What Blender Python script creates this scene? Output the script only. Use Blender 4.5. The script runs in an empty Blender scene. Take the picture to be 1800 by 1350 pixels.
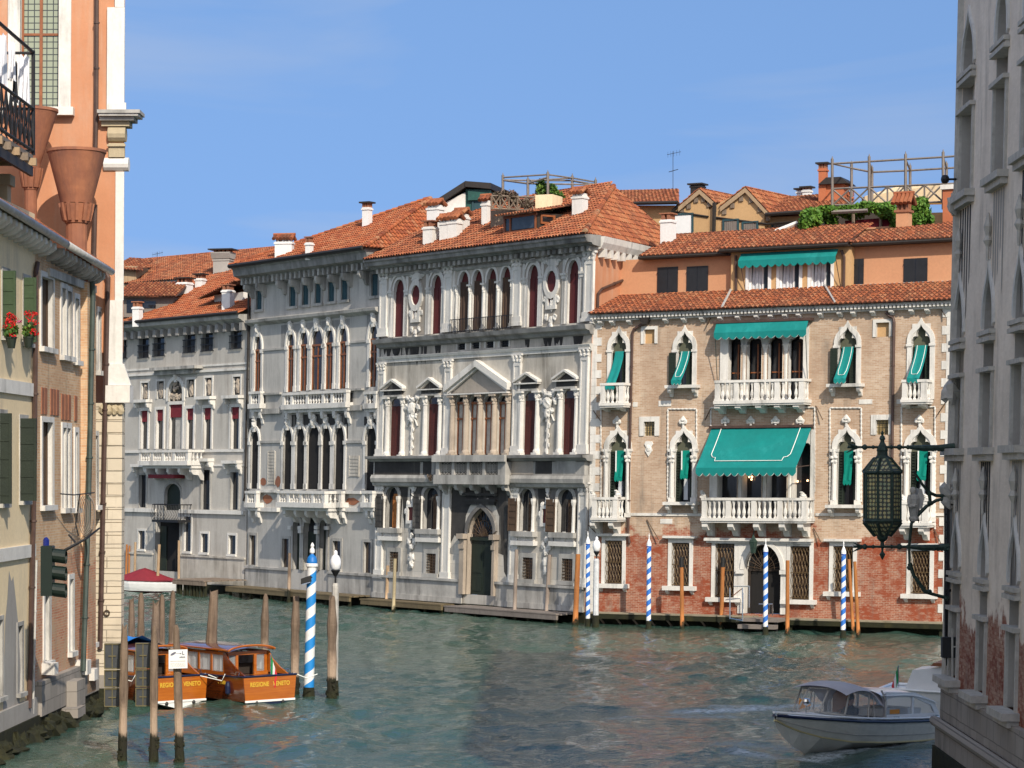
import bpy, bmesh, math, random
import numpy as np
from mathutils import Vector, noise as mnoise
random.seed(7)
sc = bpy.context.scene
COL = sc.collection
R = math.radians
# ---------------------------------------------------------------- camera
FL, PX, HZ, CH = 4200.0, 900.0, 825.0, 8.0     # focal length in photo pixels, centre column, horizon row, eye height (m)
cam_d = bpy.data.cameras.new('camera'); cam = bpy.data.objects.new('camera', cam_d); COL.objects.link(cam)
cam.location = (0, 0, CH); cam.rotation_euler = (R(90), 0, 0)
cam_d.sensor_width = 36; cam_d.lens = FL/1800*36; cam_d.shift_y = (HZ-675)/1800
cam_d.clip_start = 1; cam_d.clip_end = 6000
sc.camera = cam
# ---------------------------------------------------------------- light
SUN_EL = R(35); SUN = Vector((.31*math.cos(SUN_EL), -.95*math.cos(SUN_EL), math.sin(SUN_EL))).normalized()
wd = bpy.data.worlds.new('World'); sc.world = wd; wd.use_nodes = True
nt = wd.node_tree; nt.nodes.clear()
wo = nt.nodes.new('ShaderNodeOutputWorld'); bg = nt.nodes.new('ShaderNodeBackground')
sky = nt.nodes.new('ShaderNodeTexSky'); sky.sky_type = 'NISHITA'; sky.sun_disc = False
sky.sun_elevation = SUN_EL; sky.sun_rotation = math.atan2(SUN.x, SUN.y)
sky.air_density = .85; sky.dust_density = 1.1; sky.ozone_density = 4.8; sky.altitude = 0
bg.inputs[1].default_value = .131
tc = nt.nodes.new('ShaderNodeTexCoord'); sm = nt.nodes.new('ShaderNodeMapping'); sm.inputs['Location'].default_value = (0, 0, .25); sm.inputs['Scale'].default_value = (1, 1, .34)
nt.links.new(tc.outputs['Generated'], sm.inputs[0]); nt.links.new(sm.outputs[0], sky.inputs[0])
# thin wisps of cloud
cn = nt.nodes.new('ShaderNodeMapping'); cn.inputs['Scale'].default_value = (1.2, 1.2, 4.5); cx = nt.nodes.new('ShaderNodeTexNoise'); cx.inputs['Scale'].default_value = 3.2; cx.inputs['Detail'].default_value = 7; cx.inputs['Distortion'].default_value = .8
cr = nt.nodes.new('ShaderNodeMapRange'); cr.inputs[1].default_value = .50; cr.inputs[2].default_value = .76; cr.inputs[4].default_value = .5; cm = nt.nodes.new('ShaderNodeMix'); cm.data_type = 'RGBA'; cm.inputs[7].default_value = (3.2, 3.5, 4.1, 1)
nt.links.new(tc.outputs['Generated'], cn.inputs[0]); nt.links.new(cn.outputs[0], cx.inputs[0]); nt.links.new(cx.outputs[0], cr.inputs[0]); nt.links.new(cr.outputs[0], cm.inputs[0]); nt.links.new(sky.outputs[0], cm.inputs[6])
# unseen bright cloud added over and behind the viewer as fill light
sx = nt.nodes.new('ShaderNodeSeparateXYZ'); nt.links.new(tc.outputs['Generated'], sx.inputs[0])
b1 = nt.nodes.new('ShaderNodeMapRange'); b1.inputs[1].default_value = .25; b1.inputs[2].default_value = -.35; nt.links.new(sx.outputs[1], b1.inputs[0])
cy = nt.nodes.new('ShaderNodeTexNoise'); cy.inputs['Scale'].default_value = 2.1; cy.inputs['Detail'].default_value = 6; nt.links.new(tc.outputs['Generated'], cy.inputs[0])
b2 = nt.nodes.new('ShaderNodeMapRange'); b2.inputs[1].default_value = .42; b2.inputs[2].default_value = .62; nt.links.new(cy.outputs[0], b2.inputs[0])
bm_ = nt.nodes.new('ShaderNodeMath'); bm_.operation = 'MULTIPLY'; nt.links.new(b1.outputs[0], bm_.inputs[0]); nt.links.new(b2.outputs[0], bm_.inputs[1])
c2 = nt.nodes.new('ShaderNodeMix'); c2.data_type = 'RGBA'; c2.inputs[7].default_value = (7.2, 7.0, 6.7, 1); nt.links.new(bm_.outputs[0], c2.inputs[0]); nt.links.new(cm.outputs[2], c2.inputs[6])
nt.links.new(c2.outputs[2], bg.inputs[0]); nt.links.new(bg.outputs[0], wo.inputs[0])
sd = bpy.data.lights.new('sun', 'SUN'); sd.energy = 3.8; sd.angle = R(.5); sd.color = (1, .90, .76)
so = bpy.data.objects.new('sun', sd); COL.objects.link(so); so.location = (40, -100, 90)
so.rotation_euler = SUN.to_track_quat('Z', 'Y').to_euler()
sc.view_settings.view_transform = 'Standard'; sc.view_settings.look = 'None'
sc.view_settings.exposure = 0.36; sc.view_settings.gamma = 1
# ---------------------------------------------------------------- geometry helpers
def W(px, py, Y):                      # the point at distance Y seen at photo pixel (px, py)
    return Vector(((px-PX)/FL*Y, Y, CH-(py-HZ)/FL*Y))
def Ywater(py): return FL*CH/(py-HZ)
class Frame:
    """local axes of a wall: u along it, v up it (old walls lean), n out of it"""
    def __init__(s, O, U, V, N): s.O, s.U, s.V, s.N = Vector(O), Vector(U), Vector(V), Vector(N)
    def p(s, u, v, n=0): return s.O+s.U*u+s.V*v+s.N*n
    def uv(s, px, py, n=0):
        d = Vector(((px-PX)/FL, 1, -(py-HZ)/FL)); C0 = Vector((0, 0, CH))
        b = C0-s.O-s.N*n
        M = np.array([[s.U[i], s.V[i], -d[i]] for i in range(3)])
        r = np.linalg.solve(M, np.array(b)); return float(r[0]), float(r[1])
    def u(s, px, py=800, n=0): return s.uv(px, py, n)[0]
    def v(s, px, py, n=0): return s.uv(px, py, n)[1]
    def shift(s, n): return Frame(s.O+s.N*n, s.U, s.V, s.N)
def wall_frame(pl, Yl, pr, Yr, lean=0, tilt=0):
    A = Vector(((pl-PX)/FL*Yl, Yl, 0)); B = Vector(((pr-PX)/FL*Yr, Yr, 0))
    U = (B-A); Lw = U.length; U.normalize(); N = Vector((U.y, -U.x, 0))
    V = Vector((U.x*lean, U.y*lean, 1)); f = Frame(A, U+Vector((0, 0, tilt)), V, N); f.L = Lw; return f
IDF = Frame((0,0,0), (1,0,0), (0,0,1), (0,-1,0))     # u=x, v=z, n=-y
SPLIT = {'attic_wall', 'plinth', 'rain_crust', 'relieving_arch', 'modillion', 'string_course', 'lamp_bulb', 'bare_brick', 'arcade', 'stained_field', 'flashing', 'panel', 'gutter', 'downpipe', 'railing', 'tarpaulin_frame', 'searchlight'}
class MB:
    def __init__(s, fr=IDF): s.fr = fr; s.v = []; s.uv = []; s.f = []; s.t = []
    def pt(s, u, v, n=0):
        s.v.append(s.fr.p(u, v, n)); s.uv.append((u+n, v)); return len(s.v)-1
    def face(s, ids, t=.5): s.f.append(ids); s.t.append(t)
    def poly(s, pts, t=.5):
        s.face([s.pt(*p) for p in pts], t)
    def box(s, u0, u1, v0, v1, n0, n1, t=.5):
        i = [s.pt(a, b, c) for c in (n0, n1) for b in (v0, v1) for a in (u0, u1)]
        for q in ((4,5,7,6),(1,0,2,3),(0,4,6,2),(5,1,3,7),(6,7,3,2),(0,1,5,4)): s.face([i[k] for k in q], t)
    def prism(s, pts, n0, n1, t=.5):           # outline in u,v given counter-clockwise
        k = len(pts); a = [s.pt(u, v, n0) for u, v in pts]; b = [s.pt(u, v, n1) for u, v in pts]
        s.face(b, t); s.face(a[::-1], t)
        for i in range(k): s.face([a[i], a[(i+1)%k], b[(i+1)%k], b[i]], t)
    def prism_u(s, pts, u0, u1, t=.5):         # outline in (n, v), extruded along u
        k = len(pts); a = [s.pt(u0, v, n) for n, v in pts]; b = [s.pt(u1, v, n) for n, v in pts]
        s.face(b, t); s.face(a[::-1], t)
        for i in range(k): s.face([a[i], a[(i+1)%k], b[(i+1)%k], b[i]], t)
    def band(s, A, B, n0, n1):                 # a strip between two outlines of equal length, n0..n1 thick
        a = [s.pt(u, v, n1) for u, v in A]; b = [s.pt(u, v, n1) for u, v in B]
        c = [s.pt(u, v, n0) for u, v in A]; d = [s.pt(u, v, n0) for u, v in B]
        for i in range(len(A)-1):
            s.face([a[i], b[i], b[i+1], a[i+1]]); s.face([c[i], a[i], a[i+1], c[i+1]]); s.face([b[i], d[i], d[i+1], b[i+1]])
        s.face([a[0], c[0], d[0], b[0]]); s.face([a[-1], b[-1], d[-1], c[-1]])
    def reveal(s, A, n0, n1):                  # the sides of an opening
        a = [s.pt(u, v, n0) for u, v in A]; b = [s.pt(u, v, n1) for u, v in A]
        for i in range(len(A)-1): s.face([a[i], a[i+1], b[i+1], b[i]])
    def lathe(s, c, prof, seg=8, t=.5, sq=1.0, ph=0):          # profile [(radius, height)] round the v axis at c=(u, v, n)
        rows = []
        for r, h in prof:
            rows.append([s.pt(c[0]+r*math.cos(2*math.pi*k/seg+ph), c[1]+h, c[2]+sq*r*math.sin(2*math.pi*k/seg+ph)) for k in range(seg)])
        for a, b in zip(rows, rows[1:]):
            for k in range(seg): s.face([a[k], b[k], b[(k+1)%seg], a[(k+1)%seg]], t)
        s.face(rows[0], t); s.face(rows[-1][::-1], t)
    def tube(s, path, r, seg=6, t=.5, closed=False):          # path of (u, v, n) points; r one radius or one each
        P = [s.fr.p(*q) for q in path]; n = len(P); rr = r if isinstance(r, (list, tuple)) else [r]*n
        rows = []; x = None
        for i in range(n):
            d = (P[min(i+1, n-1)]-P[max(i-1, 0)])
            if d.length < 1e-9: d = Vector((0, 0, 1))
            d.normalize()
            if x is None: x = d.cross(Vector((0, 0, 1)) if abs(d.z) < .9 else Vector((1, 0, 0)))
            else: x = x-d*x.dot(d)
            x.normalize(); y = d.cross(x)
            row = []
            for k in range(seg):
                a = 2*math.pi*k/seg; q = P[i]+x*(rr[i]*math.cos(a))+y*(rr[i]*math.sin(a))
                s.v.append(q); s.uv.append((k/seg*.5, i*.2)); row.append(len(s.v)-1)
            rows.append(row)
        for a, b in zip(rows, rows[1:]):
            for k in range(seg): s.face([a[k], a[(k+1)%seg], b[(k+1)%seg], b[k]], t)
        s.face(rows[0][::-1], t); s.face(rows[-1], t)
    def blob(s, c, r, seg=8, jitter=.15, t=.5):     # lumpy carved mass, radii r=(ru, rv, rn)
        rows = []
        for j in range(1, seg//2+2):
            th = math.pi*j/(seg//2+2); row = []
            for k in range(seg):
                a = 2*math.pi*k/seg; q = 1+jitter*(random.random()*2-1)
                row.append(s.pt(c[0]+r[0]*q*math.sin(th)*math.cos(a), c[1]-r[1]*q*math.cos(th), c[2]+r[2]*q*math.sin(th)*math.sin(a)))
            rows.append(row)
        for a, b in zip(rows, rows[1:]):
            for k in range(seg): s.face([a[k], b[k], b[(k+1)%seg], a[(k+1)%seg]], t)
        s.face(rows[0], t); s.face(rows[-1][::-1], t)
    def pieces(s):          # groups of faces that touch one another
        par = list(range(len(s.f))); own = {}
        def find(a):
            while par[a] != a: par[a] = par[par[a]]; a = par[a]
            return a
        for i, f in enumerate(s.f):
            for v in f:
                k = own.setdefault(v, i); par[find(i)] = find(k)
        bb = {}
        for i, f in enumerate(s.f):
            r = find(i); P = np.array([s.v[v] for v in f]); lo, hi = P.min(0), P.max(0)
            bb[r] = (np.minimum(bb[r][0], lo), np.maximum(bb[r][1], hi)) if r in bb else (lo, hi)
        ks = list(bb)
        for a in range(len(ks)):
            for b in range(a):
                A, B = bb[ks[a]], bb[ks[b]]
                if (A[0] < B[1]+.02).all() and (B[0] < A[1]+.02).all(): par[find(ks[a])] = find(ks[b])
        out = {}
        for i in range(len(s.f)): out.setdefault(find(i), []).append(i)
        return list(out.values())
    def build(s, name, mat, parent=None, smooth=False, label=None, base=None):
        if name in SPLIT and parent:
            g = s.pieces(); o = None
            if len(g) > 1:
                for ids in g:
                    q = MB(s.fr); vm = {}
                    for i in ids:
                        for v in s.f[i]:
                            if v not in vm: vm[v] = len(q.v); q.v.append(s.v[v]); q.uv.append(s.uv[v])
                        q.face([vm[v] for v in s.f[i]], s.t[i])
                    o = q.build_one(name, mat, parent, smooth, label, base)
                return o
        return s.build_one(name, mat, parent, smooth, label, base)
    def build_one(s, name, mat, parent=None, smooth=False, label=None, base=None):
        o0 = Vector(base) if base is not None else (Vector(root_of(parent).location) if parent else Vector((0, 0, 0)))
        me = bpy.data.meshes.new(name); me.from_pydata([v-o0 for v in s.v], [], s.f)
        uvl = me.uv_layers.new(name='uv')
        li = np.empty(len(me.loops), dtype=np.int32); me.loops.foreach_get('vertex_index', li)
        uvl.data.foreach_set('uv', np.array(s.uv, dtype=np.float32)[li].ravel())
        at = me.attributes.new('tint', 'FLOAT', 'FACE'); at.data.foreach_set('value', np.array(s.t, dtype=np.float32))
        bm = bmesh.new(); bm.from_mesh(me); bmesh.ops.recalc_face_normals(bm, faces=bm.faces); bm.to_mesh(me); bm.free()
        if smooth: me.polygons.foreach_set('use_smooth', [True]*len(me.polygons))
        me.materials.append(M[mat] if isinstance(mat, str) else mat)
        o = bpy.data.objects.new(name, me); COL.objects.link(o)
        if parent: o.parent = parent
        elif base is not None: o.location = o0
        if label: o['label'] = label
        return o
def root_of(o):
    while o.parent: o = o.parent
    return o
def thing(name, label, cat, loc, group=None):
    o = bpy.data.objects.new(name, None); COL.objects.link(o); o.location = loc; o.empty_display_size = .3
    o['label'] = label; o['category'] = cat
    if group: o['group'] = group
    return o
def tag(o, label, cat, group=None):
    o['label'] = label; o['category'] = cat
    if group: o['group'] = group
    return o
def struct(o, kind='structure'): o['kind'] = kind; return o
# ---------------------------------------------------------------- materials (all procedural)
M = {}
class NT:
    def __init__(s, name):
        m = bpy.data.materials.new(name); m.use_nodes = True; s.m = m; s.t = m.node_tree; s.b = s.t.nodes['Principled BSDF']; M[name] = m
    def n(s, typ, **kw):
        x = s.t.nodes.new(typ)
        for k, v in kw.items():
            if k.startswith('i_'): x.inputs[int(k[2:]) if k[2:].isdigit() else k[2:].replace('_', ' ')].default_value = v
            else: setattr(x, k, v)
        return x
    def l(s, a, b): s.t.links.new(a, b)
    def ramp(s, src, stops, interp='LINEAR'):
        r = s.n('ShaderNodeValToRGB'); e = r.color_ramp; e.interpolation = interp
        while len(e.elements) < len(stops): e.elements.new(.5)
        for k, (p, c) in enumerate(stops):
            e.elements[k].position = p; e.elements[k].color = (c if len(c) == 4 else (*c, 1)) if isinstance(c, (tuple, list)) else (c, c, c, 1)
        s.l(src, r.inputs[0]); return r.outputs[0]
    def mix(s, f, a, b, mode='MIX'):
        x = s.n('ShaderNodeMix', data_type='RGBA', blend_type=mode)
        for i, q in ((0, f), (6, a), (7, b)):
            if hasattr(q, 'is_linked') or hasattr(q, 'links'): s.l(q, x.inputs[i])
            elif i == 0: x.inputs[0].default_value = q
            else: x.inputs[i].default_value = (*q, 1)
        return x.outputs[2]
    def noise(s, vec, scale, detail=5, rough=.6, sx=1, sy=1, sz=1, off=0):
        mp = s.n('ShaderNodeMapping'); mp.inputs['Scale'].default_value = (sx, sy, sz); mp.inputs['Location'].default_value = (off, off*1.7, off*.6)
        s.l(vec, mp.inputs[0]); x = s.n('ShaderNodeTexNoise'); x.inputs['Scale'].default_value = scale
        x.inputs['Detail'].default_value = detail; x.inputs['Roughness'].default_value = rough
        s.l(mp.outputs[0], x.inputs[0]); return x.outputs[0]
    def bump(s, h, strength=.3, dist=.02):
        b = s.n('ShaderNodeBump'); b.inputs['Strength'].default_value = strength; b.inputs['Distance'].default_value = dist
        s.l(h, b.inputs['Height']); s.l(b.outputs[0], s.b.inputs['Normal'])
    def obj(s): return s.n('ShaderNodeTexCoord').outputs['Object']
    def uvm(s): return s.n('ShaderNodeUVMap', uv_map='uv').outputs[0]
    def tint(s): return s.n('ShaderNodeAttribute', attribute_name='tint').outputs['Fac']
    def set(s, col, rough=.8, metal=0, spec=None):
        if hasattr(col, 'links'): s.l(col, s.b.inputs['Base Color'])
        else: s.b.inputs['Base Color'].default_value = (*col, 1)
        s.b.inputs['Roughness'].default_value = rough; s.b.inputs['Metallic'].default_value = metal
        if spec is not None: s.b.inputs['Specular IOR Level'].default_value = spec
def worn(name, c1, c2, c3=None, s=.5, streak=None, amt=.5, rough=.85, bump=.25, fine=8., spec=.3, wet=None):
    """weathered surface: broad blotches c1/c2, small mottling, and rain streaks of c3 that run down the wall"""
    t = NT(name); o = t.obj()
    col = t.mix(t.ramp(t.noise(o, s, 6, .65), [(.32, 0), (.68, 1)]), c1, c2)
    f = t.noise(o, fine, 5, .7)
    col = t.mix(t.ramp(f, [(.3, .35), (.75, 0)]), col, tuple(x*.55 for x in c1))
    if c3:
        k = t.noise(o, streak or 1.6, 5, .7, 1, 1, .12, 3.1)
        k2 = t.noise(o, .33, 4, .6, off=9.3)
        mm = t.n('ShaderNodeMath', operation='MULTIPLY'); t.l(t.ramp(k, [(.62-amt*.3, 0), (.72, 1)]), mm.inputs[0]); t.l(t.ramp(k2, [(.5-amt*.25, 0), (.65, 1)]), mm.inputs[1])
        col = t.mix(mm.outputs[0], col, c3)
    if wet is not None:       # weed line of a pole: ragged dark growth up to about wet metres above the water, bleached wood just over it
        sp = t.n('ShaderNodeSeparateXYZ'); t.l(o, sp.inputs[0]); e = t.noise(o, 5, 5, .7, 1, 1, .45, 2); ad = t.n('ShaderNodeMath', operation='MULTIPLY_ADD'); t.l(e, ad.inputs[0]); ad.inputs[1].default_value = -.9; t.l(sp.outputs[2], ad.inputs[2])
        col = t.mix(t.ramp_f(ad.outputs[0], wet+.5, wet-.1), col, tuple(min(1, x*1.5) for x in c2)); col = t.mix(t.ramp_f(ad.outputs[0], wet-.35, wet-.55), col, (.02,.019,.011))
    t.set(col, rough, spec=spec); t.bump(f, bump, .03); return t
def ramp_f(s, src, a, b):
    x = s.n('ShaderNodeMapRange'); x.inputs[1].default_value = a; x.inputs[2].default_value = b; s.l(src, x.inputs[0]); return x.outputs[0]
NT.ramp_f = ramp_f
def plain(name, c, rough=.6, var=.25, metal=0, scale=3, spec=.5, bump=.0):
    t = NT(name); f = t.noise(t.obj(), scale, 5, .65)
    t.set(t.mix(t.ramp(f, [(.3, 0), (.7, 1)]), tuple(x*(1-var) for x in c), tuple(min(1, x*(1+var*.5)) for x in c)), rough, metal, spec)
    if bump: t.bump(f, bump, .02)
    return t
worn('istrian', (.78,.755,.70), (.64,.62,.575), (.14,.135,.125), .7, amt=.45)
worn('istrian_dirty', (.58,.56,.515), (.36,.35,.325), (.045,.044,.042), .6, amt=.8)
worn('stone_black', (.035,.033,.031), (.07,.066,.062), (.36,.34,.3), .8, amt=.3)
worn('cornice_grey', (.40,.39,.37), (.22,.215,.205), (.05,.048,.046), .6, amt=.75)
worn('plaster_grey', (.70,.66,.59), (.50,.46,.39), (.13,.115,.095), .35, amt=.95, bump=.15)
worn('plaster_pale', (.56,.53,.475), (.49,.465,.42), (.25,.22,.19), .22, amt=.65, bump=.1)
worn('plaster_blue', (.55,.53,.49), (.48,.465,.43), (.2,.19,.175), .25, amt=.65, bump=.1)
worn('plaster_ochre', (.44,.33,.2), (.50,.36,.21), (.30,.19,.12), .4, amt=.3, bump=.1)
worn('orange_plaster', (.60,.285,.155), (.50,.22,.115), (.52,.36,.26), .5, amt=.55, bump=.2)
worn('salmon_plaster', (.60,.31,.17), (.55,.275,.15), (.44,.25,.15), .3, amt=.3, bump=.1)
worn('tan_plaster', (.60,.385,.19), (.55,.34,.165), (.42,.26,.14), .4, amt=.3, bump=.1)
worn('yellow_plaster', (.88,.72,.47), (.80,.64,.40), (.52,.43,.3), .35, amt=.4, bump=.15)
worn('rubble_grey', (.40,.38,.35), (.33,.31,.285), (.20,.18,.16), .5, amt=.4, bump=.4)
worn('white_plaster', (.78,.76,.72), (.68,.66,.62), (.35,.32,.28), 1.2, amt=.4, bump=.15)
worn('white_chalk', (.80,.79,.77), (.72,.71,.69), (.45,.43,.4), .8, amt=.2, bump=.1)
worn('terracotta_dark', (.40,.165,.085), (.25,.10,.06), (.15,.075,.06), 1.7, amt=.7, bump=.3, fine=5)
worn('beige_stone', (.5,.42,.28), (.43,.36,.24), (.25,.21,.16), .6, amt=.4)
worn('relief_wall', (.42,.37,.31), (.36,.33,.29), (.2,.17,.14), .9, amt=.6, bump=.4)
worn('column_tan', (.5,.42,.33), (.40,.335,.27), (.15,.13,.115), 1.2, amt=.7)
worn('quay_stone', (.35,.31,.22), (.27,.23,.165), (.12,.1,.06), .9, amt=.5, bump=.4)
worn('algae', (.013,.014,.008), (.03,.032,.012), (.06,.05,.015), 2.5, amt=.4, bump=.8, fine=14)
worn('timber', (.20,.15,.11), (.29,.23,.175), (.10,.075,.055), 1.2, streak=5, amt=.6, bump=.6, fine=10)
worn('timber_pale', (.46,.33,.2), (.38,.265,.165), (.2,.13,.08), 1.2, streak=5, amt=.5, bump=.4)
worn('timber_orange', (.45,.17,.045), (.37,.13,.035), (.2,.07,.03), .8, streak=5, amt=.4, bump=.3)
worn('timber_grey', (.25,.215,.19), (.18,.155,.135), (.1,.085,.075), 1.5, streak=6, amt=.5, bump=.4)
worn('panel_plaster', (.66,.65,.62), (.58,.57,.545), (.35,.33,.3), .7, amt=.4, bump=.1)
worn('soot_grey', (.13,.125,.118), (.2,.19,.18), (.34,.32,.29), .9, amt=.5)
worn('pole_timber', (.165,.118,.082), (.25,.185,.135), (.075,.052,.038), 1.2, streak=5, amt=.6, bump=.7, fine=10, wet=.75)
worn('pole_pale', (.46,.33,.2), (.38,.265,.165), (.2,.13,.08), 1.2, streak=5, amt=.5, bump=.4, wet=.25)
worn('pole_orange', (.42,.17,.05), (.34,.13,.04), (.2,.07,.03), .8, streak=5, amt=.4, bump=.3, wet=.25)
worn('pole_grey', (.33,.27,.225), (.25,.205,.17), (.13,.1,.085), 1.5, streak=6, amt=.5, bump=.4, wet=.25)
worn('pole_olive', (.42,.35,.22), (.34,.28,.17), (.2,.16,.1), 1.2, streak=5, amt=.4, bump=.4, wet=.25)
worn('dock_wood', (.2,.155,.085), (.13,.1,.06), (.05,.04,.025), 1.2, amt=.6, bump=.5)
worn('shutter_maroon', (.115,.018,.018), (.09,.014,.016), (.04,.01,.01), 1.5, amt=.4, rough=.6)
worn('shutter_red', (.105,.024,.019), (.075,.018,.015), (.06,.014,.012), 1.5, amt=.4, rough=.6)
worn('shutter_green', (.05,.085,.04), (.035,.062,.03), (.02,.03,.02), 1.5, amt=.4, rough=.6)
worn('shutter_dkgreen', (.022,.032,.022), (.016,.024,.018), (.01,.012,.01), 1.5, amt=.3, rough=.6)
worn('shutter_blue', (.035,.085,.10), (.028,.068,.085), (.02,.04,.05), 1.5, amt=.3, rough=.6)
worn('shutter_brown', (.12,.075,.045), (.085,.052,.034), (.04,.026,.018), 1.8, streak=4, amt=.5)
worn('curtain_brown', (.085,.052,.038), (.06,.038,.03), (.2,.13,.06), 1.2, streak=6, amt=.35)
worn('olive_panel', (.115,.12,.082), (.09,.095,.065), (.05,.055,.04), 1.2, amt=.3)
plain('shutter_black', (.012,.014,.018), .45, .3)
plain('wood_frame', (.26,.085,.028), .5, .3)
plain('green_wood', (.012,.075,.062), .6, .3)
plain('iron', (.02,.02,.022), .55, .4, .3)
plain('iron_rust', (.09,.055,.03), .7, .5, .2, 8)
plain('iron_gilt', (.13,.08,.032), .5, .5, .3, 8)
plain('lead_pipe', (.085,.05,.04), .5, .3, .2)
plain('pipe_green', (.05,.07,.06), .5, .3, .2)
plain('gutter_dark', (.022,.017,.014), .6, .3)
plain('gutter_zinc', (.5,.49,.46), .5, .3, .1)
plain('bronze_green', (.03,.058,.045), .55, .6, .25, 9, bump=.3)
plain('dark_void', (.008,.007,.007), .9, .2)
plain('interior_brown', (.03,.02,.014), .8, .4)
worn('awning_green', (.003,.215,.20), (.006,.18,.168), (.02,.27,.255), .8, amt=.4, bump=.15, fine=4)
plain('awning_trim', (.75,.78,.74), .8, .1)
plain('awning_teal', (.0,.185,.14), .8, .15, 0, 1.2, .2)
plain('awning_red', (.17,.012,.02), .8, .2)
plain('canvas_red', (.20,.012,.022), .7, .25, 0, 1.5)
plain('canvas_blue', (.02,.24,.75), .6, .2)
plain('canvas_grey', (.46,.42,.42), .75, .12, 0, 2)
plain('white_paint', (.78,.78,.76), .4, .08)
plain('white_gel', (.84,.84,.83), .22, .05)
plain('hull_cream', (.68,.65,.56), .25, .1)
plain('hull_yellow', (.55,.46,.22), .35, .15)
plain('hull_navy', (.01,.016,.05), .3, .2)
plain('black_rubber', (.01,.01,.01), .6, .3)
plain('blue_paint', (.008,.16,.50), .5, .15)
plain('blue_dark_paint', (.012,.07,.36), .5, .15)
plain('chrome', (.7,.7,.7), .15, .05, 1)
plain('gold_letter', (.62,.40,.04), .4, .1)
plain('lamp_glass', (.78,.79,.80), .18, .04)
plain('curtain_white', (.62,.65,.68), .7, .25, 0, 2)
plain('cloth_white', (.74,.75,.79), .85, .2, 0, 3)
plain('cloth_dark', (.018,.02,.03), .8, .3)
plain('skin', (.42,.24,.17), .55, .1)
plain('hair_dark', (.02,.014,.01), .7, .3)
plain('flower_red', (.62,.006,.01), .6, .3, 0, 8)
plain('flower_pink', (.55,.10,.25), .6, .2, 0, 8)
plain('flag_green', (.0,.22,.06), .8, .1); plain('flag_white', (.7,.7,.68), .8, .1); plain('flag_red', (.55,.02,.03), .8, .1)
plain('orange_tag', (.72,.27,.015), .6, .15)
plain('yellow_edge', (.13,.11,.05), .6, .4)
plain('panel_grey', (.045,.05,.055), .5, .3)
plain('signal_green', (.004,.014,.011), .4, .25)
plain('lens_dark', (.01,.012,.012), .15, .1)
plain('blue_lens', (.01,.02,.16), .2, .1)
plain('sign_white', (.76,.77,.75), .5, .05); plain('sign_ink', (.12,.12,.17), .6, .1)
plain('concrete_grey', (.45,.43,.39), .8, .25, 0, 4, .3, .2)
plain('concrete_white', (.60,.62,.63), .8, .3, 0, 4, .3, .2)
def glass(name, c, rough=.06):
    t = NT(name); f = t.noise(t.obj(), .8, 3)
    t.set(t.mix(t.ramp(f, [(.35, 0), (.65, 1)]), c, tuple(x*1.8 for x in c)), rough, spec=.5)
    return t
glass('pane_dark', (.012,.013,.016)); glass('pane_brown', (.03,.018,.012), .12); glass('pane_blue', (.035,.05,.065)); glass('pane_amber', (.30,.22,.10), .2)
def varnish():
    t = NT('mahogany'); o = t.obj(); k = t.noise(o, 2.2, 6, .7, .5, .5, 9)
    t.set(t.mix(t.ramp(k, [(.3, 0), (.7, 1)]), (.30,.075,.009), (.46,.14,.015)), .2); t.b.inputs['Coat Weight'].default_value = .35
    t = NT('mahogany_dark'); k = t.noise(t.obj(), 2.2, 6, .7, .5, .5, 9)
    t.set(t.mix(t.ramp(k, [(.3, 0), (.7, 1)]), (.10,.02,.006), (.17,.042,.01)), .16); t.b.inputs['Coat Weight'].default_value = .6
    t = NT('roof_varnish'); t.set((.13,.045,.04), .14); t.b.inputs['Coat Weight'].default_value = .8
varnish()
def clearglass():
    t = NT('window_glass'); t.set((.75,.8,.82), .05); t.b.inputs['Alpha'].default_value = .16; t.b.inputs['Specular IOR Level'].default_value = .6
clearglass()
def tilemat(name, stops):
    t = NT(name); o = t.obj()
    col = t.ramp(t.tint(), stops)
    f = t.noise(o, 5, 5, .7); col = t.mix(t.ramp(f, [(.35, .5), (.7, 0)]), col, (.12,.055,.035))
    g = t.noise(o, .6, 4, .6, off=4); col = t.mix(t.ramp(g, [(.5, 0), (.78, .35)]), col, (.33,.19,.10))
    t.set(col, .85, spec=.25); t.bump(f, .3, .02)
tilemat('roof_tile', [(0, (.13,.042,.022)), (.35, (.32,.09,.038)), (.8, (.43,.14,.056)), (.96, (.46,.20,.09)), (1, (.47,.3,.17))])
tilemat('roof_tile_new', [(0, (.22,.055,.026)), (.4, (.42,.105,.038)), (.85, (.50,.15,.055)), (1, (.46,.23,.12))])
tilemat('roof_tile_old', [(0, (.11,.04,.024)), (.3, (.31,.09,.04)), (.78, (.46,.14,.055)), (.96, (.45,.20,.10)), (1, (.47,.31,.18))])
plain('tile_bed', (.10,.038,.022), .9, .3)
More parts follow.
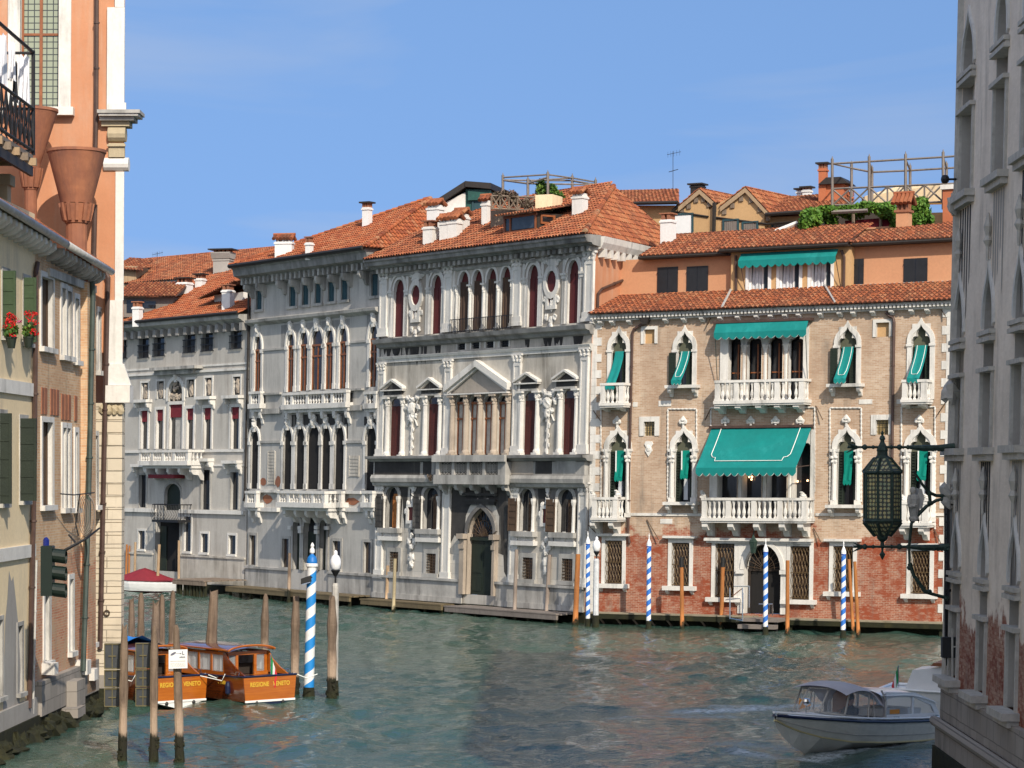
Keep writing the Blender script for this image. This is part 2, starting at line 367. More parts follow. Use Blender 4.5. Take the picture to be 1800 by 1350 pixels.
def brickmat(name, a, b, mortar, w=.25, h=.075, ms=.008, over=None, patch=None, zcut=None, zmat=None, bias=0.):
    """brick courses on the wall's own u,v metres; patch = plaster or older render that has a shape of its own"""
    t = NT(name); uv = t.uvm(); o = t.obj()
    wob = t.n('ShaderNodeTexNoise'); wob.inputs['Scale'].default_value = 1.3; t.l(uv, wob.inputs[0])
    br = t.n('ShaderNodeTexBrick'); br.inputs['Scale'].default_value = 1
    br.inputs['Brick Width'].default_value = w; br.inputs['Row Height'].default_value = h; br.inputs['Mortar Size'].default_value = ms
    br.inputs['Mortar Smooth'].default_value = .3; br.inputs['Bias'].default_value = bias
    br.inputs['Color1'].default_value = (*a, 1); br.inputs['Color2'].default_value = (*b, 1); br.inputs['Mortar'].default_value = (*mortar, 1)
    wob2 = t.mix(.012, uv, uv); vm = t.n('ShaderNodeVectorMath', operation='MULTIPLY_ADD')
    t.l(wob.outputs[1], vm.inputs[0]); vm.inputs[1].default_value = (.05, .05, 0); t.l(uv, vm.inputs[2]); t.l(vm.outputs[0], br.inputs[0])
    col = br.outputs[0]
    n1 = t.noise(o, .45, 6, .65); col = t.mix(t.ramp(n1, [(.4, 0), (.62, .55)]), col, tuple(x*.72 for x in a))
    n4 = t.noise(uv, 4.5, 4, .7, 1, 3, 1); col = t.mix(t.ramp(n4, [(.56, 0), (.68, .75)]), col, b)
    if over: n2 = t.noise(o, .9, 6, .7, off=5); col = t.mix(t.ramp(n2, [(.52, 0), (.6, 1)]), col, over)
    if zcut is not None:                                         # lower zone of the wall of another finish, ragged upper edge
        z0, a2, b2, m2, pl = zcut; sep = t.n('ShaderNodeSeparateXYZ'); t.l(uv, sep.inputs[0])
        br2 = t.n('ShaderNodeTexBrick'); br2.inputs['Scale'].default_value = 1
        br2.inputs['Brick Width'].default_value = w; br2.inputs['Row Height'].default_value = h; br2.inputs['Mortar Size'].default_value = ms
        br2.inputs['Color1'].default_value = (*a2, 1); br2.inputs['Color2'].default_value = (*b2, 1); br2.inputs['Mortar'].default_value = (*m2, 1); t.l(vm.outputs[0], br2.inputs[0])
        n3 = t.noise(o, .8, 6, .7, off=7); low = t.mix(t.ramp(n3, [(.47, 0), (.56, 1)]), br2.outputs[0], pl)
        n5 = t.noise(o, 2.5, 6, .75, 1, 1, 2.5, off=2); low = t.mix(t.ramp(n5, [(.51, 0), (.63, .6)]), low, (.43,.30,.22))
        e = t.noise(o, .5, 6, .6, off=1); ad = t.n('ShaderNodeMath', operation='MULTIPLY_ADD'); t.l(e, ad.inputs[0]); ad.inputs[1].default_value = 5.0; t.l(sep.outputs[1], ad.inputs[2])
        col = t.mix(t.ramp_f(ad.outputs[0], z0+2.5-.12, z0+2.5+.12), low, col)
    n6 = t.noise(uv, 1.5, 5, .7, 1, .11, 1, off=6); n7 = t.noise(o, .4, 4, .6, off=11); mm = t.n('ShaderNodeMath', operation='MULTIPLY'); t.l(t.ramp(n6, [(.5, 0), (.7, .75)]), mm.inputs[0]); t.l(t.ramp(n7, [(.42, 0), (.6, 1)]), mm.inputs[1])
    col = t.mix(mm.outputs[0], col, tuple(x*.32 for x in mortar))
    t.set(col, .88, spec=.25); t.bump(br.outputs[1], -.35, .015)
brickmat('brick_buff', (.42,.275,.18), (.55,.415,.30), (.56,.49,.40), .27, .085, .010, zcut=(4.9, (.25,.06,.028), (.38,.14,.08), (.42,.31,.23), (.27,.065,.03)))
brickmat('brick_rio', (.54,.31,.17), (.66,.46,.28), (.60,.5,.36), .26, .085, .012, zcut=(5.2, (.44,.15,.075), (.56,.28,.16), (.5,.38,.26), (.48,.32,.2)))
brickmat('brick_shade', (.74,.65,.55), (.80,.71,.61), (.77,.68,.58), .26, .085, .008, zcut=(4.2, (.22,.055,.03), (.42,.27,.2), (.25,.13,.09), (.185,.05,.03)))
brickmat('stone_course', (.64,.57,.45), (.58,.50,.38), (.22,.19,.15), 1.1, .42, .022)
brickmat('ashlar', (.60,.565,.50), (.51,.48,.425), (.33,.32,.3), 1.3, .55, .010, over=None)
brickmat('stone_base', (.33,.30,.265), (.27,.245,.215), (.14,.125,.11), .9, .5, .018)
def leaded():
    t = NT('leaded_glass'); uv = t.uvm(); br = t.n('ShaderNodeTexVoronoi', feature='DISTANCE_TO_EDGE'); br.inputs['Scale'].default_value = 4.6; br.inputs['Randomness'].default_value = 0.0
    t.l(uv, br.inputs[0])
    t.set(t.mix(t.ramp(br.outputs[0], [(.06, 0), (.1, 1)]), (.05,.055,.05), (.30,.33,.24)), .2)
leaded()
def filigree():      # pierced metal sheet of the lantern: small round holes over old glass
    t = NT('filigree'); uv = t.uvm(); v = t.n('ShaderNodeTexVoronoi'); v.inputs['Scale'].default_value = 9; v.inputs['Randomness'].default_value = .15; t.l(uv, v.inputs[0])
    n = t.noise(t.obj(), 14, 3)
    t.set(t.mix(t.ramp(v.outputs[0], [(.30, 1), (.42, 0)]), (.05,.055,.045), t.mix(t.ramp(n, [(.4, 0), (.6, 1)]), (.6,.48,.2), (.25,.32,.2))), .4)
filigree()
def leafmat(name, stops):
    t = NT(name); t.set(t.ramp(t.tint(), stops), .6, spec=.3)
    t.b.inputs['Transmission Weight'].default_value = 0
leafmat('leaf', [(0, (.018,.05,.008)), (.5, (.05,.115,.016)), (1, (.12,.19,.03))])
leafmat('leaf_bright', [(0, (.03,.09,.01)), (.5, (.075,.17,.02)), (1, (.15,.25,.035))])
leafmat('leaf_dry', [(0, (.05,.045,.025)), (.5, (.10,.075,.05)), (1, (.17,.10,.08))])
def stripe():        # barber stripes wind round the pole (blue band over white), local z and angle
    for nm, blue, n in (('stripe_bold', (.015,.22,.58), 1.0), ('stripe_thin', (.025,.15,.52), 1.0)):
        t = NT(nm); sep = t.n('ShaderNodeSeparateXYZ'); t.l(t.uvm(), sep.inputs[0])
        md = t.n('ShaderNodeMath', operation='FRACT'); t.l(sep.outputs[1], md.inputs[0])
        g = t.n('ShaderNodeMath', operation='GREATER_THAN'); t.l(md.outputs[0], g.inputs[0]); g.inputs[1].default_value = .5
        f = t.noise(t.obj(), 6, 5, .7); w = t.mix(t.ramp(f, [(.35, .3), (.6, 0)]), (.76,.77,.77), (.45,.45,.43))
        t.set(t.mix(g.outputs[0], w, blue), .5)
stripe()
# ---------------------------------------------------------------- building-kit helpers
def rect_outline(u0, u1, v0, v1): return [(u0, v0), (u0, v1), (u1, v1), (u1, v0)]
def arch_outline(u0, u1, v0, vs, v1, kind='round', k=12):
    """outline from the lower left, over the head, to the lower right"""
    c, h, r = (u0+u1)/2, v1-vs, (u1-u0)/2
    if kind == 'round': hd = [(-math.cos(math.pi*i/k), math.sin(math.pi*i/k)) for i in range(k+1)]
    else:
        lf = {'ogee': [(-1, 0), (-1, .17), (-.93, .34), (-.80, .48), (-.62, .59), (-.42, .68), (-.24, .77), (-.10, .88), (0, 1)],
              'trefoil': [(-1, 0), (-1, .15), (-.90, .30), (-.70, .38), (-.48, .37), (-.52, .52), (-.43, .66), (-.25, .80), (0, 1)],
              'point': [(-1, 0), (-.98, .16), (-.92, .32), (-.82, .48), (-.68, .62), (-.52, .74), (-.34, .85), (-.17, .93), (0, 1)],
              'ogeepoint': [(-1, 0), (-.99, .15), (-.94, .30), (-.85, .43), (-.70, .55), (-.50, .66), (-.28, .77), (-.1, .89), (0, 1)]}[kind]
        hd = lf+[(-x, y) for x, y in lf[:-1][::-1]]
    return [(u0, v0)]+[(c+x*r, vs+y*h) for x, y in hd]+[(u1, v0)]
class Op:
    def __init__(s, u0, u1, v0, v1, vs=None, kind='rect'):
        s.u0, s.u1, s.v0, s.v1, s.vs, s.kind = u0, u1, v0, v1, vs, kind
        s.out = rect_outline(u0, u1, v0, v1) if kind == 'rect' else arch_outline(u0, u1, v0, vs, v1, kind)
def wall_with_openings(mb, u0, u1, v0, v1, ops, n=0.0):
    us = sorted({round(x, 4) for x in [u0, u1]+[q for o in ops for q in (o.u0, o.u1)] if u0-1e-4 <= x <= u1+1e-4})
    vs = sorted({round(x, 4) for x in [v0, v1]+[q for o in ops for q in (o.v0, o.v1)] if v0-1e-4 <= x <= v1+1e-4})
    for a, b in zip(us, us[1:]):
        run = None
        for c, d in list(zip(vs, vs[1:]))+[(None, None)]:
            hole = c is None or any(o.u0-1e-4 < (a+b)/2 < o.u1+1e-4 and o.v0-1e-4 < (c+d)/2 < o.v1+1e-4 for o in ops)
            if not hole: run = (run[0], d) if run else (c, d)
            elif run: mb.poly([(a, run[0], n), (b, run[0], n), (b, run[1], n), (a, run[1], n)]); run = None
    for o in ops:
        if o.kind == 'rect': continue
        P = o.out[1:-1]
        for (a, va), (b, vb) in zip(P, P[1:]):
            if b > a+1e-5: mb.poly([(a, va, n), (b, vb, n), (b, o.v1, n), (a, o.v1, n)])
            elif b < a-1e-5:      # cusp of a trefoil leans back under itself: sliver of wall
                mb.poly([(b, vb, n), (a, va, n), (a, o.v1, n), (b, o.v1, n)]) if False else None
def body(F, root, L, D, v0, vt, mat, u0=0.0):
    """side and rear walls of a building, so that it is a closed block"""
    m = MB(F)
    m.poly([(u0, v0, 0), (u0, vt, 0), (u0, vt, -D), (u0, v0, -D)]); m.poly([(u0+L, v0, 0), (u0+L, v0, -D), (u0+L, vt, -D), (u0+L, vt, 0)])
    m.poly([(u0, v0, -D), (u0, vt, -D), (u0+L, vt, -D), (u0+L, v0, -D)]); m.poly([(u0, vt, -.02), (u0+L, vt, -.02), (u0+L, vt, -D), (u0, vt, -D)])
    return m.build('wall', mat, root)
def grow(pts, d):          # outline moved outwards sideways and up (not at its feet)
    c = (min(p[0] for p in pts)+max(p[0] for p in pts))/2; w = max(p[0] for p in pts)-c; vt = max(p[1] for p in pts); vb = pts[0][1]
    return [(c+(u-c)*(w+d)/w, v+d*max(0, (v-vb)/(vt-vb))) for u, v in pts]
def pane_at(F, root, op, depth, mat, name='pane'):
    m = MB(F); m.poly([(u, v, -depth) for u, v in op.out]); return m.build(name, mat, root)
def window(F, root, op, depth=.35, pane='pane_dark', fmat='istrian', fw=.16, proud=.05, sill=None, mull=None, mmat='wood_frame', name='window', smat=None):
    """stone surround with its reveal (the part), and pane, glazing bars and sill (its sub-parts)"""
    m = MB(F); m.reveal(op.out, proud if fw else 0, -depth)
    if fw: m.band(grow(op.out, fw), op.out, 0.0, proud)
    w = m.build(name, fmat, root)
    if pane: pane_at(F, w, op, depth-.01, pane)
    if mull:
        g = MB(F); d0, d1 = -depth+.0, -depth+.07; W_ = op.u1-op.u0; vt = op.vs if op.vs else op.v1; c = (op.u0+op.u1)/2
        g.box(op.u0, op.u0+.07, op.v0, vt, d0, d1); g.box(op.u1-.07, op.u1, op.v0, vt, d0, d1); g.box(c-.05, c+.05, op.v0, vt, d0, d1)
        g.box(op.u0+.07, c-.05, vt-.09, vt, d0, d1-.01); g.box(c+.05, op.u1-.07, vt-.09, vt, d0, d1-.01)
        for q in mull: y = op.v0+(vt-op.v0)*q; g.box(op.u0+.07, c-.05, y-.04, y+.04, d0, d1-.01); g.box(c+.05, op.u1-.07, y-.04, y+.04, d0, d1-.01)
        g.build('glazing_bars', mmat, w)
    if sill:
        sl, sh, sd = sill; q = MB(F); q.box(op.u0-sl, op.u1+sl, op.v0-sh, op.v0-.002, -.05, sd); q.build('sill', smat or fmat, w)
    return w
def shutter(F, root, u0, u1, v0, v1, n0, n1, mat, slats=.12, name='shutter'):
    m = MB(F); m.box(u0, u1, v0, v1, n0, n0+(n1-n0)*.5); s = .07 if u1-u0 > .3 else .04
    m.box(u0, u0+s, v0, v1, n0+(n1-n0)*.5, n1); m.box(u1-s, u1, v0, v1, n0+(n1-n0)*.5, n1)
    if slats:
        v = v0+.03
        while v < v1-.03: m.box(u0+s, u1-s, v, v+slats*.55, n0+(n1-n0)*.5, n1-.008); v += slats
    return m.build(name, mat, root)
def moulding(F, name, mat, root, prof, u0, u1):      # profile [(n, v)] run along the wall
    m = MB(F); m.prism_u(prof, u0, u1); return m.build(name, mat, root)
def brackets(F, name, mat, root, us, w, v0, v1, n1, n0=0):
    out = []
    for u in us:
        m = MB(F); h = v1-v0
        m.prism_u([(n0, v1), (n0, v0), (n0+(n1-n0)*.25, v0+h*.08), (n0+(n1-n0)*.45, v0+h*.45), (n0+(n1-n0)*.85, v0+h*.5), (n1, v0+h*.72), (n1, v1)], u-w/2, u+w/2)
        out.append(m.build(name, mat, root))
    return out
BAL = [(.045, 0), (.075, .0), (.075, .06), (.04, .10), (.085, .30), (.075, .42), (.035, .62), (.05, .80), (.075, .90), (.075, 1.0)]
def baluster(m, u, v0, v1, n, k=1.0):
    h = v1-v0; m.lathe((u, v0, n), [(r*k, y*h) for r, y in BAL], 6)
def balcony(F, root, u0, u1, vs0, vs1, vr, d, posts, per, br, br_w, br_v0, mat='istrian', n_br=None, ends=2, k=1.15, rail=.13, fin=False):
    """projecting slab with rail, posts, turned balusters and carved brackets"""
    m = MB(F); m.box(u0-.06, u1+.06, vs0, vs1, 0, d+.08); m.box(u0-.02, u1+.02, vs0-.09, vs0-.002, 0, d+.02)
    b = m.build('balcony', mat, root)
    r = MB(F); r.box(u0-.03, u1+.03, vr-rail, vr, d-.2, d+.05); r.box(u0-.03, u0+.22, vr-rail, vr, 0, d-.202); r.box(u1-.22, u1+.03, vr-rail, vr, 0, d-.202)
    r.build('rail', mat, b)
    ps = [u0+.13]+list(posts)+[u1-.13]
    for p in ps:
        q = MB(F); q.box(p-.13, p+.13, vs1+.001, vr-rail-.001, d-.2, d+.02); q.box(p-.16, p+.16, vs1+.002, vs1+.1, d-.22, d+.035); q.build('post', mat, b)
    for a, c in zip(ps, ps[1:]):
        bl = MB(F)
        for i in range(per): baluster(bl, a+.13+(c-a-.26)*(i+.5)/per, vs1+.001, vr-rail-.001, d-.09, k)
        bl.build('balustrade', mat, b)
    for uu in (u0+.1, u1-.1):
        bl = MB(F)
        for i in range(ends): baluster(bl, uu, vs1+.001, vr-rail-.001, .1+(d-.35)*(i+.5)/ends, k)
        bl.build('balustrade', mat, b)
    brackets(F, 'bracket', mat, b, br, br_w, br_v0, vs0-.095, d*.95)
    return b
def scallops(m, P, Q, drop, n=8, t=.5, up=(0, 0, 1), thick=.02):
    """a valance hanging along P-Q with a scalloped lower edge (world points)"""
    ax = Vector(Q)-Vector(P); no = ax.cross(Vector((0, 0, 1))).normalized()*thick; dn = Vector((0, 0, -1))
    K = 6*n; row = []
    for side in (0, 1):
        top, bot = [], []
        for i in range(K+1):
            f = i/K; q = Vector(P)+ax*f+no*side; ph = (i % 6)/6
            y = drop*(.62+.38*abs(math.sin(math.pi*(f*n))))
            for lst, w in ((top, q), (bot, q+dn*y)): m.v.append(w); m.uv.append((f*ax.length, -(w-q).z)); lst.append(len(m.v)-1)
        row.append((top, bot))
        for i in range(K): m.face([bot[i], bot[i+1], top[i+1], top[i]], t)
    (t0, b0), (t1, b1) = row
    for i in range(K): m.face([b0[i], b1[i], b1[i+1], b0[i+1]], t)
    return [ (Vector(P)+ax*(i/K)+dn*drop*(.62+.38*abs(math.sin(math.pi*(i/K*n))))) for i in range(K+1)]
WF = Frame((0,0,0), (1,0,0), (0,1,0), (0,0,1))      # plain world axes
def wtube(m, pts, r, seg=5):
    m2 = MB(WF); m2.tube([tuple(p) for p in pts], r, seg)
    o = len(m.v); m.v += m2.v; m.uv += m2.uv; m.f += [[i+o for i in f] for f in m2.f]; m.t += m2.t
def wsheet(m, grid, t=.5, thick=None):
    """sheet through a grid of world points, rows of equal length"""
    o = len(m.v); R_, C_ = len(grid), len(grid[0])
    for r, row in enumerate(grid):
        for c, q in enumerate(row): m.v.append(Vector(q)); m.uv.append((c/C_, r/R_))
    for r in range(R_-1):
        for c in range(C_-1): m.face([o+r*C_+c, o+r*C_+c+1, o+(r+1)*C_+c+1, o+(r+1)*C_+c], t)
def drape(F, root, u0, u1, vt, vb, n0, n1, trim=True, sag=.0, mat='awning_green', skew=0, ns=3):
    """window awning: cloth that hangs from the head and is held away from the wall at its foot"""
    rows, C_ = [], 9
    for i in range(9):
        f = i/8; nn = n0+(n1-n0)*f**1.5; row = []
        for c in range(C_):
            g = c/(C_-1); row.append(F.p(u0+(u1-u0)*g+skew*f, vt+(vb-vt)*f, nn+.035*math.sin(g*math.pi*3+f)*f+sag*math.sin(math.pi*f)))
        rows.append(row)
    m = MB(WF); wsheet(m, rows); o = m.build('awning', mat, root, smooth=True)
    v = MB(WF); e = scallops(v, rows[-1][0], rows[-1][-1], .24, ns); v.build('valance', mat, o)
    if trim:
        q = MB(WF); L = [Vector(r[1])*.75+Vector(r[2])*.25 for r in rows[:-1]]; Rr = [Vector(r[-2])*.75+Vector(r[-3])*.25 for r in rows[:-1]]
        ft = [Vector(a) for a in rows[-2][1:-1]]; off = F.N*.025
        wtube(q, [p+off for p in L[:-1]]+[p+off for p in ft[1:-1]]+[p+off for p in Rr[:-1][::-1]], .016, 4)
        wtube(q, [p for p in e], .014, 4); q.build('trim', 'awning_trim', o)
    return o
def roof_tiles(name, mat, root, A, B, C, D, pitch=.24, course=.40, lip=.0):
    """barrel tiles, each its own arched shell, laid in columns up the slope A-B (eave) to D-C (top), world points"""
    A, B, C, D = map(Vector, (A, B, C, D)); e = (B-A); Le = e.length; e.normalize()
    nrm = e.cross((D-A) if (D-A).length > .01 else (C-A)).normalized()
    if nrm.z < 0: nrm = -nrm
    s = nrm.cross(e).normalized()
    if s.z < 0: s = -s
    P2 = [((p-A).dot(e), (p-A).dot(s)) for p in (A, B, C, D)]
    m = MB(WF); base = [m.pt(*(A+e*a+s*b-nrm*.03)) for a, b in P2]; m.face(base, .0)
    o = m.build(name, 'tile_bed', root)
    t = MB(WF); amin = min(p[0] for p in P2); amax = max(p[0] for p in P2); x = amin+pitch/2
    while x < amax:
        hits = []
        for (a0, b0), (a1, b1) in zip(P2, P2[1:]+P2[:1]):
            if (a0-x)*(a1-x) < 0: hits.append(b0+(b1-b0)*(x-a0)/(a1-a0))
        if len(hits) >= 2:
            lo, hi = min(hits)-lip, max(hits); b = lo; jit = random.uniform(-.012, .012)
            while b < hi-.05:
                b2 = min(b+course, hi); tn = random.random(); tn = .14+.68*(tn*tn*(3-2*tn)) if random.random() < .86 else .93
                dx = random.uniform(-.012, .012); lift = random.uniform(0, .012); rows = []
                for (bb, rr, up) in ((b-.03, .105*pitch/.24, .035+lift), (b2, .085*pitch/.24, .008)):
                    row = []
                    for k in range(5):
                        a = math.pi*k/4; q = A+e*(x+jit+dx-rr*math.cos(a))+s*bb+nrm*(up+rr*.85*math.sin(a)-.01); row.append(t.pt(*q))
                    rows.append(row)
                for k in range(4): t.face([rows[0][k], rows[0][k+1], rows[1][k+1], rows[1][k]], tn)
                t.face(rows[0], 0)
                b = b2
        x += pitch
    t.build('tiles', mat, o)
    return o
def ridge(root, P, Q, mat='roof_tile_old', r=.14, parent_name='ridge_tiles'):
    P, Q = Vector(P), Vector(Q); n = max(2, int((Q-P).length/.42)); m = MB(WF); d = (Q-P).normalized()
    x = d.cross(Vector((0, 0, 1))).normalized(); y = x.cross(d)
    for i in range(n):
        a, b = P+(Q-P)*(i/n)-d*.03, P+(Q-P)*((i+1)/n); tn = random.random(); rows = []
        for (q, rr, up) in ((a, r*1.08, .05), (b, r*.92, .02)):
            rows.append([m.pt(*(q-x*rr*math.cos(math.pi*k/5)+y*(rr*math.sin(math.pi*k/5)+up-.06))) for k in range(6)])
        for k in range(5): m.face([rows[0][k], rows[0][k+1], rows[1][k+1], rows[1][k]], tn)
        m.face(rows[0], tn)
    return m.build(parent_name, mat, root)
def pxw(px_w, Y): return px_w/FL*Y
def chimney(root, px0, px1, yt, yb, Y, mat='white_chalk', cap='tile', turn=-.3, deep=1.0, name='chimney', base_drop=.25):
    """chimney stack standing in a roof at distance Y: shaft, collar and cap (tile saddle, slab or vented block)"""
    c = W((px0+px1)/2, yb, Y); w = pxw(px1-px0, Y)/(math.cos(turn)+deep*abs(math.sin(turn)))*.98; h = pxw(yb-yt, Y); d = w*deep
    ux = Vector((math.cos(turn), math.sin(turn), 0)); F = Frame(c, ux, (0, 0, 1), Vector((ux.y, -ux.x, 0)))
    capm = {'tile': 'roof_tile', 'slab': 'gutter_dark', 'block': 'roof_tile_old', 'stone': 'rubble_grey'}[cap]
    hc = {'tile': .42, 'slab': .34, 'block': .36, 'stone': .7}[cap]; hc = min(hc, h*.35)
    m = MB(F); m.box(-w/2, w/2, -base_drop, h-hc, -d/2, d/2); m.box(-w/2-.05, w/2+.05, h-hc-.16, h-hc-.06, -d/2-.05, d/2+.05)
    o = m.build(name, mat, root)
    k = MB(F)
    if cap == 'tile':
        for q in (-.32, .0, .32): k.box(w*q-.07, w*q+.07, h-hc+.001, h-hc+.14, -d/2, d/2)
        k.build('cap_block', mat, o); k = MB(F); n = max(3, int((w+.3)/.2))
        for i in range(n):
            u = -w/2-.14+(w+.28)*(i+.5)/n
            for sgn in (-1, 1):
                P, Q = (u, h, 0), (u, h-hc+.15, sgn*(d/2+.16)); k.tube([P, Q], [.10, .12], 6, random.random())
        k.tube([(-w/2-.16, h+.03, 0), (w/2+.16, h+.03, 0)], .10, 6, .6); k.build('cap', capm, o)
    elif cap == 'slab':
        for q in (-.36, .0, .36): k.box(w*q-.06, w*q+.06, h-hc+.001, h-.09, -d/2, d/2)
        k.build('cap_block', 'terracotta_dark', o); k = MB(F); k.box(-w/2-.15, w/2+.15, h-.09, h, -d/2-.15, d/2+.15); k.build('cap', capm, o)
    elif cap == 'block':
        n = max(2, int(w/.3))
        for i in range(n): u = -w/2+w*(i+.5)/n; k.box(u-w/n*.3, u+w/n*.3, h-hc+.001, h-.07, -d/2, d/2)
        k.box(-w/2-.06, w/2+.06, h-.07, h, -d/2-.06, d/2+.06); k.build('cap', 'terracotta_dark', o)
    else:
        k.prism_u([(-d/2-.06, h-hc), (d/2+.06, h-hc), (d/2+.25, h-hc*.45), (-d/2-.25, h-hc*.45)], -w/2-.1, w/2+.1)
        k.box(-w/2-.12, w/2+.12, h-hc*.44, h-hc*.36, -d/2-.2, d/2+.2); k.build('cap_block', mat, o); k = MB(F)
        for q in (-.38, -.13, .13, .38): k.box(w*q-.09, w*q+.09, h-hc*.355, h-.09, -d/2, d/2)
        k.build('vent', 'terracotta_dark', o); k = MB(F); k.box(-w/2-.3, w/2+.3, h-.085, h, -d/2-.3, d/2+.3); k.build('cap', 'gutter_dark', o)
    return o
def foliage(name, mat, blobs, n, size, root=None, base=None, hang=0):
    """leaves: many small faces spread through lumpy volumes; blobs = [(centre, (rx, ry, rz))]"""
    m = MB(WF); vol = [b[1][0]*b[1][1]*b[1][2] for b in blobs]; tot = sum(vol)
    for (c, r), q in zip(blobs, vol):
        for _ in range(int(n*q/tot)):
            while True:
                d = Vector((random.gauss(0, 1), random.gauss(0, 1), random.gauss(0, 1))).normalized()*random.random()**.45
                p = Vector(c)+Vector((d.x*r[0], d.y*r[1], d.z*r[2]))
                if mnoise.noise(p*1.6) > -.28 or random.random() < .25: break
            s = size*random.uniform(.6, 1.3); a = Vector((random.gauss(0, 1), random.gauss(0, 1), random.gauss(0, 1))).normalized()
            b = a.cross(Vector((random.gauss(0, 1), random.gauss(0, 1), random.gauss(0, 1)))).normalized()
            b.z -= hang
            tn = min(1, max(0, .5+.35*mnoise.noise(p*2.3)+random.uniform(-.25, .25)))
            i = [m.pt(*(p-a*s*.5)), m.pt(*(p+b*s*.32)), m.pt(*(p+a*s*.5)), m.pt(*(p-b*s*.32))]; m.face(i, tn)
    return m.build(name, mat, root, base=base)
def pipe_run(F, name, mat, root, pix, n=.12, r=.075):
    m = MB(F); pts = [(*F.uv(x, y, n), n) for x, y in pix]; m.tube(pts, r, 7)
    for a, b in zip(pts, pts[1:]):
        k = int(math.hypot(a[0]-b[0], a[1]-b[1])/2.2)
        for i in range(1, k+1):
            f = i/(k+1); q = [a[j]+(b[j]-a[j])*f for j in range(3)]; dv = (b[0]-a[0], b[1]-a[1]); L = math.hypot(*dv); m.tube([(q[0]-dv[0]/L*.03, q[1]-dv[1]/L*.03, n), (q[0]+dv[0]/L*.03, q[1]+dv[1]/L*.03, n)], r*1.35, 7)
    return m.build(name, mat, root)
# ================================================================ brick palace with green awnings (right)
F3 = wall_frame(1036, 124.4, 1672, 115.2, .016, .0045); L3 = F3.L
P3 = thing('brick_palace', 'buff and red brick palace with pointed white stone windows and bright green awnings', 'building', F3.p(L3/2, 0, 0))
def op3(l, r, t, b, s=None, kind='rect', ym=None):
    u0, v0 = F3.uv(l, b); u1, v1 = F3.uv(r, b); c = (l+r)/2; vt = F3.v(c, t)
    return Op(u0, u1, F3.v(c, b), vt, F3.v(c, s) if s else None, kind)
EV3 = F3.v(1350, 545)                        # height of the eaves
A_ROW = [(1074.5, 1100, 583, 706, 614.7, 'balc'), (1190, 1217, 582, 677, 614.7, 'sill'), (1474, 1505, 574, 674.7, 606.7, 'sill'), (1602, 1634, 569, 702, 604, 'balc')]
TRI = [(1280, 1301.5), (1312.6, 1338), (1350, 1375), (1385.5, 1411.5)]
B_ROW = [(1070.5, 1100, 757, 909, 789, 'balc'), (1186.5, 1216, 757, 882, 789, 'sill'), (1472, 1503.5, 755, 887, 789, 'sill'), (1598.5, 1634.5, 755, 917, 789, 'balc')]
BIG = [(1260.7, 1295), (1304.5, 1338), (1348, 1382.7), (1392, 1424)]
SQ = [(1132, 1151, 579, 604), (1540, 1563, 567, 592), (1132, 1151, 741, 766), (1540, 1562, 738, 764)]
GW = [(1063.5, 1093.5, 950, 1026), (1180.5, 1211.5, 954, 1030), (1256.7, 1290.5, 955.5, 1050), (1388.5, 1422.5, 960, 1054), (1464, 1499, 960, 1040), (1600.5, 1634, 968, 1044)]
oA = [op3(l, r, t, b, s, 'trefoil') for l, r, t, b, s, _ in A_ROW]
oT = [op3(l, r, 580, 705, 605, 'trefoil') for l, r in TRI]
oB = [op3(l, r, t, b, s, 'trefoil') for l, r, t, b, s, _ in B_ROW]
oG = [op3(l, r, 757, 912, 792, 'trefoil') for l, r in BIG]
oS = [op3(l, r, t, b) for l, r, t, b in SQ]
oW = [op3(*g) for g in GW]
oD = op3(1308, 1372, 957, 1079, 1001, 'round')
# an opening is cut as its bounding box; the stone head fills what lies between box and arch
wm = MB(F3); wall_with_openings(wm, 0, L3, .55, EV3, [Op(o.u0, o.u1, o.v0, o.v1) for o in oA+oT+oB+oG+oS+oW+[oD]])
wm.build('wall', 'brick_buff', P3)
body(F3, P3, L3, 16, .55, EV3, 'brick_buff')
# stone base and algae skirt below the walkway
m = MB(F3); m.box(-.05, L3, .35, .55, -.5, .12); m.build('plinth', 'quay_stone', P3)
m = MB(F3); m.box(-.05, L3, -1.2, .348, -.5, .06); m.build('algae_skirt', 'algae', P3)
# quoins, toothed into the brick
for k, (lx, rx) in enumerate(((1037, 1055), (1653, 1671))):
    q = MB(F3); v = .56; i = 0
    ul, ur = F3.u(lx), min(F3.u(rx), L3)
    while v < EV3-.5:
        w = (ur-ul)*(1 if i % 2 else .55); h = .42
        if k == 0: q.box(ul, ul+w, v+.004, v+h-.004, 0, .035)
        else: q.box(ur-w, ur, v+.004, v+h-.004, 0, .035)
        v += h; i += 1
    q.build('quoins', 'istrian', P3)
def head_fill(F, m, op, n=.04):          # stone between the trefoil and its own box
    P = op.out[1:-1]; h = len(P)//2
    for a, b, edge in ((P[:h+1], None, op.u0), (P[h:], None, op.u1)):
        pts = a if edge == op.u0 else a
        poly = [(u, v) for u, v in pts]; poly.append((edge, op.v1)) if edge == op.u0 else poly.insert(0, (edge, op.v1))
        m.prism(poly[::-1], -.30, n)
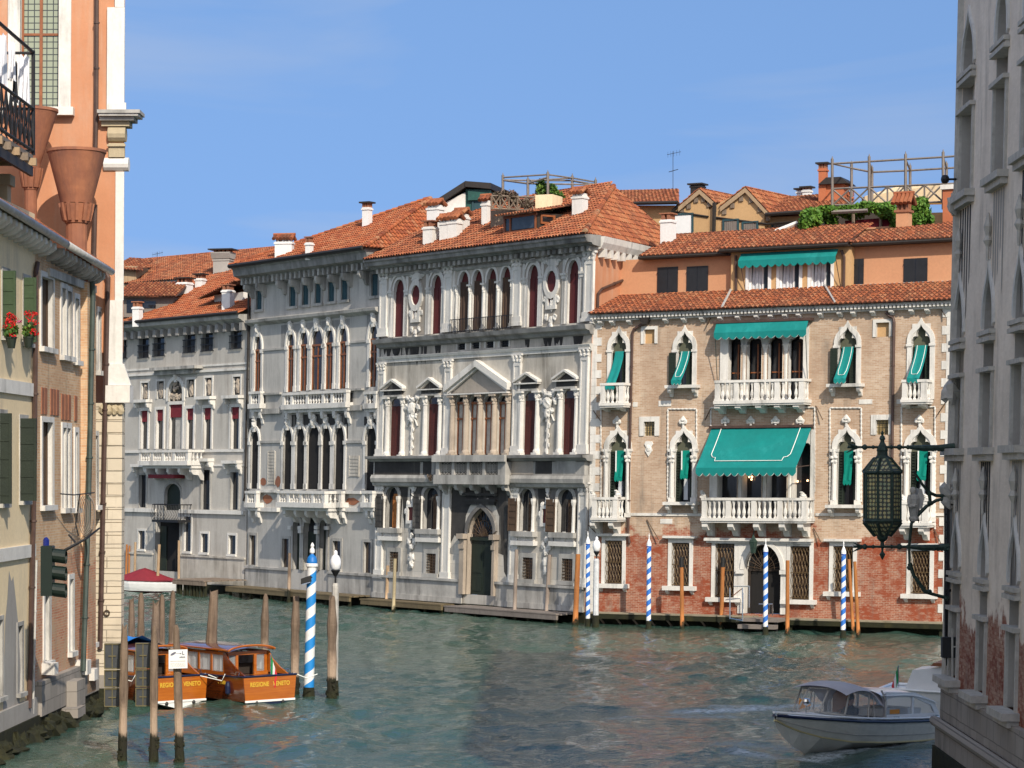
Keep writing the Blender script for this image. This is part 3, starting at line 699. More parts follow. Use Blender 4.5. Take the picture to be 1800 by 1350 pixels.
def ogee_window(F, root, op, dv, capital=False, panel='olive_panel', fw=.24, pane='pane_dark'):
    m = MB(F); m.reveal(op.out, .06, -.32); head_fill(F, m, op)
    inner = arch_outline(op.u0-.02, op.u1+.02, op.v0, op.vs, op.v1-.02, 'ogee'); outer = arch_outline(op.u0-fw, op.u1+fw, op.v0, op.vs, op.v1+dv, 'ogee')
    m.band(outer[1:-1], inner[1:-1], 0, .10)
    if not capital:
        for a, b in ((op.u0-fw, op.u0), (op.u1, op.u1+fw)): m.box(a, b, op.v0, op.vs-.002, 0, .07); m.box(a-.04, b+.04, op.vs-.12, op.vs-.0, .07, .12)
    w = m.build('window', 'istrian', root)
    if capital:
        for c in (op.u0-fw/2, op.u1+fw/2):
            q = MB(F); r = fw*.46; h = op.vs-op.v0
            q.box(c-r*1.1, c+r*1.1, op.v0, op.v0+.22, 0, .2); q.lathe((c, op.v0+.22, .09), [(r, 0), (r*.92, h-.9), (r*1.05, h-.88), (r*1.05, h-.8), (r*.9, h-.78), (r*1.05, h-.55), (r*1.3, h-.32), (r*1.3, h-.24)], 8)
            for s in (-1, 1):
                q.blob((c+s*r*.8, op.vs-.42, .22), (.09, .09, .07), 6); q.blob((c+s*r*.6, op.vs-.62, .2), (.08, .09, .06), 6)
            q.box(c-r*1.45, c+r*1.45, op.vs-.14, op.vs-.005, 0, .24); q.build('column', 'istrian', w)
    pane_at(F, w, op, .31, pane)
    p = MB(F); top = [q for q in op.out if q[1] >= op.vs-1e-6]
    p.poly([(op.u0, op.vs-.06, -.2)]+[(u, v, -.2) for u, v in top]+[(op.u1, op.vs-.06, -.2)]); p.box(op.u0, op.u1, op.vs-.14, op.vs-.06, -.22, -.12); p.build('arch_panel', panel, w)
    return w
def rope(F, root, pix, n=.09, name='rope_moulding'):
    m = MB(F); P = [F.uv(x, y) for x, y in pix]
    for a, b in zip(P, P[1:]):
        L = math.hypot(b[0]-a[0], b[1]-a[1]); k = int(L/.11); pts = []; rr = []
        for i in range(k+1):
            f = i/k; pts.append((a[0]+(b[0]-a[0])*f, a[1]+(b[1]-a[1])*f, n*.5)); rr.append(.052 if i % 2 else .03)
        m.tube(pts, rr, 6)
    return m.build(name, 'istrian', root)
def finial(F, root, px, yt, yb):
    u, v0 = F.uv(px, yb); v1 = F.v(px, yt); h = v1-v0; m = MB(F)
    m.lathe((u, v0-.15, .08), [(.06, 0), (.06, .15), (.17, h*.3+.1), (.08, h*.42+.1), (.2, h*.6+.1), (.15, h*.78+.1), (.03, h+.15)], 7, sq=.6)
    for s in (-1, 1): m.blob((u+s*.15, v0+h*.35, .1), (.10, .13, .06), 6)
    return m.build('finial', 'istrian', root)
wins_A = [ogee_window(F3, P3, o, .30) for o in oA]
wins_B = [ogee_window(F3, P3, o, .30, True, fw=.30) for o in oB]
for w, (l, r, *_), fy in zip(wins_B, B_ROW, (731, 731, 728.5, 729)): finial(F3, w, (l+r)/2+.5, fy, fy+16)
for pix in ([(1057, 905), (1057, 719), (1107, 719), (1107, 905)], [(1174.5, 878), (1174.5, 719), (1225, 719), (1225, 878)],
            [(1250, 752), (1250, 717), (1432.5, 716), (1432.5, 865)], [(1459.5, 882), (1459.5, 717), (1514.5, 717), (1514.5, 882)], [(1585, 880), (1585, 715.5), (1644, 715), (1644, 930)]): rope(F3, P3, pix)
# sills of the plain windows
for o, w in list(zip(oA, wins_A))[1:3]+list(zip(oB, wins_B))[1:3]:
    m = MB(F3); m.box(o.u0-.45, o.u1+.45, o.v0-.16, o.v0-.003, -.1, .55); m.build('sill', 'istrian', w); brackets(F3, 'bracket', 'istrian', w, (o.u0-.25, o.u1+.25), .18, o.v0-.62, o.v0-.165, .45)
# shutters of upper sill windows, folded open against the jambs
for i, k in ((1, 0), (2, 1)):
    o, w = oA[i], wins_A[i]
    shutter(F3, w, o.u0-.40, o.u0-.02, o.v0+.02, o.vs-.15, .12, .17, 'shutter_dkgreen', .14); shutter(F3, w, o.u1-.42, o.u1-.03, o.v0+.02, o.vs-.15, -.2, -.15, 'shutter_dkgreen', .14)
for i in (0, 3):
    o, w = oA[i], wins_A[i]
    shutter(F3, w, o.u0+.02, o.u0+.2, o.v0+.02, o.vs-.15, -.2, -.05, 'shutter_dkgreen', .14); shutter(F3, w, o.u1-.3, o.u1-.02, o.v0+.02, o.vs-.15, -.2, -.12, 'shutter_dkgreen', .14)
for o, w in zip(oB, wins_B):
    shutter(F3, w, o.u0+.02, o.u0+.26, o.v0+.02, o.vs-.15, -.28, -.05, 'shutter_dkgreen', .14); shutter(F3, w, o.u1-.14, o.u1-.02, o.v0+.02, o.vs-.15, -.28, -.05, 'shutter_dkgreen', .14)
# awnings of the single windows
for (o, w, n1, dvb, tr) in zip(oA, wins_A, (.95, .95, .95, 1.0), (.35, .30, .30, .35), (False, True, True, True)):
    vb = (o.v0+.1) if o in (oA[1], oA[2]) else F3.v(1080, 683); drape(F3, w, o.u0+.16, o.u1-.16, o.vs-.08, vb+dvb*.4, -.05, n1, tr, skew=-.05)
for (o, w, yb, tr) in zip(oB, wins_B, (838, 834, 845, 838), (True, True, False, True)):
    c = (o.u0+o.u1)/2; vb = F3.v(1300, yb); a = drape(F3, w, c-.18+.06, o.u1-.18, o.vs-.08, vb, -.12, .12, False, sag=.03, mat='awning_teal', skew=-.02)
    q = MB(F3); q.box(c-.12, c-.06, vb, o.vs-.1, .06, .09); q.build('trim', 'awning_trim' if tr else 'awning_teal', a)
    if yb < 840: q = MB(F3); q.box(c-.1, o.u1-.35, o.v0+.1, vb-.2, -.29, -.26); q.build('curtain', 'curtain_white', w)
# upper group of four lights
tri = MB(F3); u0, u1 = F3.u(1264.5), F3.u(1419.5); vt, vsp, vb = oT[0].v1+.22, oT[0].vs, oT[0].v0
for o in oT: head_fill(F3, tri, o, .05); tri.reveal(o.out, .05, -.32)
edges = [u0]+[x for o in oT for x in (o.u0, o.u1)]+[u1]
tri.box(u0, u1, vt-.21, vt, 0, .06)
tri.box(u0, oT[0].u0-.001, vb, vt-.212, 0, .09); tri.box(oT[-1].u1+.001, u1, vb, vt-.212, 0, .09)
TW = tri.build('window', 'istrian', P3)
m = MB(F3)
for a, b in zip(oT, oT[1:]): m.box(a.u1, b.u0, vsp-.05, vt-.22, -.3, .045)
m.build('arcade', 'istrian', TW)
for a, b in zip(oT, oT[1:]):
    c = (a.u1+b.u0)/2; q = MB(F3); r = .13; h = vsp-vb
    q.lathe((c, vb, -.08), [(r*1.3, 0), (r*1.3, .12), (r, .18), (r*.9, h-.55), (r*1.1, h-.53), (r*.9, h-.48), (r*1.3, h-.25), (r*1.7, h-.1), (r*1.7, h-.055)], 9); q.build('column', 'istrian', TW)
for o in oT:
    pane_at(F3, TW, o, .5, 'pane_dark'); c = (o.u0+o.u1)/2; q = MB(F3); q.box(c-.035, c+.035, vb, vsp, -.49, -.44); q.box(o.u0, o.u1, vb+1.4, vb+1.46, -.49, -.45); q.build('glazing_bars', 'wood_frame', TW)
# lower group behind the big awning
big = MB(F3); b0, b1 = F3.u(1249), F3.u(1433); vb, vs_ = oG[0].v0, oG[0].vs
for o in oG: head_fill(F3, big, o, .05); big.reveal(o.out, .05, -.6)
big.box(b0, oG[0].u0-.001, vb, oG[0].v1, 0, .09); big.box(oG[-1].u1+.001, b1, vb, oG[0].v1, 0, .09)
BW = big.build('window', 'istrian', P3)
m = MB(F3)
for a, b in zip(oG, oG[1:]): m.box(a.u1, b.u0, vs_, oG[0].v1, -.3, .045)
m.build('arcade', 'istrian', BW)
for a, b in zip(oG, oG[1:]):
    c = (a.u1+b.u0)/2; q = MB(F3); r = .15; h = vs_-vb
    q.lathe((c, vb, -.08), [(r*1.3, 0), (r*1.3, .15), (r, .2), (r*.92, h-.6), (r*1.3, h-.3), (r*1.6, h-.1), (r*1.6, h-.002)], 9); q.build('column', 'istrian', BW)
for o in oG: pane_at(F3, BW, o, .59, 'pane_dark')
c = F3.u(1363); fv = F3.v(1363, 732)
for px in (1276, 1320.5, 1364, 1407.5): finial(F3, BW, px, 731, 746)
lampm = bpy.data.materials.new('lamp_lit'); lampm.use_nodes = True; lampm.node_tree.nodes['Principled BSDF'].inputs['Emission Color'].default_value = (1, .55, .25, 1); lampm.node_tree.nodes['Principled BSDF'].inputs['Emission Strength'].default_value = 4; M['lamp_lit'] = lampm
m = MB(F3)
for px, py in ((1317, 838), (1322, 838), (1321, 842.5), (1419.5, 844.5), (1402, 846)):
    u, v = F3.uv(px, py, -.4); m.lathe((u, v-.06, -.4), [(.02, 0), (.06, .05), (.02, .11)], 6)
m.build('lamp_bulb', 'lamp_lit', BW)
# square windows with stone frames
for o, k in zip(oS, (0, 0, 1, 1)):
    w = window(F3, P3, o, .18, 'tan_plaster' if not k else 'pane_amber', 'istrian', .16 if not k else .26, .05)
    if k:
        g = MB(F3)
        for i in range(1, 4): u = o.u0+(o.u1-o.u0)*i/4; g.box(u-.012, u+.012, o.v0, o.v1, -.1, -.075); v = o.v0+(o.v1-o.v0)*i/4; g.box(o.u0, o.u1, v-.012, v+.012, -.098, -.078)
        g.build('grille', 'iron', w)
# plain stones let into the wall, and a shield
for l, r, t, b in ((1158, 1180, 704.5, 714), (1113, 1121, 706.5, 715), (1510, 1533.5, 702, 710), (1576, 1585, 702, 710), (1161, 1182, 912, 920.5)):
    q = MB(F3); q.box(F3.u(l, (t+b)/2), F3.u(r, (t+b)/2), F3.v((l+r)/2, b), F3.v((l+r)/2, t), -.01, .025); q.build('stone_tablet', 'istrian', P3)
u, v = F3.uv(1141, 788); q = MB(F3); q.prism([(u-.17, v+.36), (u-.24, v+.22), (u-.14, v+.05), (u-.2, v-.12), (u, v-.42), (u+.2, v-.12), (u+.14, v+.05), (u+.24, v+.22), (u+.17, v+.36)], 0, .07); q.blob((u, v, .07), (.12, .2, .06), 8); q.build('shield', 'istrian', P3)
# string course
q = MB(F3)
for a, b in ((1110, 1234), (1434, 1584), (1643, 1668)):
    va = F3.v((a+b)/2, 902); q.box(F3.u(a, 902), F3.u(b, 902), va-.14, va, 0, .06)
q.build('string_course', 'istrian', P3)
# balconies
def px_balcony(F, root, l, r, yr, ys0, ys1, d, posts, per, br, brw, yb, **kw):
    c = (l+r)/2; u0, u1 = F.u(l, yr, d), F.u(r, yr, d); f = lambda y: F.v(c, y, d)
    return balcony(F, root, u0, u1, f(ys1), f(ys0), f(yr), d, [F.u(x, yr, d) for x in posts], per, [F.u(x, ys1, d*.5) for x in br], brw, F.v(c, yb), **kw)
px_balcony(F3, P3, 1257, 1413, 667, 703, 709, .95, (1294, 1330, 1366), 3, (1266, 1302, 1338, 1371, 1404), .3, 727)
px_balcony(F3, P3, 1056, 1096, 673, 708, 713, .95, (), 3, (1063, 1092), .22, 724)
px_balcony(F3, P3, 1586, 1628, 667, 702, 707, .95, (), 3, (1593, 1622), .22, 719)
px_balcony(F3, P3, 1234, 1418, 875, 911, 916, 1.05, (1280, 1325, 1371), 4, (1245, 1290, 1335, 1380, 1413), .3, 944)
px_balcony(F3, P3, 1041, 1085, 874, 910, 914, 1.05, (), 4, (1048, 1080), .26, 940)
px_balcony(F3, P3, 1584, 1630, 882, 919, 924, 1.05, (), 4, (1591, 1624), .26, 950)
def statue(F, root, px, y0, y1, d):
    u, v = F.uv(px, y1, d); h = F.v(px, y0, d)-v; q = MB(F)
    q.box(u-.14, u+.14, v, v+.1, d-.14, d+.14); q.blob((u, v+h*.36, d), (.15, h*.3, .17), 8); q.blob((u-.03, v+h*.66, d+.04), (.12, h*.2, .12), 8); q.blob((u-.06, v+h*.88, d+.1), (.09, h*.13, .11), 8); return q.build('carved_lion', 'istrian', root)
BAs = [o for o in P3.children if o.name.startswith('balcony')]
for px, y0, y1, k in ((1236.5, 862, 875, 3), (1412, 864, 876, 3), (1042.5, 862, 874, 4), (1086, 861, 874, 4), (1588, 869, 882, 5), (1628, 868, 881, 5)): statue(F3, BAs[k], px, y0, y1, .93)
# ground floor windows: frame, hood, sill and curled iron grilles
for i, (o, (l, r, t, b)) in enumerate(zip(oW, GW)):
    w = window(F3, P3, o, .3, 'pane_brown', 'istrian', .2, .06, sill=(.42, .22, .28))
    q = MB(F3); q.box(o.u0-.42, o.u1+.42, o.v1+.24, o.v1+.36, 0, .3); q.box(o.u0-.3, o.u1+.3, o.v1+.20, o.v1+.238, 0, .2)
    if i not in (2, 3): q.build('hood', 'istrian', w)
    brackets(F3, 'sill_bracket', 'istrian', w, (o.u0-.2, o.u1+.2), .16, o.v0-.42, o.v0-.225, .2)
    g = MB(F3); W_ = o.u1-o.u0; n = 6
    for k in range(n):
        for ph in (0, math.pi):
            pts = [(o.u0+W_*(k+.5)/n+.07*math.sin(ph+j*.9), o.v0+.05+(o.v1-o.v0-.1)*j/16, -.03+.03*math.cos(ph+j*.9)) for j in range(17)]; g.tube(pts, .013, 3)
    for f in (.03, .5, .97): y = o.v0+(o.v1-o.v0)*f; g.box(o.u0, o.u1, y-.018, y+.018, -.04, -.01)
    g.build('grille', 'iron_gilt', w)
# water door in its stone block
m = MB(F3); a0, a1 = F3.u(1243.5), F3.u(1433); vt = F3.v(1340, 948); vd = oD.v0
wall_with_openings(m, oW[2].u1+.21, oW[3].u0-.21, vd, vt-.1, [oD], .07); m.reveal(oD.out, .07, -.5); m.box(a0, a1, vt-.09, vt+.06, 0, .32); m.box(a0+.08, a1-.08, vt-.2, vt-.092, .072, .2)
m.band(arch_outline(oD.u0-.22, oD.u1+.22, oD.vs, oD.vs+.001, oD.v1+.2)[1:-1], arch_outline(oD.u0, oD.u1, oD.vs, oD.vs+.001, oD.v1)[1:-1], .07, .14)
for a, b in ((oD.u0-.42, oD.u0+.02), (oD.u1-.02, oD.u1+.42)): m.box(a, b, oD.vs-.22, oD.vs-.02, .072, .2)
DW = m.build('door', 'istrian', P3)
pane_at(F3, DW, oD, .48, 'dark_void', 'door_leaf')
q = MB(F3); c = (oD.u0+oD.u1)/2; q.box(oD.u0, oD.u1, oD.vs-.1, oD.vs+.02, -.47, -.4); q.box(c-.05, c+.05, oD.v0, oD.vs-.1, -.47, -.41); q.box(oD.u0+.01, oD.u0+.14, oD.v0, oD.vs-.1, -.47, -.41); q.box(oD.u1-.14, oD.u1-.01, oD.v0, oD.vs-.1, -.47, -.41); q.build('door_frame', 'interior_brown', DW)
g = MB(F3); rr = (oD.u1-oD.u0)/2; hh = oD.v1-oD.vs
for k in range(13):
    a = math.pi*(k+.5)/13; g.tube([(c-rr*.2*math.cos(a), oD.vs+hh*.2*math.sin(a), -.2), (c-rr*.62*math.cos(a)+.05*math.sin(k*2.), oD.vs+hh*.62*math.sin(a), -.17), (c-rr*.97*math.cos(a), oD.vs+hh*.97*math.sin(a), -.2)], .016, 4)
for q_ in (.2, .55, .97): g.tube([(c-rr*q_*math.cos(math.pi*j/16), oD.vs+hh*q_*math.sin(math.pi*j/16), -.2) for j in range(17)], .016, 4)
g.build('fan_grille', 'iron_rust', DW)
# wall lantern over the door
u, v = F3.uv(1324, 962, .6); m = MB(F3); m.lathe((u, v-.3, .6), [(.13, 0), (.22, .55), (.24, .58), (.1, .75), (.03, .95)], 6); m.tube([(u, v+.6, .6), (u, v+.85, .5), (u, v+.95, .1)], .03, 5); m.build('door_lantern', 'bronze_green', P3)
# wide awning over the lower balcony, and the rolled one above
def lin(a, b, f): return Vector(a)*(1-f)+Vector(b)*f
n1 = 2.0; uT0, uT1 = F3.u(1252, 752), F3.u(1428, 752); vT = F3.v(1340, 752); vB = F3.v(1310, 822, n1); uB0, uB1 = F3.u(1223, 822, n1), F3.u(1399, 822, n1)
rows = [[F3.p(uT0+(uT1-uT0)*c/16+((uB0-uT0)*(1-c/16)+(uB1-uT1)*c/16)*r/8, vT+(vB-vT)*r/8, .1+(n1-.1)*r/8-.06*math.sin(math.pi*r/8)-.035*abs(math.sin(c*math.pi/4))*math.sin(math.pi*r/8)+random.uniform(-.008,.008)) for c in range(17)] for r in range(9)]
m = MB(WF); wsheet(m, rows); AW = m.build('awning', 'awning_green', P3, smooth=True)
v_ = MB(WF); e = scallops(v_, rows[-1][0], rows[-1][-1], .42, 14)
v_.build('valance', 'awning_green', AW)
q = MB(WF); of = F3.N*.03+Vector((0, 0, .03)); wtube(q, e, .02, 4)
def rp(fc, fr): return lin(lin(rows[0][0], rows[0][-1], fc), lin(rows[-1][0], rows[-1][-1], fc), fr)-F3.N*.06*math.sin(math.pi*fr)+of
wtube(q, [rp(.105, .02)]+[rp(.105, k/8) for k in range(1, 6)]+[rp(.105, .68), rp(.125, .74), rp(.16, .76), rp(.165, .84)]+[rp(.165+(.67)*k/8, .84) for k in range(1, 8)]+[rp(.835, .84), rp(.84, .76), rp(.875, .74), rp(.895, .68)]+[rp(.895, k/8) for k in (5, 4, 3, 2, 1)]+[rp(.895, .02)], .022, 4)
q.build('trim', 'awning_trim', AW)
m = MB(F3); m.box(uT0-.1, uT1+.1, vT+.0, vT+.13, 0, .22); m.tube([(uB0+.1, vB, n1-.03), (uT0+.15, vT-1.9, .1)], .025, 5); m.tube([(uB1-.1, vB, n1-.03), (uT1-.1, vT-1.9, .1)], .025, 5); m.build('awning_frame', 'lead_pipe', AW)
uA, uB = F3.u(1259, 568, .5), F3.u(1421, 568, .5); vA = F3.v(1340, 566, .5)
rows = [[F3.p(uA+(uB-uA)*c/10, vA-.12*r, .5+.07*r) for c in range(11)] for r in range(5)]
m = MB(WF); wsheet(m, rows); SA = m.build('rolled_awning', 'awning_green', P3)
v_ = MB(WF); e = scallops(v_, rows[-1][0], rows[-1][-1], .36, 12); v_.build('valance', 'awning_green', SA); q = MB(WF); wtube(q, e, .016, 4); q.build('trim', 'awning_trim', SA)
m = MB(F3); m.box(uA-.2, uB+.1, vA+.005, vA+.13, 0, .55); m.build('awning_frame', 'lead_pipe', SA)
for a in (uA+.05, uB-.05): q = MB(F3); q.tube([(a, vA-.5, .75), (a-.1, vA-3.2, .1)], .02, 5); q.build('awning_arm', 'pipe_green', SA)
# eaves: rope cornice, little brackets
m = MB(F3); vE = EV3
m.box(-.1, L3, vE-.02, vE+.10, -.3, .42)
k = int(L3/.2)
q = MB(F3)
for i in range(k): u = i*.2; q.box(u+.03, u+.14, vE-.16, vE-.022, .0, .44)
m.box(-.1, L3, vE-.26, vE-.165, 0, .2)
cor = m.build('cornice', 'istrian', P3); q.build('dentils', 'istrian', cor)
brackets(F3, 'corbel', 'istrian', cor, [F3.u(x, 553, .2) for x in (1042, 1056, 1076, 1106, 1134, 1170, 1202, 1234, 1266, 1297, 1330, 1355, 1380, 1404, 1442, 1476, 1500, 1534, 1567, 1602, 1630)], .22, vE-.5, vE-.262, .34)
# iron tie bars on the wall
for (a, b), (c, d) in (((1254, 549), (1242, 573)), ((1250, 717), (1239, 739)), ((1043, 722), (1056, 740)), ((1434, 713), (1446, 738)), ((1665, 703), (1648, 729)), ((1137, 913), (1158, 949)), ((1035, 923), (1053, 943)), ((1430, 928), (1443, 953)), ((1643, 932), (1654, 956)), ((1655, 545), (1662, 556)), ((1243, 933), (1237, 948))):
    q = MB(F3); q.tube([(*F3.uv(a, b, .05), .05), (*F3.uv(c, d, .25), .25)], .03, 4); q.build('tie_bar', 'iron_rust', P3)
# downpipes
pipe_run(F3, 'downpipe', 'lead_pipe', P3, [(1138, 556), (1132, 568), (1114, 579), (1111.5, 586), (1106, 820), (1103.8, 940), (1106.5, 955)])
m = MB(F3); u, v = F3.uv(1135, 558, .2); m.prism([(u-.35, v+.05), (u-.12, v-.35), (u+.12, v-.35), (u+.3, v+.05), (u+.1, v+.22), (u-.25, v+.2)], .05, .4); m.build('rain_hopper', 'gutter_dark', P3)
pipe_run(F3, 'downpipe', 'lead_pipe', P3, [(1557, 549), (1562, 555), (1570, 559), (1571.5, 566), (1569, 720), (1567, 900)])
# lower tiled roof over the front
eu, ev = .0, vE+.11
nT = -3.4; vTop = vE+1.32
A, B = F3.p(-.05, ev, .62), F3.p(L3+.1, ev, .62); C, D = F3.p(L3+.1, vTop, nT), F3.p(-.05, vTop, nT)
roof_tiles('roof', 'roof_tile_old', P3, A, B, C, D, .25, .42)
RF3 = [o for o in P3.children if o.name.startswith('roof')][-1]
for px, py, n in ((1165, 534, -.8), (1363, 527, -.9), (1538, 520, -.9)):
    u, v = F3.uv(px, py, n); q = MB(F3); q.tube([(u, v, n-.2), (u, v, n+.25)], .16, 8); q.build('vent_tile', 'roof_tile_old', RF3)
for x0, x1 in ((1270, 1284), (1468, 1448)):
    q = MB(F3); a = (*F3.uv(x1 if x1 > x0 else x0, 517, -3.2),); q.tube([(F3.u(x0, 545, .5), ev+.12, .55), (F3.u(x1, 517, -3.2), vTop+.1, -3.3)], .06, 5); q.build('lead_flashing', 'gutter_zinc', RF3)
# ---- set-back top floor in orange plaster
FP = F3.shift(-3.5); vb = vTop-.15
def opP(l, r, t, b, F=FP): c = (l+r)/2; u0, _ = F.uv(l, b); u1, _ = F.uv(r, b); return Op(u0, u1, F.v(c, b), F.v(c, t))
uL, uRt = FP.u(1090, 500), L3-.1; vEp = FP.v(1200, 452); nB = .45; FB = F3.shift(-3.5+nB)
ubl, ubr = FP.u(1285, 480), FP.u(1496, 480)
sh = [opP(1156.5, 1190.5, 469.5, 516), opP(1208, 1243.5, 468, 515.2), opP(1502.5, 1517, 455, 507), opP(1589.5, 1629, 454, 504)]
m = MB(FP); wall_with_openings(m, uL, ubl, vb, vEp, sh[:2]); wall_with_openings(m, ubr, uRt, vb, vEp+.1, sh[2:]); PW = m.build('attic_wall', 'salmon_plaster', P3)
for o in sh:
    w = window(FP, P3, o, .12, None, 'salmon_plaster', 0); c = (o.u0+o.u1)/2
    s1 = MB(FP); s1.box(o.u0-.03, c-.012, o.v0, o.v1, -.03, .05); s1.box(o.u0-.05, o.u0+.1, o.v1-.35, o.v1-.28, .05, .07); s1.build('shutter', 'shutter_black', w); s2 = MB(FP); s2.box(c+.012, o.u1+.03, o.v0, o.v1, -.03, .05); s2.box(o.u1-.1, o.u1+.05, o.v1-.35, o.v1-.28, .05, .07); s2.build('shutter', 'shutter_black', w)
wn = [opP(1316, 1350, 462, 514, FB), opP(1370, 1404.5, 460.5, 513.5, FB), opP(1425, 1460, 458.5, 512.5, FB)]
vEb = FB.v(1390, 437); b0, b1 = FB.u(1285, 480), FB.u(1496, 480)
m = MB(FB); wall_with_openings(m, b0, b1, vb, vEb, wn); m.box(b0-.002, b0, vb, vEb, -nB, 0); m.box(b1, b1+.002, vb, vEb, -nB, 0); m.build('bay_wall', 'tan_plaster', P3)
for o in wn:
    w = window(FB, P3, o, .25, 'pane_blue', 'white_paint', .17, .04, sill=(.2, .09, .1)); q = MB(FB)
    c = (o.u0+o.u1)/2; hh = o.v1-o.v0
    q.box(o.u0, o.u0+.08, o.v0, o.v1, -.24, -.16); q.box(o.u1-.08, o.u1, o.v0, o.v1, -.24, -.16); q.box(c+.12, c+.2, o.v0, o.v1, -.24, -.17); q.build('sash', 'white_paint', w)
    q = MB(WF); wsheet(q, [[FB.p(o.u0+.08+(c-o.u0+.02)*k/14+.02*r, o.v0+hh*(.02+.96*r/4), -.215+.03*math.sin(k*1.3+r*.3)) for k in range(15)] for r in range(5)]); q.build('curtain', 'curtain_white', w)
uA, uB = FB.u(1301, 450, .35), FB.u(1472, 450, .35); vA = FB.v(1390, 441, .35)
rows = [[FB.p(uA+(uB-uA)*c/10, vA-.1*r, .2+.1*r) for c in range(11)] for r in range(5)]
m = MB(WF); wsheet(m, rows); SA = m.build('rolled_awning', 'awning_green', P3); v_ = MB(WF); scallops(v_, rows[-1][0], rows[-1][-1], .4, 13); v_.build('valance', 'awning_green', SA)
for a in (uA+.1, uB-.02): q = MB(FB); q.tube([(a, vA-.5, .55), (a+.12, vA-2.0, .06)], .022, 5); q.build('awning_arm', 'lead_pipe', SA)
m = MB(FP); m.box(uL, ubl, vb+.02, vb+.16, .0, .12); m.box(ubr+.1, uRt, vb+.02, vb+.2, 0, .12); m.build('flashing', 'gutter_zinc', P3)
m = MB(FP)
for a, b, n, v in ((FP.u(1131, 450), ubl-.05, .55, vEp), (ubl-.25, ubr+.2, .55+nB, vEb), (ubr+.25, uRt+.2, .55, vEp+.12)): m.tube([(a, v+.02, n), (b, v+.02, n)], .1, 7); m.box(a, b, v-.06, v+.06, -.2, n-.1)
m.build('gutter', 'gutter_dark', P3)
pipe_run(FB, 'downpipe', 'lead_pipe', P3, [(1293.5, 449), (1294, 516)], .1); pipe_run(FB, 'downpipe', 'lead_pipe', P3, [(1479, 440), (1484, 452), (1483, 508)], .1)
vr = vEp+2.0
for a, b, n, v, hh, dp in ((FP.u(1131, 450), ubl+.2, .6, vEp+.1, 1.5, 4.2), (ubl-.3, ubr+.25, .6+nB, vEb+.1, 1.35, 4.2), (ubr-.4, uRt+.3, .6, vEp+.22, 1.9, 4.8)):
    roof_tiles('roof', 'roof_tile_old', P3, FP.p(a, v, n), FP.p(b, v, n), FP.p(b-.3, v+hh, n-dp), FP.p(a+.3, v+(hh if hh < 1.8 else .85), n-(dp if hh < 1.8 else 3.0)), .25, .42)
for px, py, n in ((1297, 425, -.6), (1405, 419, -.4), (1602, 411, -1.)):
    u, v = FP.uv(px, py, n); q = MB(FP); q.tube([(u, v, n-.2), (u, v, n+.25)], .17, 8); q.build('vent_tile', 'roof_tile_old', P3)
m = MB(FP); m.poly([(uRt, vb, 0), (uRt, vEp, 0), (uRt, vEp, -9), (uRt, vb, -9)]); m.build('wall', 'salmon_plaster', P3)
# parapet of the roof garden
m = MB(FP); a, b = FP.u(1321, 420, -4), FP.u(1560, 410, -4); v = FP.v(1400, 410, -4.1); m.box(a, b, v-.9, v, -4.6, -4.2); m.box(a-.05, b+.05, v, v+.1, -4.7, -4.1); m.build('parapet', 'salmon_plaster', P3)
# ================================================================ white stone palace with pediments (middle)
def opx(F, l, r, t, b, s=None, kind='rect', n=0):
    c = (l+r)/2; v0 = F.v(c, b, n); v1 = F.v(c, t, n); y = s if s else (t+b)/2
    return Op(F.u(l, y, n), F.u(r, y, n), v0, v1, F.v(c, s, n) if s else None, kind)
def flat(F, m, l, r, t, b, n0, n1): c = (l+r)/2; y = (t+b)/2; m.box(F.u(l, y), F.u(r, y), F.v(c, b), F.v(c, t), n0, n1)
def cap(F, m, u, v0, v1, w, n):          # leafy capital
    h = v1-v0; m.prism([(u-w*.42, v0), (u+w*.42, v0), (u+w*.6, v1-h*.2), (u-w*.6, v1-h*.2)], 0, n+.02); m.box(u-w*.72, u+w*.72, v1-h*.2, v1, 0, n+.09)
    for s in (-1, 0, 1):
        m.blob((u+s*w*.42, v0+h*.3, n+.03), (w*.19, h*.2, .06), 6, .25); m.blob((u+s*w*.5, v0+h*.66, n+.05), (w*.17, h*.2, .07), 6, .25)
def pilaster(F, root, px, yc0, yc1, yb, w=.62, n=.12, mat='istrian', flute=True):
    """capital from yc0 (top) to yc1, shaft down to yb"""
    ub, vb = F.uv(px, yb); u = ub; vc1, vc0 = F.v(px, yc1), F.v(px, yc0); m = MB(F)
    m.box(u-w/2, u+w/2, vb+.5, vc1, 0, n); m.box(u-w*.62, u+w*.62, vb, vb+.5, 0, n+.06); m.box(u-w*.7, u+w*.7, vb, vb+.18, 0, n+.09)
    if flute:
        m.box(u-w/2, u-w*.33, vb+.5, vc1, n, n+.035); m.box(u+w*.33, u+w/2, vb+.5, vc1, n, n+.035); m.box(u-w*.33, u+w*.33, vc1-.14, vc1, n, n+.035)
    o = m.build('pilaster', mat, root); q = MB(F); cap(F, q, u, vc1+.002, vc0, w, n); q.build('capital', mat, o); return o
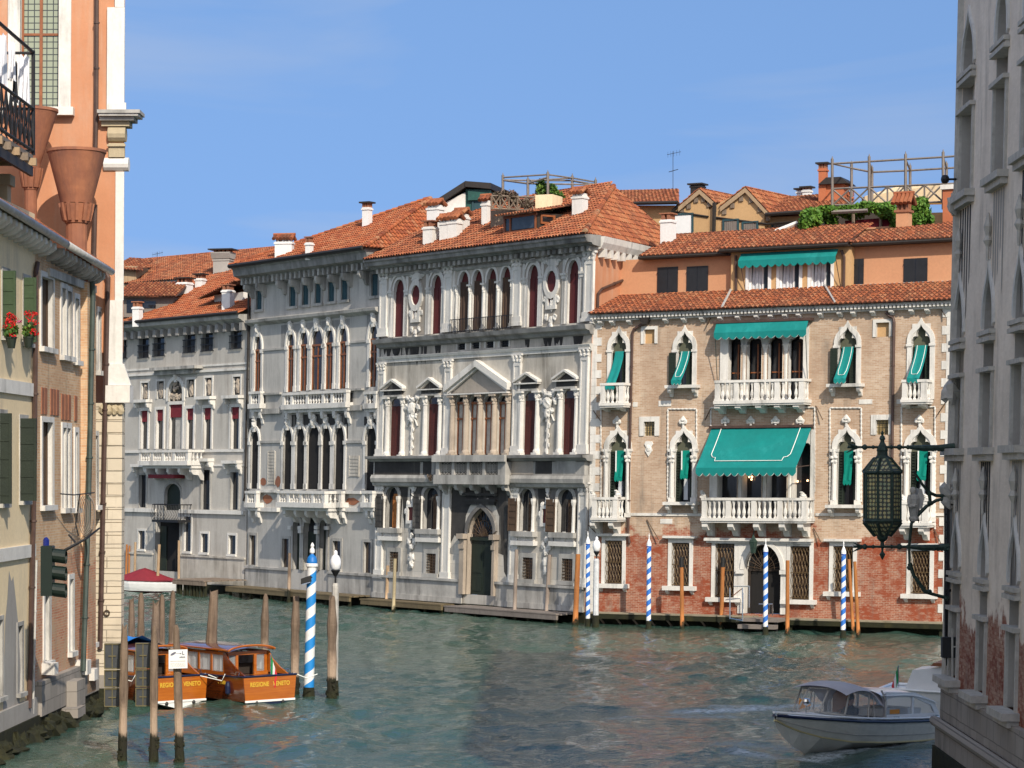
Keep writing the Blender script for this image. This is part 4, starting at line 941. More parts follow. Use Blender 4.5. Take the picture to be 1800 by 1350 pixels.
def column(F, root, u, v0, v1, r, n, mat='istrian', ch=.55):
    h = v1-v0; q = MB(F); q.box(u-r*1.4, u+r*1.4, v0, v0+.12, n-r*1.4, n+r*1.4)
    q.lathe((u, v0+.12, n), [(r*1.35, 0), (r*1.35, .1), (r*1.02, .2), (r*1.02, h*.4), (r*.88, h-ch-.12), (r*1.05, h-ch-.1), (r*1.05, h-ch-.04), (r*.9, h-ch), (r*1.3, h-.26), (r*1.5, h-.22)], 10)
    for s in (-1, 0, 1):
        q.blob((u+s*r, v1-ch*.55, n+r*(1-abs(s)*.6)), (r*.42, .12, r*.42), 6, .25)
    q.box(u-r*1.6, u+r*1.6, v1-.1, v1-.001, n-r*1.6, n+r*1.6); return q.build('column', mat, root)
F2 = wall_frame(659, 139.5, 1027, 124.7, .042); L2 = F2.L
P2 = thing('white_palace', 'weathered white stone palace with central pediment, pilasters and maroon shutters', 'building', F2.p(L2/2, 0, 0))
EV2 = F2.v(850, 447)
top = [opx(F2, 693.5, 711, 491, 592, 511, 'round'), opx(F2, 760, 777, 483, 586.5, 504, 'round'), opx(F2, 929, 947, 465, 574.5, 487, 'round'), opx(F2, 999.5, 1018, 457, 568, 478.5, 'round')]
four = [opx(F2, 807, 824.5, 477, 583.5, 500, 'round'), opx(F2, 831.3, 848.3, 474.5, 581.5, 498, 'round'), opx(F2, 856, 873.2, 471.5, 579.5, 495, 'round'), opx(F2, 881.2, 898.3, 468.7, 577.5, 492, 'round')]
mezz = [opx(F2, 805, 818.5, 595.5, 615), opx(F2, 829.3, 843.6, 593, 613), opx(F2, 854.6, 868.5, 591, 611.5), opx(F2, 879.4, 895, 589.5, 610)]
main = [opx(F2, 687, 704.5, 700, 803, 714, 'round'), opx(F2, 753, 771, 696, 802.5, 710, 'round'), opx(F2, 922, 941, 689, 799.5, 704, 'round'), opx(F2, 991, 1010, 684, 799, 700, 'round')]
cen = [opx(F2, 801.5, 817, 695, 801, 709, 'round'), opx(F2, 826, 841, 695, 801, 709, 'round'), opx(F2, 850.5, 867, 695, 801, 709, 'round'), opx(F2, 875.5, 891, 695, 801, 709, 'round')]
grd = [opx(F2, 680, 701, 856, 928, 872, 'round'), opx(F2, 746, 771.5, 857, 930, 872, 'round'), opx(F2, 915, 938, 859, 934, 876, 'round'), opx(F2, 982, 1009, 860, 936, 878, 'round')]
low = [opx(F2, 687, 702, 970, 1005), opx(F2, 751.5, 768, 973, 1008), opx(F2, 920.5, 938.5, 980, 1018), opx(F2, 989.5, 1008.5, 982, 1021)]
door2 = opx(F2, 825, 870, 893, 1046, 938, 'point')
mid = F2.v(850, 822)
m = MB(F2); wall_with_openings(m, 0, L2, mid, EV2, top+four+mezz+main+cen); m.build('wall', 'plaster_grey', P2)
m = MB(F2); wall_with_openings(m, 0, L2, .55, mid, grd+low+[door2]); m.build('rusticated_wall', 'ashlar', P2)
m = MB(F2); m.box(-.1, L2+.08, -1.2, .54, -.5, .1); m.build('algae_skirt', 'algae', P2)
m = MB(F2); vb = F2.v(850, 1025); wall_with_openings(m, -.05, L2+.02, .545, vb, [Op(door2.u0-.35, door2.u1+.35, .5, vb+1)], .12)
for a, b in ((-.1, door2.u0-.352), (door2.u1+.352, L2+.06)): m.box(a, b, vb, vb+.14, 0, .24); m.box(a, b, .545, .85, .121, .2)
m.build('plinth', 'istrian_dirty', P2)
# side wall that shows above the brick palace, orange plaster
sd2 = Vector((.42, .907, 0)).normalized(); Fs = Frame(F2.p(L2, 0, 0), sd2, F2.V, Vector((sd2.y, -sd2.x, 0)))
m = MB(Fs); m.poly([(0, .5, 0), (13, .5, 0), (13, EV2-.3, 0), (0, EV2-.3, 0)]); m.build('wall', 'orange_plaster', P2)
body(F2, P2, L2-8, 13, .55, EV2-.1, 'plaster_grey')
# top floor
for o in top:
    w = window(F2, P2, o, .17, 'shutter_maroon', 'istrian', .16, .05)
    for u in (o.u0-.3, o.u1+.3):
        q = MB(F2); q.box(u-.13, u+.13, o.v0, o.vs-.3, 0, .07); q.box(u-.17, u+.17, o.vs-.3, o.vs-.12, 0, .1); q.box(u-.22, u+.22, o.vs-.119, o.vs, 0, .14); q.build('jamb', 'istrian', w)
    m = MB(F2); m.band(arch_outline(o.u0-.34, o.u1+.34, o.vs, o.vs+.001, o.v1+.34)[1:-1], arch_outline(o.u0-.22, o.u1+.22, o.vs, o.vs+.001, o.v1+.22)[1:-1], .05, .12); m.build('archivolt', 'istrian', w)
    s = MB(F2); c = (o.u0+o.u1)/2; s.box(o.u0+.02, c-.02, o.v0, o.vs-.05, -.15, -.11); s.build('shutter', 'shutter_maroon', w); s = MB(F2); s.box(c+.02, o.u1-.02, o.v0, o.vs-.05, -.15, -.11); s.build('shutter', 'shutter_maroon', w)
fw_ = MB(F2)
for o in four: fw_.reveal(o.out, .04, -.2); fw_.band(grow(o.out, .14), o.out, 0, .04)
FW = fw_.build('window', 'istrian', P2)
for o in four:
    pane_at(F2, FW, o, .19, 'shutter_maroon'); q = MB(WF)
    hh = o.vs+.1-o.v0
    wsheet(q, [[F2.p(o.u0+.03+(o.u1-o.u0-.06)*k/16, o.v0+.05+hh*r/6, -.09+.035*math.sin(k*1.25+random.random()*.6)) for k in range(17)] for r in range(7)]); q.build('curtain', 'curtain_brown', FW)
for a, b in zip(four, four[1:]): column(F2, FW, (a.u1+b.u0)/2, a.v0, min(a.vs, b.vs)-.02, .11, .02)
for u, o in ((four[0].u0-.14, four[0]), (four[-1].u1+.14, four[-1])): column(F2, FW, u, o.v0, o.vs-.02, .1, .02)
for px, y0, y1, yb in ((675, 478, 495, 592), (788.5, 468, 484, 584), (909, 454, 471, 573), (1036, 442, 460, 565)):
    pilaster(F2, P2, px, y0, y1, yb, .72); 
for px, t, b in ((686, 482, 592), (716, 478, 590), (752, 473, 588), (783, 470, 586), (798, 468, 584), (902, 457, 575), (921, 455, 574), (954, 450, 571), (992, 446, 569), (1025, 442, 567)):
    m = MB(F2); flat(F2, m, px-2.2, px+2.2, t, b, 0, .07); m.build('strip_pilaster', 'istrian', P2)
def medallions(px, yo, ys, yt, k=1.0):
    m = MB(F2); u, v = F2.uv(px, yo); ov = lambda r: [(u+r*.72*math.cos(a), v+r*math.sin(a)) for a in [math.pi*2*j/16 for j in range(17)]]
    m.band(ov(.92*k), ov(.58*k), 0, .13); m.blob((u, v+1.25*k, .05), (.22, .28, .1), 8, .3); m.blob((u, v-1.25*k, .05), (.16, .34, .08), 8, .3)
    v2 = F2.v(px, ys); a, b = .42*k, .44*k
    m.band([(u-a, v2-b), (u+a, v2-b), (u+a, v2+b), (u-a, v2+b), (u-a, v2-b)], [(u-a*.55, v2-b*.55), (u+a*.55, v2-b*.55), (u+a*.55, v2+b*.55), (u-a*.55, v2+b*.55), (u-a*.55, v2-b*.55)], 0, .12)
    for dx, dy in ((-.35, -.85), (.35, -.85), (0, -1.0), (-.5, .1), (.5, .1), (0, -1.3)): m.blob((u+dx*k, v2+dy*k, .05), (.17, .2, .08), 6, .35)
    v3 = F2.v(px, yt); m.blob((u, v3, .06), (.5*k, .32*k, .1), 8, .3); m.blob((u-.5*k, v3+.1, .05), (.3*k, .2*k, .08), 8, .3); m.blob((u+.5*k, v3+.1, .05), (.3*k, .2*k, .08), 8, .3)
    o = m.build('carved_relief', 'istrian', P2); q = MB(F2); q.poly([(a_, b_, .03) for a_, b_ in ov(.57*k)]); q.poly([(u-a*.54, v2-b*.54, .03), (u+a*.54, v2-b*.54, .03), (u+a*.54, v2+b*.54, .03), (u-a*.54, v2+b*.54, .03)]); q.build('porphyry_disc', 'shutter_maroon', o)
m = MB(F2); flat(F2, m, 718, 750, 482, 588, 0, .015); m.build('panel', 'relief_wall', P2); m = MB(F2); flat(F2, m, 957, 989, 456, 570, 0, .015); m.build('panel', 'relief_wall', P2)
medallions(733, 519, 553, 485); medallions(971.5, 495, 529, 460)
# main cornice with modillions
def run(F, root, y0l, prof, mat, name, pad=.3, u0=None, u1=None):
    v = y0l; return moulding(F, name, mat, root, [(n, v+h) for n, h in prof], (-pad if u0 is None else u0), (F.L+pad if u1 is None else u1))
vc = F2.v(850, 452)                                         # underside of the cornice slab
C2 = run(F2, P2, vc, [(0, -.15), (.55, -.05), (.62, .05), (.95, .08), (1.0, .26), (1.1, .32), (1.1, .45), (0, .45)], 'cornice_grey', 'cornice', .5)
run(F2, C2, vc, [(0, -.6), (.1, -.6), (.14, -.52), (.14, -.44), (0, -.44)], 'istrian_dirty', 'architrave', .1)
q = MB(F2); u = 0.0
while u < L2+.2: q.box(u, u+.22, vc-.34, vc-.08, 0, .5); u += .46
q.build('dentils', 'istrian_dirty', C2)
m = MB(Fs); m.prism_u([(0, vc-.35), (.35, vc-.2), (.5, vc+.1), (.55, vc+.42), (0, vc+.42)], .02, 12); c_ = m.build('cornice', 'istrian', P2); q = MB(Fs); u = .5
while u < 12: q.box(u, u+.3, vc-.62, vc-.2, .01, .4); u += .85
q.build('modillion', 'istrian', c_)
# string cornice under the top floor, frieze band and architrave
vs_ = F2.v(850, 588); run(F2, P2, vs_, [(0, -.42), (.22, -.36), (.3, -.2), (.55, -.12), (.62, .1), (0, .16)], 'cornice_grey', 'string_cornice', .12)
va = F2.v(850, 622); run(F2, P2, va, [(0, -.18), (.1, -.18), (.12, .0), (.18, .02), (.24, .16), (0, .2)], 'istrian', 'architrave', .08)
for o in mezz:
    w = window(F2, P2, o, .2, 'pane_dark', 'istrian', .11, .04); g = MB(F2)
    for i in range(1, 5): u = o.u0+(o.u1-o.u0)*i/5; g.box(u-.015, u+.015, o.v0, o.v1, -.06, -.03)
    for i in range(1, 5): v = o.v0+(o.v1-o.v0)*i/5; g.box(o.u0, o.u1, v-.015, v+.015, -.059, -.031)
    g.build('grille', 'iron', w)
g = MB(F2); u0, u1 = F2.u(791, 575, .3), F2.u(900, 575, .3); v0 = vs_+.17; v1 = v0+.75; u = u0
while u <= u1: g.box(u-.012, u+.012, v0, v1, .3, .325); u += .14
for v in (v0+.08, v1): g.box(u0, u1, v-.02, v+.02, .3, .33)
g.build('iron_railing', 'iron', P2)
# main floor
for px, y0, y1, yb in ((669.5, 638, 654, 804), (786.5, 632, 649, 803), (908, 622, 639, 800), (1026, 611, 629, 798)): pilaster(F2, P2, px, y0, y1, yb, .62)
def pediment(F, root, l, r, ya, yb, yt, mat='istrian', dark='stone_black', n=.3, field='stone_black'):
    """ya apex, yb foot of the gable, yt underside of the entablature"""
    c = (l+r)/2; u0, u1 = F.u(l, yb), F.u(r, yb); uc = (u0+u1)/2; vb, va, vt = F.v(c, yb), F.v(c, ya), F.v(c, yt); t = min(.34, (va-vb)*.25); m = MB(F)
    sl = (va-vb)/(uc-u0); k = t*math.hypot(1, sl)
    for s in (-1, 1):
        e = u0 if s < 0 else u1; P = [(e, vb-.02), (uc, va), (uc, va-k), (e-s*.0, vb-k-.02)]
        m.prism(P if s > 0 else P[::-1], 0, n); P = [(e-s*.16, vb-k*.9), (uc, va-k-.002), (uc, va-k*1.35), (e-s*.2, vb-k*1.35)]; m.prism(P if s > 0 else P[::-1], 0, n*.6)
    m.box(u0+.05, u1-.05, vb-k*1.35-.07, vb-k*1.35, 0, n*.9); o = m.build('pediment', mat, root)
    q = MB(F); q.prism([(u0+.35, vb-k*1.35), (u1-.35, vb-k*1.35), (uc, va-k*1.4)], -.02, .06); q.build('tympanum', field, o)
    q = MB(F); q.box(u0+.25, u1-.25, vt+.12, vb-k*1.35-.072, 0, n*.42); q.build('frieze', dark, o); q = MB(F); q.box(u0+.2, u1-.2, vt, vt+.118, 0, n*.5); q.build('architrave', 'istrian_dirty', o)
    return vt
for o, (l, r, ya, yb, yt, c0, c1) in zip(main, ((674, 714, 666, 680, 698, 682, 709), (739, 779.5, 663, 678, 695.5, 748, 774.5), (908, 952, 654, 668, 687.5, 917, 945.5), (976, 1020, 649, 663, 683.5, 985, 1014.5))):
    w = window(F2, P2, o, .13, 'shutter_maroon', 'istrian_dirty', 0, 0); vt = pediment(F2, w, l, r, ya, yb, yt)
    for px in (c0, c1): column(F2, w, F2.u(px, 750), o.v0, vt-.002, .17, .02)
    c = (o.u0+o.u1)/2
    for a, b in ((o.u0+.02, c-.015), (c+.015, o.u1-.02)): shutter(F2, w, a, b, o.v0, o.vs, -.11, -.06, 'shutter_red', .16)
    p = MB(F2); p.poly([(u, v, -.05) for u, v in o.out if v >= o.vs-1e-4]); p.build('fanlight', 'pane_brown', w)
w = MB(F2)
for o in cen: w.reveal(o.out, .0, -.22)
CW = w.build('window', 'plaster_grey', P2)
vt = pediment(F2, CW, 788, 900, 633, 675, 694, n=.36, field='relief_wall')
for px in (797, 821.3, 845.8, 871, 895.5): column(F2, CW, F2.u(px, 750), cen[0].v0, vt-.002, .17, .08, 'column_tan')
for o in cen:
    pane_at(F2, CW, o, .21, 'pane_dark'); c = (o.u0+o.u1)/2; q = MB(F2)
    for u in (o.u0+.06, c+.1, o.u1-.06): q.box(u-.05, u+.05, o.v0, o.v1-.35, -.2, -.13)
    q.box(o.u0, o.u1, o.vs-.05, o.vs+.08, -.12, -.08); q.box(o.u0, o.u1, o.v0+2, o.v0+2.1, -.12, -.09); q.build('glazing_bars', 'wood_frame', CW)
    q = MB(WF); wsheet(q, [[F2.p(o.u0+.05+(c-o.u0)*k/6, o.v0+.1+(o.vs-o.v0)*r/3, -.18+.01*math.sin(k*2)) for k in range(7)] for r in range(4)]); q.build('curtain', 'concrete_grey', CW)
def trophy(px, yt, yb, ys):
    u, v = F2.uv(px, (yt+yb)/2); h = F2.v(px, yt)-F2.v(px, yb); m = MB(F2); v0 = F2.v(px, yb)
    m.blob((u, v0+h*.86, .1), (.36, h*.12, .14), 10, .35); m.blob((u, v0+h*.55, .13), (.32, h*.24, .17), 10, .2); m.blob((u-.02, v0+h*.22, .12), (.24, h*.2, .15), 10, .25)
    for s in (-1, 1): m.blob((u+s*.55, v0+h*.62, .08), (.2, h*.13, .1), 8, .35); m.blob((u+s*.42, v0+h*.95, .08), (.2, h*.1, .1), 8, .35); m.tube([(u-s*.6, v0+h*.98, .06), (u+s*.5, v0-.1, .06)], .05, 5); m.blob((u+s*.3, v0+h*.3, .08), (.17, h*.1, .1), 6, .35)
    vb = F2.v(px, ys); m.tube([(u-.03, vb, .06), (u, v0+h*.3, .06)], .075, 6)
    for i in range(7): m.blob((u+(.1 if i % 2 else -.1), vb+.2+(v0-vb)*i/7, .07), (.09, .14, .06), 6, .3)
    m.build('carved_trophy', 'istrian', P2)
trophy(727, 697, 746, 800); trophy(966, 686, 737, 798)
# balcony parapet along the whole front
vb0, vb1 = F2.v(850, 848), F2.v(850, 804)
B2 = run(F2, P2, vb1, [(0, -.25), (.4, -.2), (.5, -.08), (.72, -.04), (.75, .1), (0, .12)], 'cornice_grey', 'parapet_cornice', .35)
m = MB(F2); m.box(-.05, L2+.03, vb0+.42, vb1-.25, 0, .3)
P_ = m.build('parapet', 'istrian_dirty', P2)
for l, r, t, b, mt in ((666, 746, 811, 834, 'stone_black'), (751, 766, 811, 835, 'stone_black'), (949, 978, 809, 833, 'stone_black'), (896, 945, 811, 834, 'relief_wall'), (984, 1020, 808, 832, 'istrian_dirty')):
    q = MB(F2); flat(F2, q, l, r, t, b, .301, .312); q.build('panel', mt, P_)
run(F2, P_, vb0, [(0, -.3), (.28, -.22), (.34, -.06), (.44, 0), (.48, .22), (.4, .4), (0, .42)], 'istrian_dirty', 'cornice', .12)
u0, u1 = F2.u(769, 825, .6), F2.u(891, 825, .6); m = MB(F2); m.box(u0-.1, u1+.1, vb0-.1, vb0+.42, .482, .8); m.box(u0-.15, u1+.15, vb1-.24, vb1+.13, .76, .92); m.box(u1-.42, u1, vb0+.421, vb1-.241, .3, .72); m.box(u0, u0+.3, vb0+.421, vb1-.241, .3, .72)
CB = m.build('balcony', 'istrian_dirty', P2)
n_ = 4
for i in range(n_):
    a = u0+.3+(u1-u0-.72)*i/n_; b = u0+.3+(u1-u0-.72)*(i+1)/n_; q = MB(F2); q.box(b-.22, b, vb0+.421, vb1-.241, .5, .71); q.build('post', 'istrian_dirty', CB)
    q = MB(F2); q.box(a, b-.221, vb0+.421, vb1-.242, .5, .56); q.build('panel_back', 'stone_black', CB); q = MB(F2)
    for r in range(5):
        for c in range(4):
            uu, vv = a+.16+(b-.22-a-.2)*c/3.2, vb0+.55+(vb1-vb0-.85)*r/4.4
            q.tube([(uu+.13*math.cos(t*1.05), vv+.11*math.sin(t*1.05), .59) for t in range(7)], .022, 4)
    q.build('fretwork', 'istrian_dirty', CB)
# ground floor
for px, y0, y1, yb in ((667, 847, 864, 1016), (784, 848, 867, 1021), (904, 848, 866, 1026), (1023, 847, 866, 1032)): pilaster(F2, P2, px, y0, y1, yb, .68)
for o, lw, k in zip(grd, low, range(4)):
    w = window(F2, P2, o, .22, 'pane_dark', 'istrian_dirty', .2, .07, sill=(.4, .28, .35)); c = (o.u0+o.u1)/2
    for uu in (o.u0-.12, o.u1+.12): q = MB(F2); q.lathe((uu, o.v0, .1), [(.12, 0), (.1, .1), (.09, o.vs-o.v0-.4), (.16, o.vs-o.v0-.15), (.16, o.vs-o.v0)], 7); q.build('column', 'istrian', w)
    shutter(F2, w, o.u0-.75, o.u0-.02, o.v0, o.vs, .2, .26, 'shutter_brown' if k > 1 else 'stone_black', .35); shutter(F2, w, c+.08 if k else c-.1, o.u1-.02, o.v0, o.vs, -.14, -.08, 'timber_orange' if k == 0 else 'shutter_brown', .35)
    a, b = F2.v(690, 930 if k < 2 else 937), lw.v1+.75; q = MB(F2); q.box(o.u0-.2, o.u1+.2, b+.14, o.v0-.3, .0, .1); q.box(o.u0-.42, o.u1+.42, b-.1, b+.14, 0, .3); q.lathe((c, (b+o.v0)/2-.35, .1), [(.14, 0), (.2, .35), (.14, .7)], 8, sq=.3); q.build('apron', 'istrian', w)
    w2 = window(F2, P2, lw, .16, 'pane_brown', 'istrian_dirty', .26, .1, sill=(.28, .22, .2)); g = MB(F2)
    for i in range(1, 5): u = lw.u0+(lw.u1-lw.u0)*i/5; g.tube([(u, lw.v0, .06), (u, lw.v1, .06)], .018, 4)
    for i in range(1, 7): v = lw.v0+(lw.v1-lw.v0)*i/7; g.tube([(lw.u0, v, .06), (lw.u1, v, .06)], .018, 4)
    g.build('grille', 'iron_rust', w2)
def cartouche(px, y):
    u, v = F2.uv(px, y); m = MB(F2); a, b = .42, .45; sq = lambda k: [(u-a*k, v-b*k), (u+a*k, v-b*k), (u+a*k, v+b*k), (u-a*k, v+b*k), (u-a*k, v-b*k)]
    m.band(sq(1.25), sq(.85), 0, .14)
    for dx, dy, r in ((-.55, .1, .18), (.55, .1, .18), (0, .75, .22), (-.4, .6, .16), (.4, .6, .16), (0, -.7, .2), (0, 1.6, .3), (0, 1.15, .13), (0, -1.25, .16), (-.25, -1.6, .2), (.25, -1.6, .2), (0, -1.9, .2), (0, -2.5, .26), (0, -2.9, .2)): m.blob((u+dx, v+dy, .06), (r, r*1.15, .1), 7, .35)
    o = m.build('cartouche', 'istrian', P2); q = MB(F2); q.poly([(x, y_, .04) for x, y_ in sq(.84)[:4]]); q.build('porphyry_tablet', 'shutter_maroon', o)
cartouche(726.5, 903); cartouche(963.5, 907)
# water door
m = MB(F2); m.reveal(door2.out, .12, -.25); vl = F2.v(850, 948)
for a, b in ((door2.u0-.62, door2.u0-.02), (door2.u1+.02, door2.u1+.42)): m.box(a+.1, b-.1, door2.v0, vl-.001, 0, .28); m.box(a, b, vl, vl+.28, 0, .45); m.box(a+.06, b-.06, vl-.55, vl-.3, .281, .34)
DW = m.build('door', 'column_tan', P2); m = MB(F2); m.band(grow(door2.out, .24)[1:-1], door2.out[1:-1], .01, .16); m.build('arch_moulding', 'soot_grey', DW)
pane_at(F2, DW, door2, .24, 'pane_dark', 'door_leaf'); q = MB(F2); c = (door2.u0+door2.u1)/2
for a, b in ((door2.u0+.05, c-.02), (c+.02, door2.u1-.05)): q.box(a, b, door2.v0, vl-.1, -.23, -.16); q.box(a+.15, b-.15, door2.v0+1.2, vl-.4, -.159, -.13); q.box(a+.15, b-.15, door2.v0+.2, door2.v0+1.0, -.159, -.13)
q.box(door2.u0, door2.u1, vl-.08, vl+.1, -.15, -.05); q.build('leaf_panels', 'shutter_dkgreen', DW)
g = MB(F2); rr = (door2.u1-door2.u0)/2; hh = door2.v1-vl-.2
for k in range(11):
    a = math.pi*(k+.5)/11; g.tube([(c-rr*.1*math.cos(a), vl+.15, -.1), (c-rr*.92*math.cos(a), vl+.15+hh*.9*math.sin(a)*(1 if abs(math.cos(a)) < .5 else .9), -.1)], .022, 4)
for q_ in (.3, .6): g.tube([(c-rr*q_*math.cos(math.pi*j/14), vl+.15+hh*q_*math.sin(math.pi*j/14), -.1) for j in range(15)], .022, 4)
g.build('fan_grille', 'iron_rust', DW)
a, b = F2.u(793, 900), F2.u(895, 900)
m = MB(F2); v1 = F2.v(845, 851); v0 = F2.v(845, 907)
pts = [(a, v1), (a, v0-1.6), (a+.4, v0-1.1), (a+.9, v0-1.5), (door2.u0-.5, v0-1.9), (door2.u0-.35, v0), (door2.u0, v0+.55), (door2.u0+.7, v0+1.0), ((a+b)/2, F2.v(845, 890)+.25)]
pts += [(door2.u1-.7, v0+1.0), (door2.u1, v0+.55), (door2.u1+.35, v0), (door2.u1+.35, v0-2.0), (door2.u1+.8, v0-2.1), (b-.3, v0-3.0), (b-.05, v0-3.3), (b, v1)]
m.poly([(u, v, .006) for u, v in pts[::-1]]); m.build('soot_crust', 'stone_black', P2)
m = MB(F2); 
for k, y in enumerate((868, 879, 884)): v = F2.v(845, y); m.box(a+1.2+.1*k, b-1.0-.1*k, v-.1, v+.06, .0, .2-.04*k)
m.build('door_hood', 'stone_black', DW)
brackets(F2, 'corbel', 'istrian_dirty', CB, [u0+.3+(u1-u0-.6)*k/4 for k in range(5)], .3, vb0-.75, vb0-.105, .62)
# rain streaks: dark crusts on the frieze under the string cornice
rs = MB(F2)
for _ in range(46):
    px = random.choice([random.uniform(676, 735), random.uniform(676, 780), random.uniform(912, 1020)]); u = F2.u(px, 600); w_ = random.uniform(.05, .28); h = random.uniform(.3, 1.15); vt_ = vs_-.43
    rs.poly([(u-w_, vt_, .006+random.random()*.004), (u+w_, vt_, .008), (u+w_*.6, vt_-h*.6, .008), (u+w_*.1, vt_-h, .008), (u-w_*.5, vt_-h*.7, .008)])
rs.build('rain_crust', 'stone_black', P2)
for _ in range(84):          # soot and run-off on the ground floor, heaviest beside the windows and under the parapet
    px = random.choice([random.uniform(704, 742), random.uniform(672, 680), random.uniform(774, 784), random.uniform(940, 978), random.uniform(908, 914), random.uniform(1012, 1020)]); u, vt_ = F2.uv(px, random.uniform(850, 858)); w_ = random.uniform(.06, .34); h = random.uniform(.6, 3.4); n_ = .004+random.random()*.006; rs = MB(F2)
    rs.poly([(u-w_, vt_, n_), (u+w_, vt_, n_), (u+w_*.8, vt_-h*.4, n_), (u+w_*.35, vt_-h*.75, n_), (u+w_*.1, vt_-h, n_), (u-w_*.4, vt_-h*.8, n_), (u-w_*.8, vt_-h*.35, n_)]); rs.build('soot_streak', random.choice(['soot_grey', 'stone_black', 'stone_black']), P2)
# roof
def on_plane(A, B, C, px, py):
    A, B, C = map(Vector, (A, B, C)); n_ = (B-A).cross(C-A); d = Vector(((px-PX)/FL, 1, -(py-HZ)/FL)); return (A-Vector((0, 0, CH))).dot(n_)/d.dot(n_)
hp = F2.p; e0 = vc+.47; ap = W(1079, 329, 134); lf = F2.p(-1.0, e0, -6.5); zr = ap.z
A, B = hp(-.4, e0, 1.15), hp(L2+.55, e0, 1.15)
D = W(640, 352, 149); D.z = zr-.0; RF2 = roof_tiles('roof', 'roof_tile_old', P2, A, B, ap, hp(-.4, e0+(zr-e0), -6.6), .25, .42)
Cs = Fs.p(12, e0, .6); roof_tiles('hip_roof', 'roof_tile', P2, B, Cs, W(1166, 404, on_plane(B, Cs, ap, 1166, 404)), ap, .25, .42); ridge(P2, B+Vector((0, 0, .1)), ap+Vector((0, 0, .12)), name if False else 'roof_tile_old')
roof_tiles('roof', 'roof_tile_old', P2, ap+sd2*7-Vector((0, 0, 2.6)), hp(-.4, e0, -16), hp(-.4, zr, -6.6), ap, .25, .6)
pipe_run(Fs, 'downpipe', 'lead_pipe', P2, [(1128, 452), (1131, 470), (1123, 481), (1058, 508), (1051.5, 516), (1050.5, 548)], .12)
for l, r, t, b, cp, mt in ((743, 771, 388, 433, 'block', 'white_plaster'), (750, 781, 352, 424, 'tile', 'white_chalk'), (772, 800, 378, 426, 'tile', 'white_plaster'), (786, 813, 376, 423, 'tile', 'white_plaster'), (798, 826, 368, 412, 'tile', 'white_plaster'), (846, 862, 344, 403, 'tile', 'white_plaster'), (1005, 1034, 331, 384, 'tile', 'white_plaster')):
    chimney(RF2, l, r, t, b, on_plane(A, B, ap, (l+r)/2, b)+.7, mat=mt, cap=cp, turn=-.55)
# dormer with windows in the front slope
def wbox(name, mat, root, px0, px1, yt, yb, Y, D, turn=0.0, down=0):
    c = W((px0+px1)/2, yb, Y); w = pxw(px1-px0, Y)/math.cos(turn); h = pxw(yb-yt, Y); ux = Vector((math.cos(turn), math.sin(turn), 0)); F = Frame(c, ux, (0, 0, 1), Vector((ux.y, -ux.x, 0)))
    m = MB(F); m.box(-w/2, w/2, -down, h, -D, 0); return m.build(name, mat, root), F, w, h
ang2 = math.atan2(F2.U.y, F2.U.x)
dr, Fd, w, h = wbox('dormer', 'interior_brown', RF2, 887, 944, 377, 411, on_plane(A, B, ap, 915, 411)+.1, 2.5, ang2, .25)
for l, r in ((-w/2+.12, -w/2+.5), (-w/2+.62, w/2-.15)):
    q = MB(Fd); q.box(l, r, .25, h-.15, .002, .03); q.build('pane', 'pane_blue', dr)
q = MB(Fd); q.box(-w/2-.03, w/2+.03, 0, .2, .002, .1); q.box(-w/2, w/2, h-.14, h, .002, .1)
for u in (-w/2, -w/2+.5, w/2-.15): q.box(u, u+.12, .2, h-.14, .031, .09)
q.build('window_frame', 'wood_frame', dr)
roof_tiles('dormer_roof', 'roof_tile', RF2, Fd.p(-w/2-.3, h-.02, .5), Fd.p(w/2+.35, h-.02, .5), Fd.p(w/2+.35, h+.75, -3.6), Fd.p(-w/2-.3, h+.75, -3.6), .25, .42)
q = MB(Fd); q.box(w/2+.002, w/2+.03, .55, h-.2, -1.05, -.3); q.box(w/2+.002, w/2+.03, .75, h-.2, -2.3, -1.3); q.build('pane', 'pane_dark', dr)
q = MB(Fd); q.box(w/2+.001, w/2+.08, .45, .56, -1.2, -.2); q.box(w/2+.001, w/2+.08, h-.2, h-.1, -1.2, -.2); q.box(w/2+.001, w/2+.08, .561, h-.201, -.3, -.2); q.box(w/2+.001, w/2+.08, .561, h-.201, -1.2, -1.06); q.build('window_frame', 'wood_frame', dr)
# stair house with a single-pitch roof
Yst = 141; a = W(787, 402, Yst); F_ = Frame(a, Vector((math.cos(-.25), math.sin(-.25), 0)), (0, 0, 1), Vector((math.sin(-.25), -math.cos(-.25), 0)))
s_ = lambda px, py: F_.uv(px, py)
st = MB(F_); st.prism([s_(772, 402), s_(818, 402), s_(818, 338), s_(779, 358)], -3.5, 0); ST = st.build('stair_house', 'white_plaster', RF2)
q = MB(F_); q.box(s_(818, 400)[0], s_(858, 400)[0], s_(838, 402)[1], s_(838, 332)[1], -3.5, -.05); q.build('green_wall', 'green_wood', ST)
q = MB(F_); c0, c1 = s_(833, 395)[0], s_(856, 395)[0]; q.box(c0, c1, s_(845, 400)[1], s_(845, 343)[1], -.049, .0); q.box(c0-.1, c0, s_(845, 400)[1], s_(845, 341)[1], -.049, .06); q.build('door', 'shutter_blue', ST)
q = MB(F_); p0, p1 = s_(768, 353), s_(821, 319); p2 = s_(866, 323); dn = .3
q.prism([(p0[0], p0[1]), (p0[0]+.1, p0[1]-dn), (p1[0]+.1, p1[1]-dn), (p1[0], p1[1])], -4, .35); q.build('roof_slab', 'gutter_dark', ST)
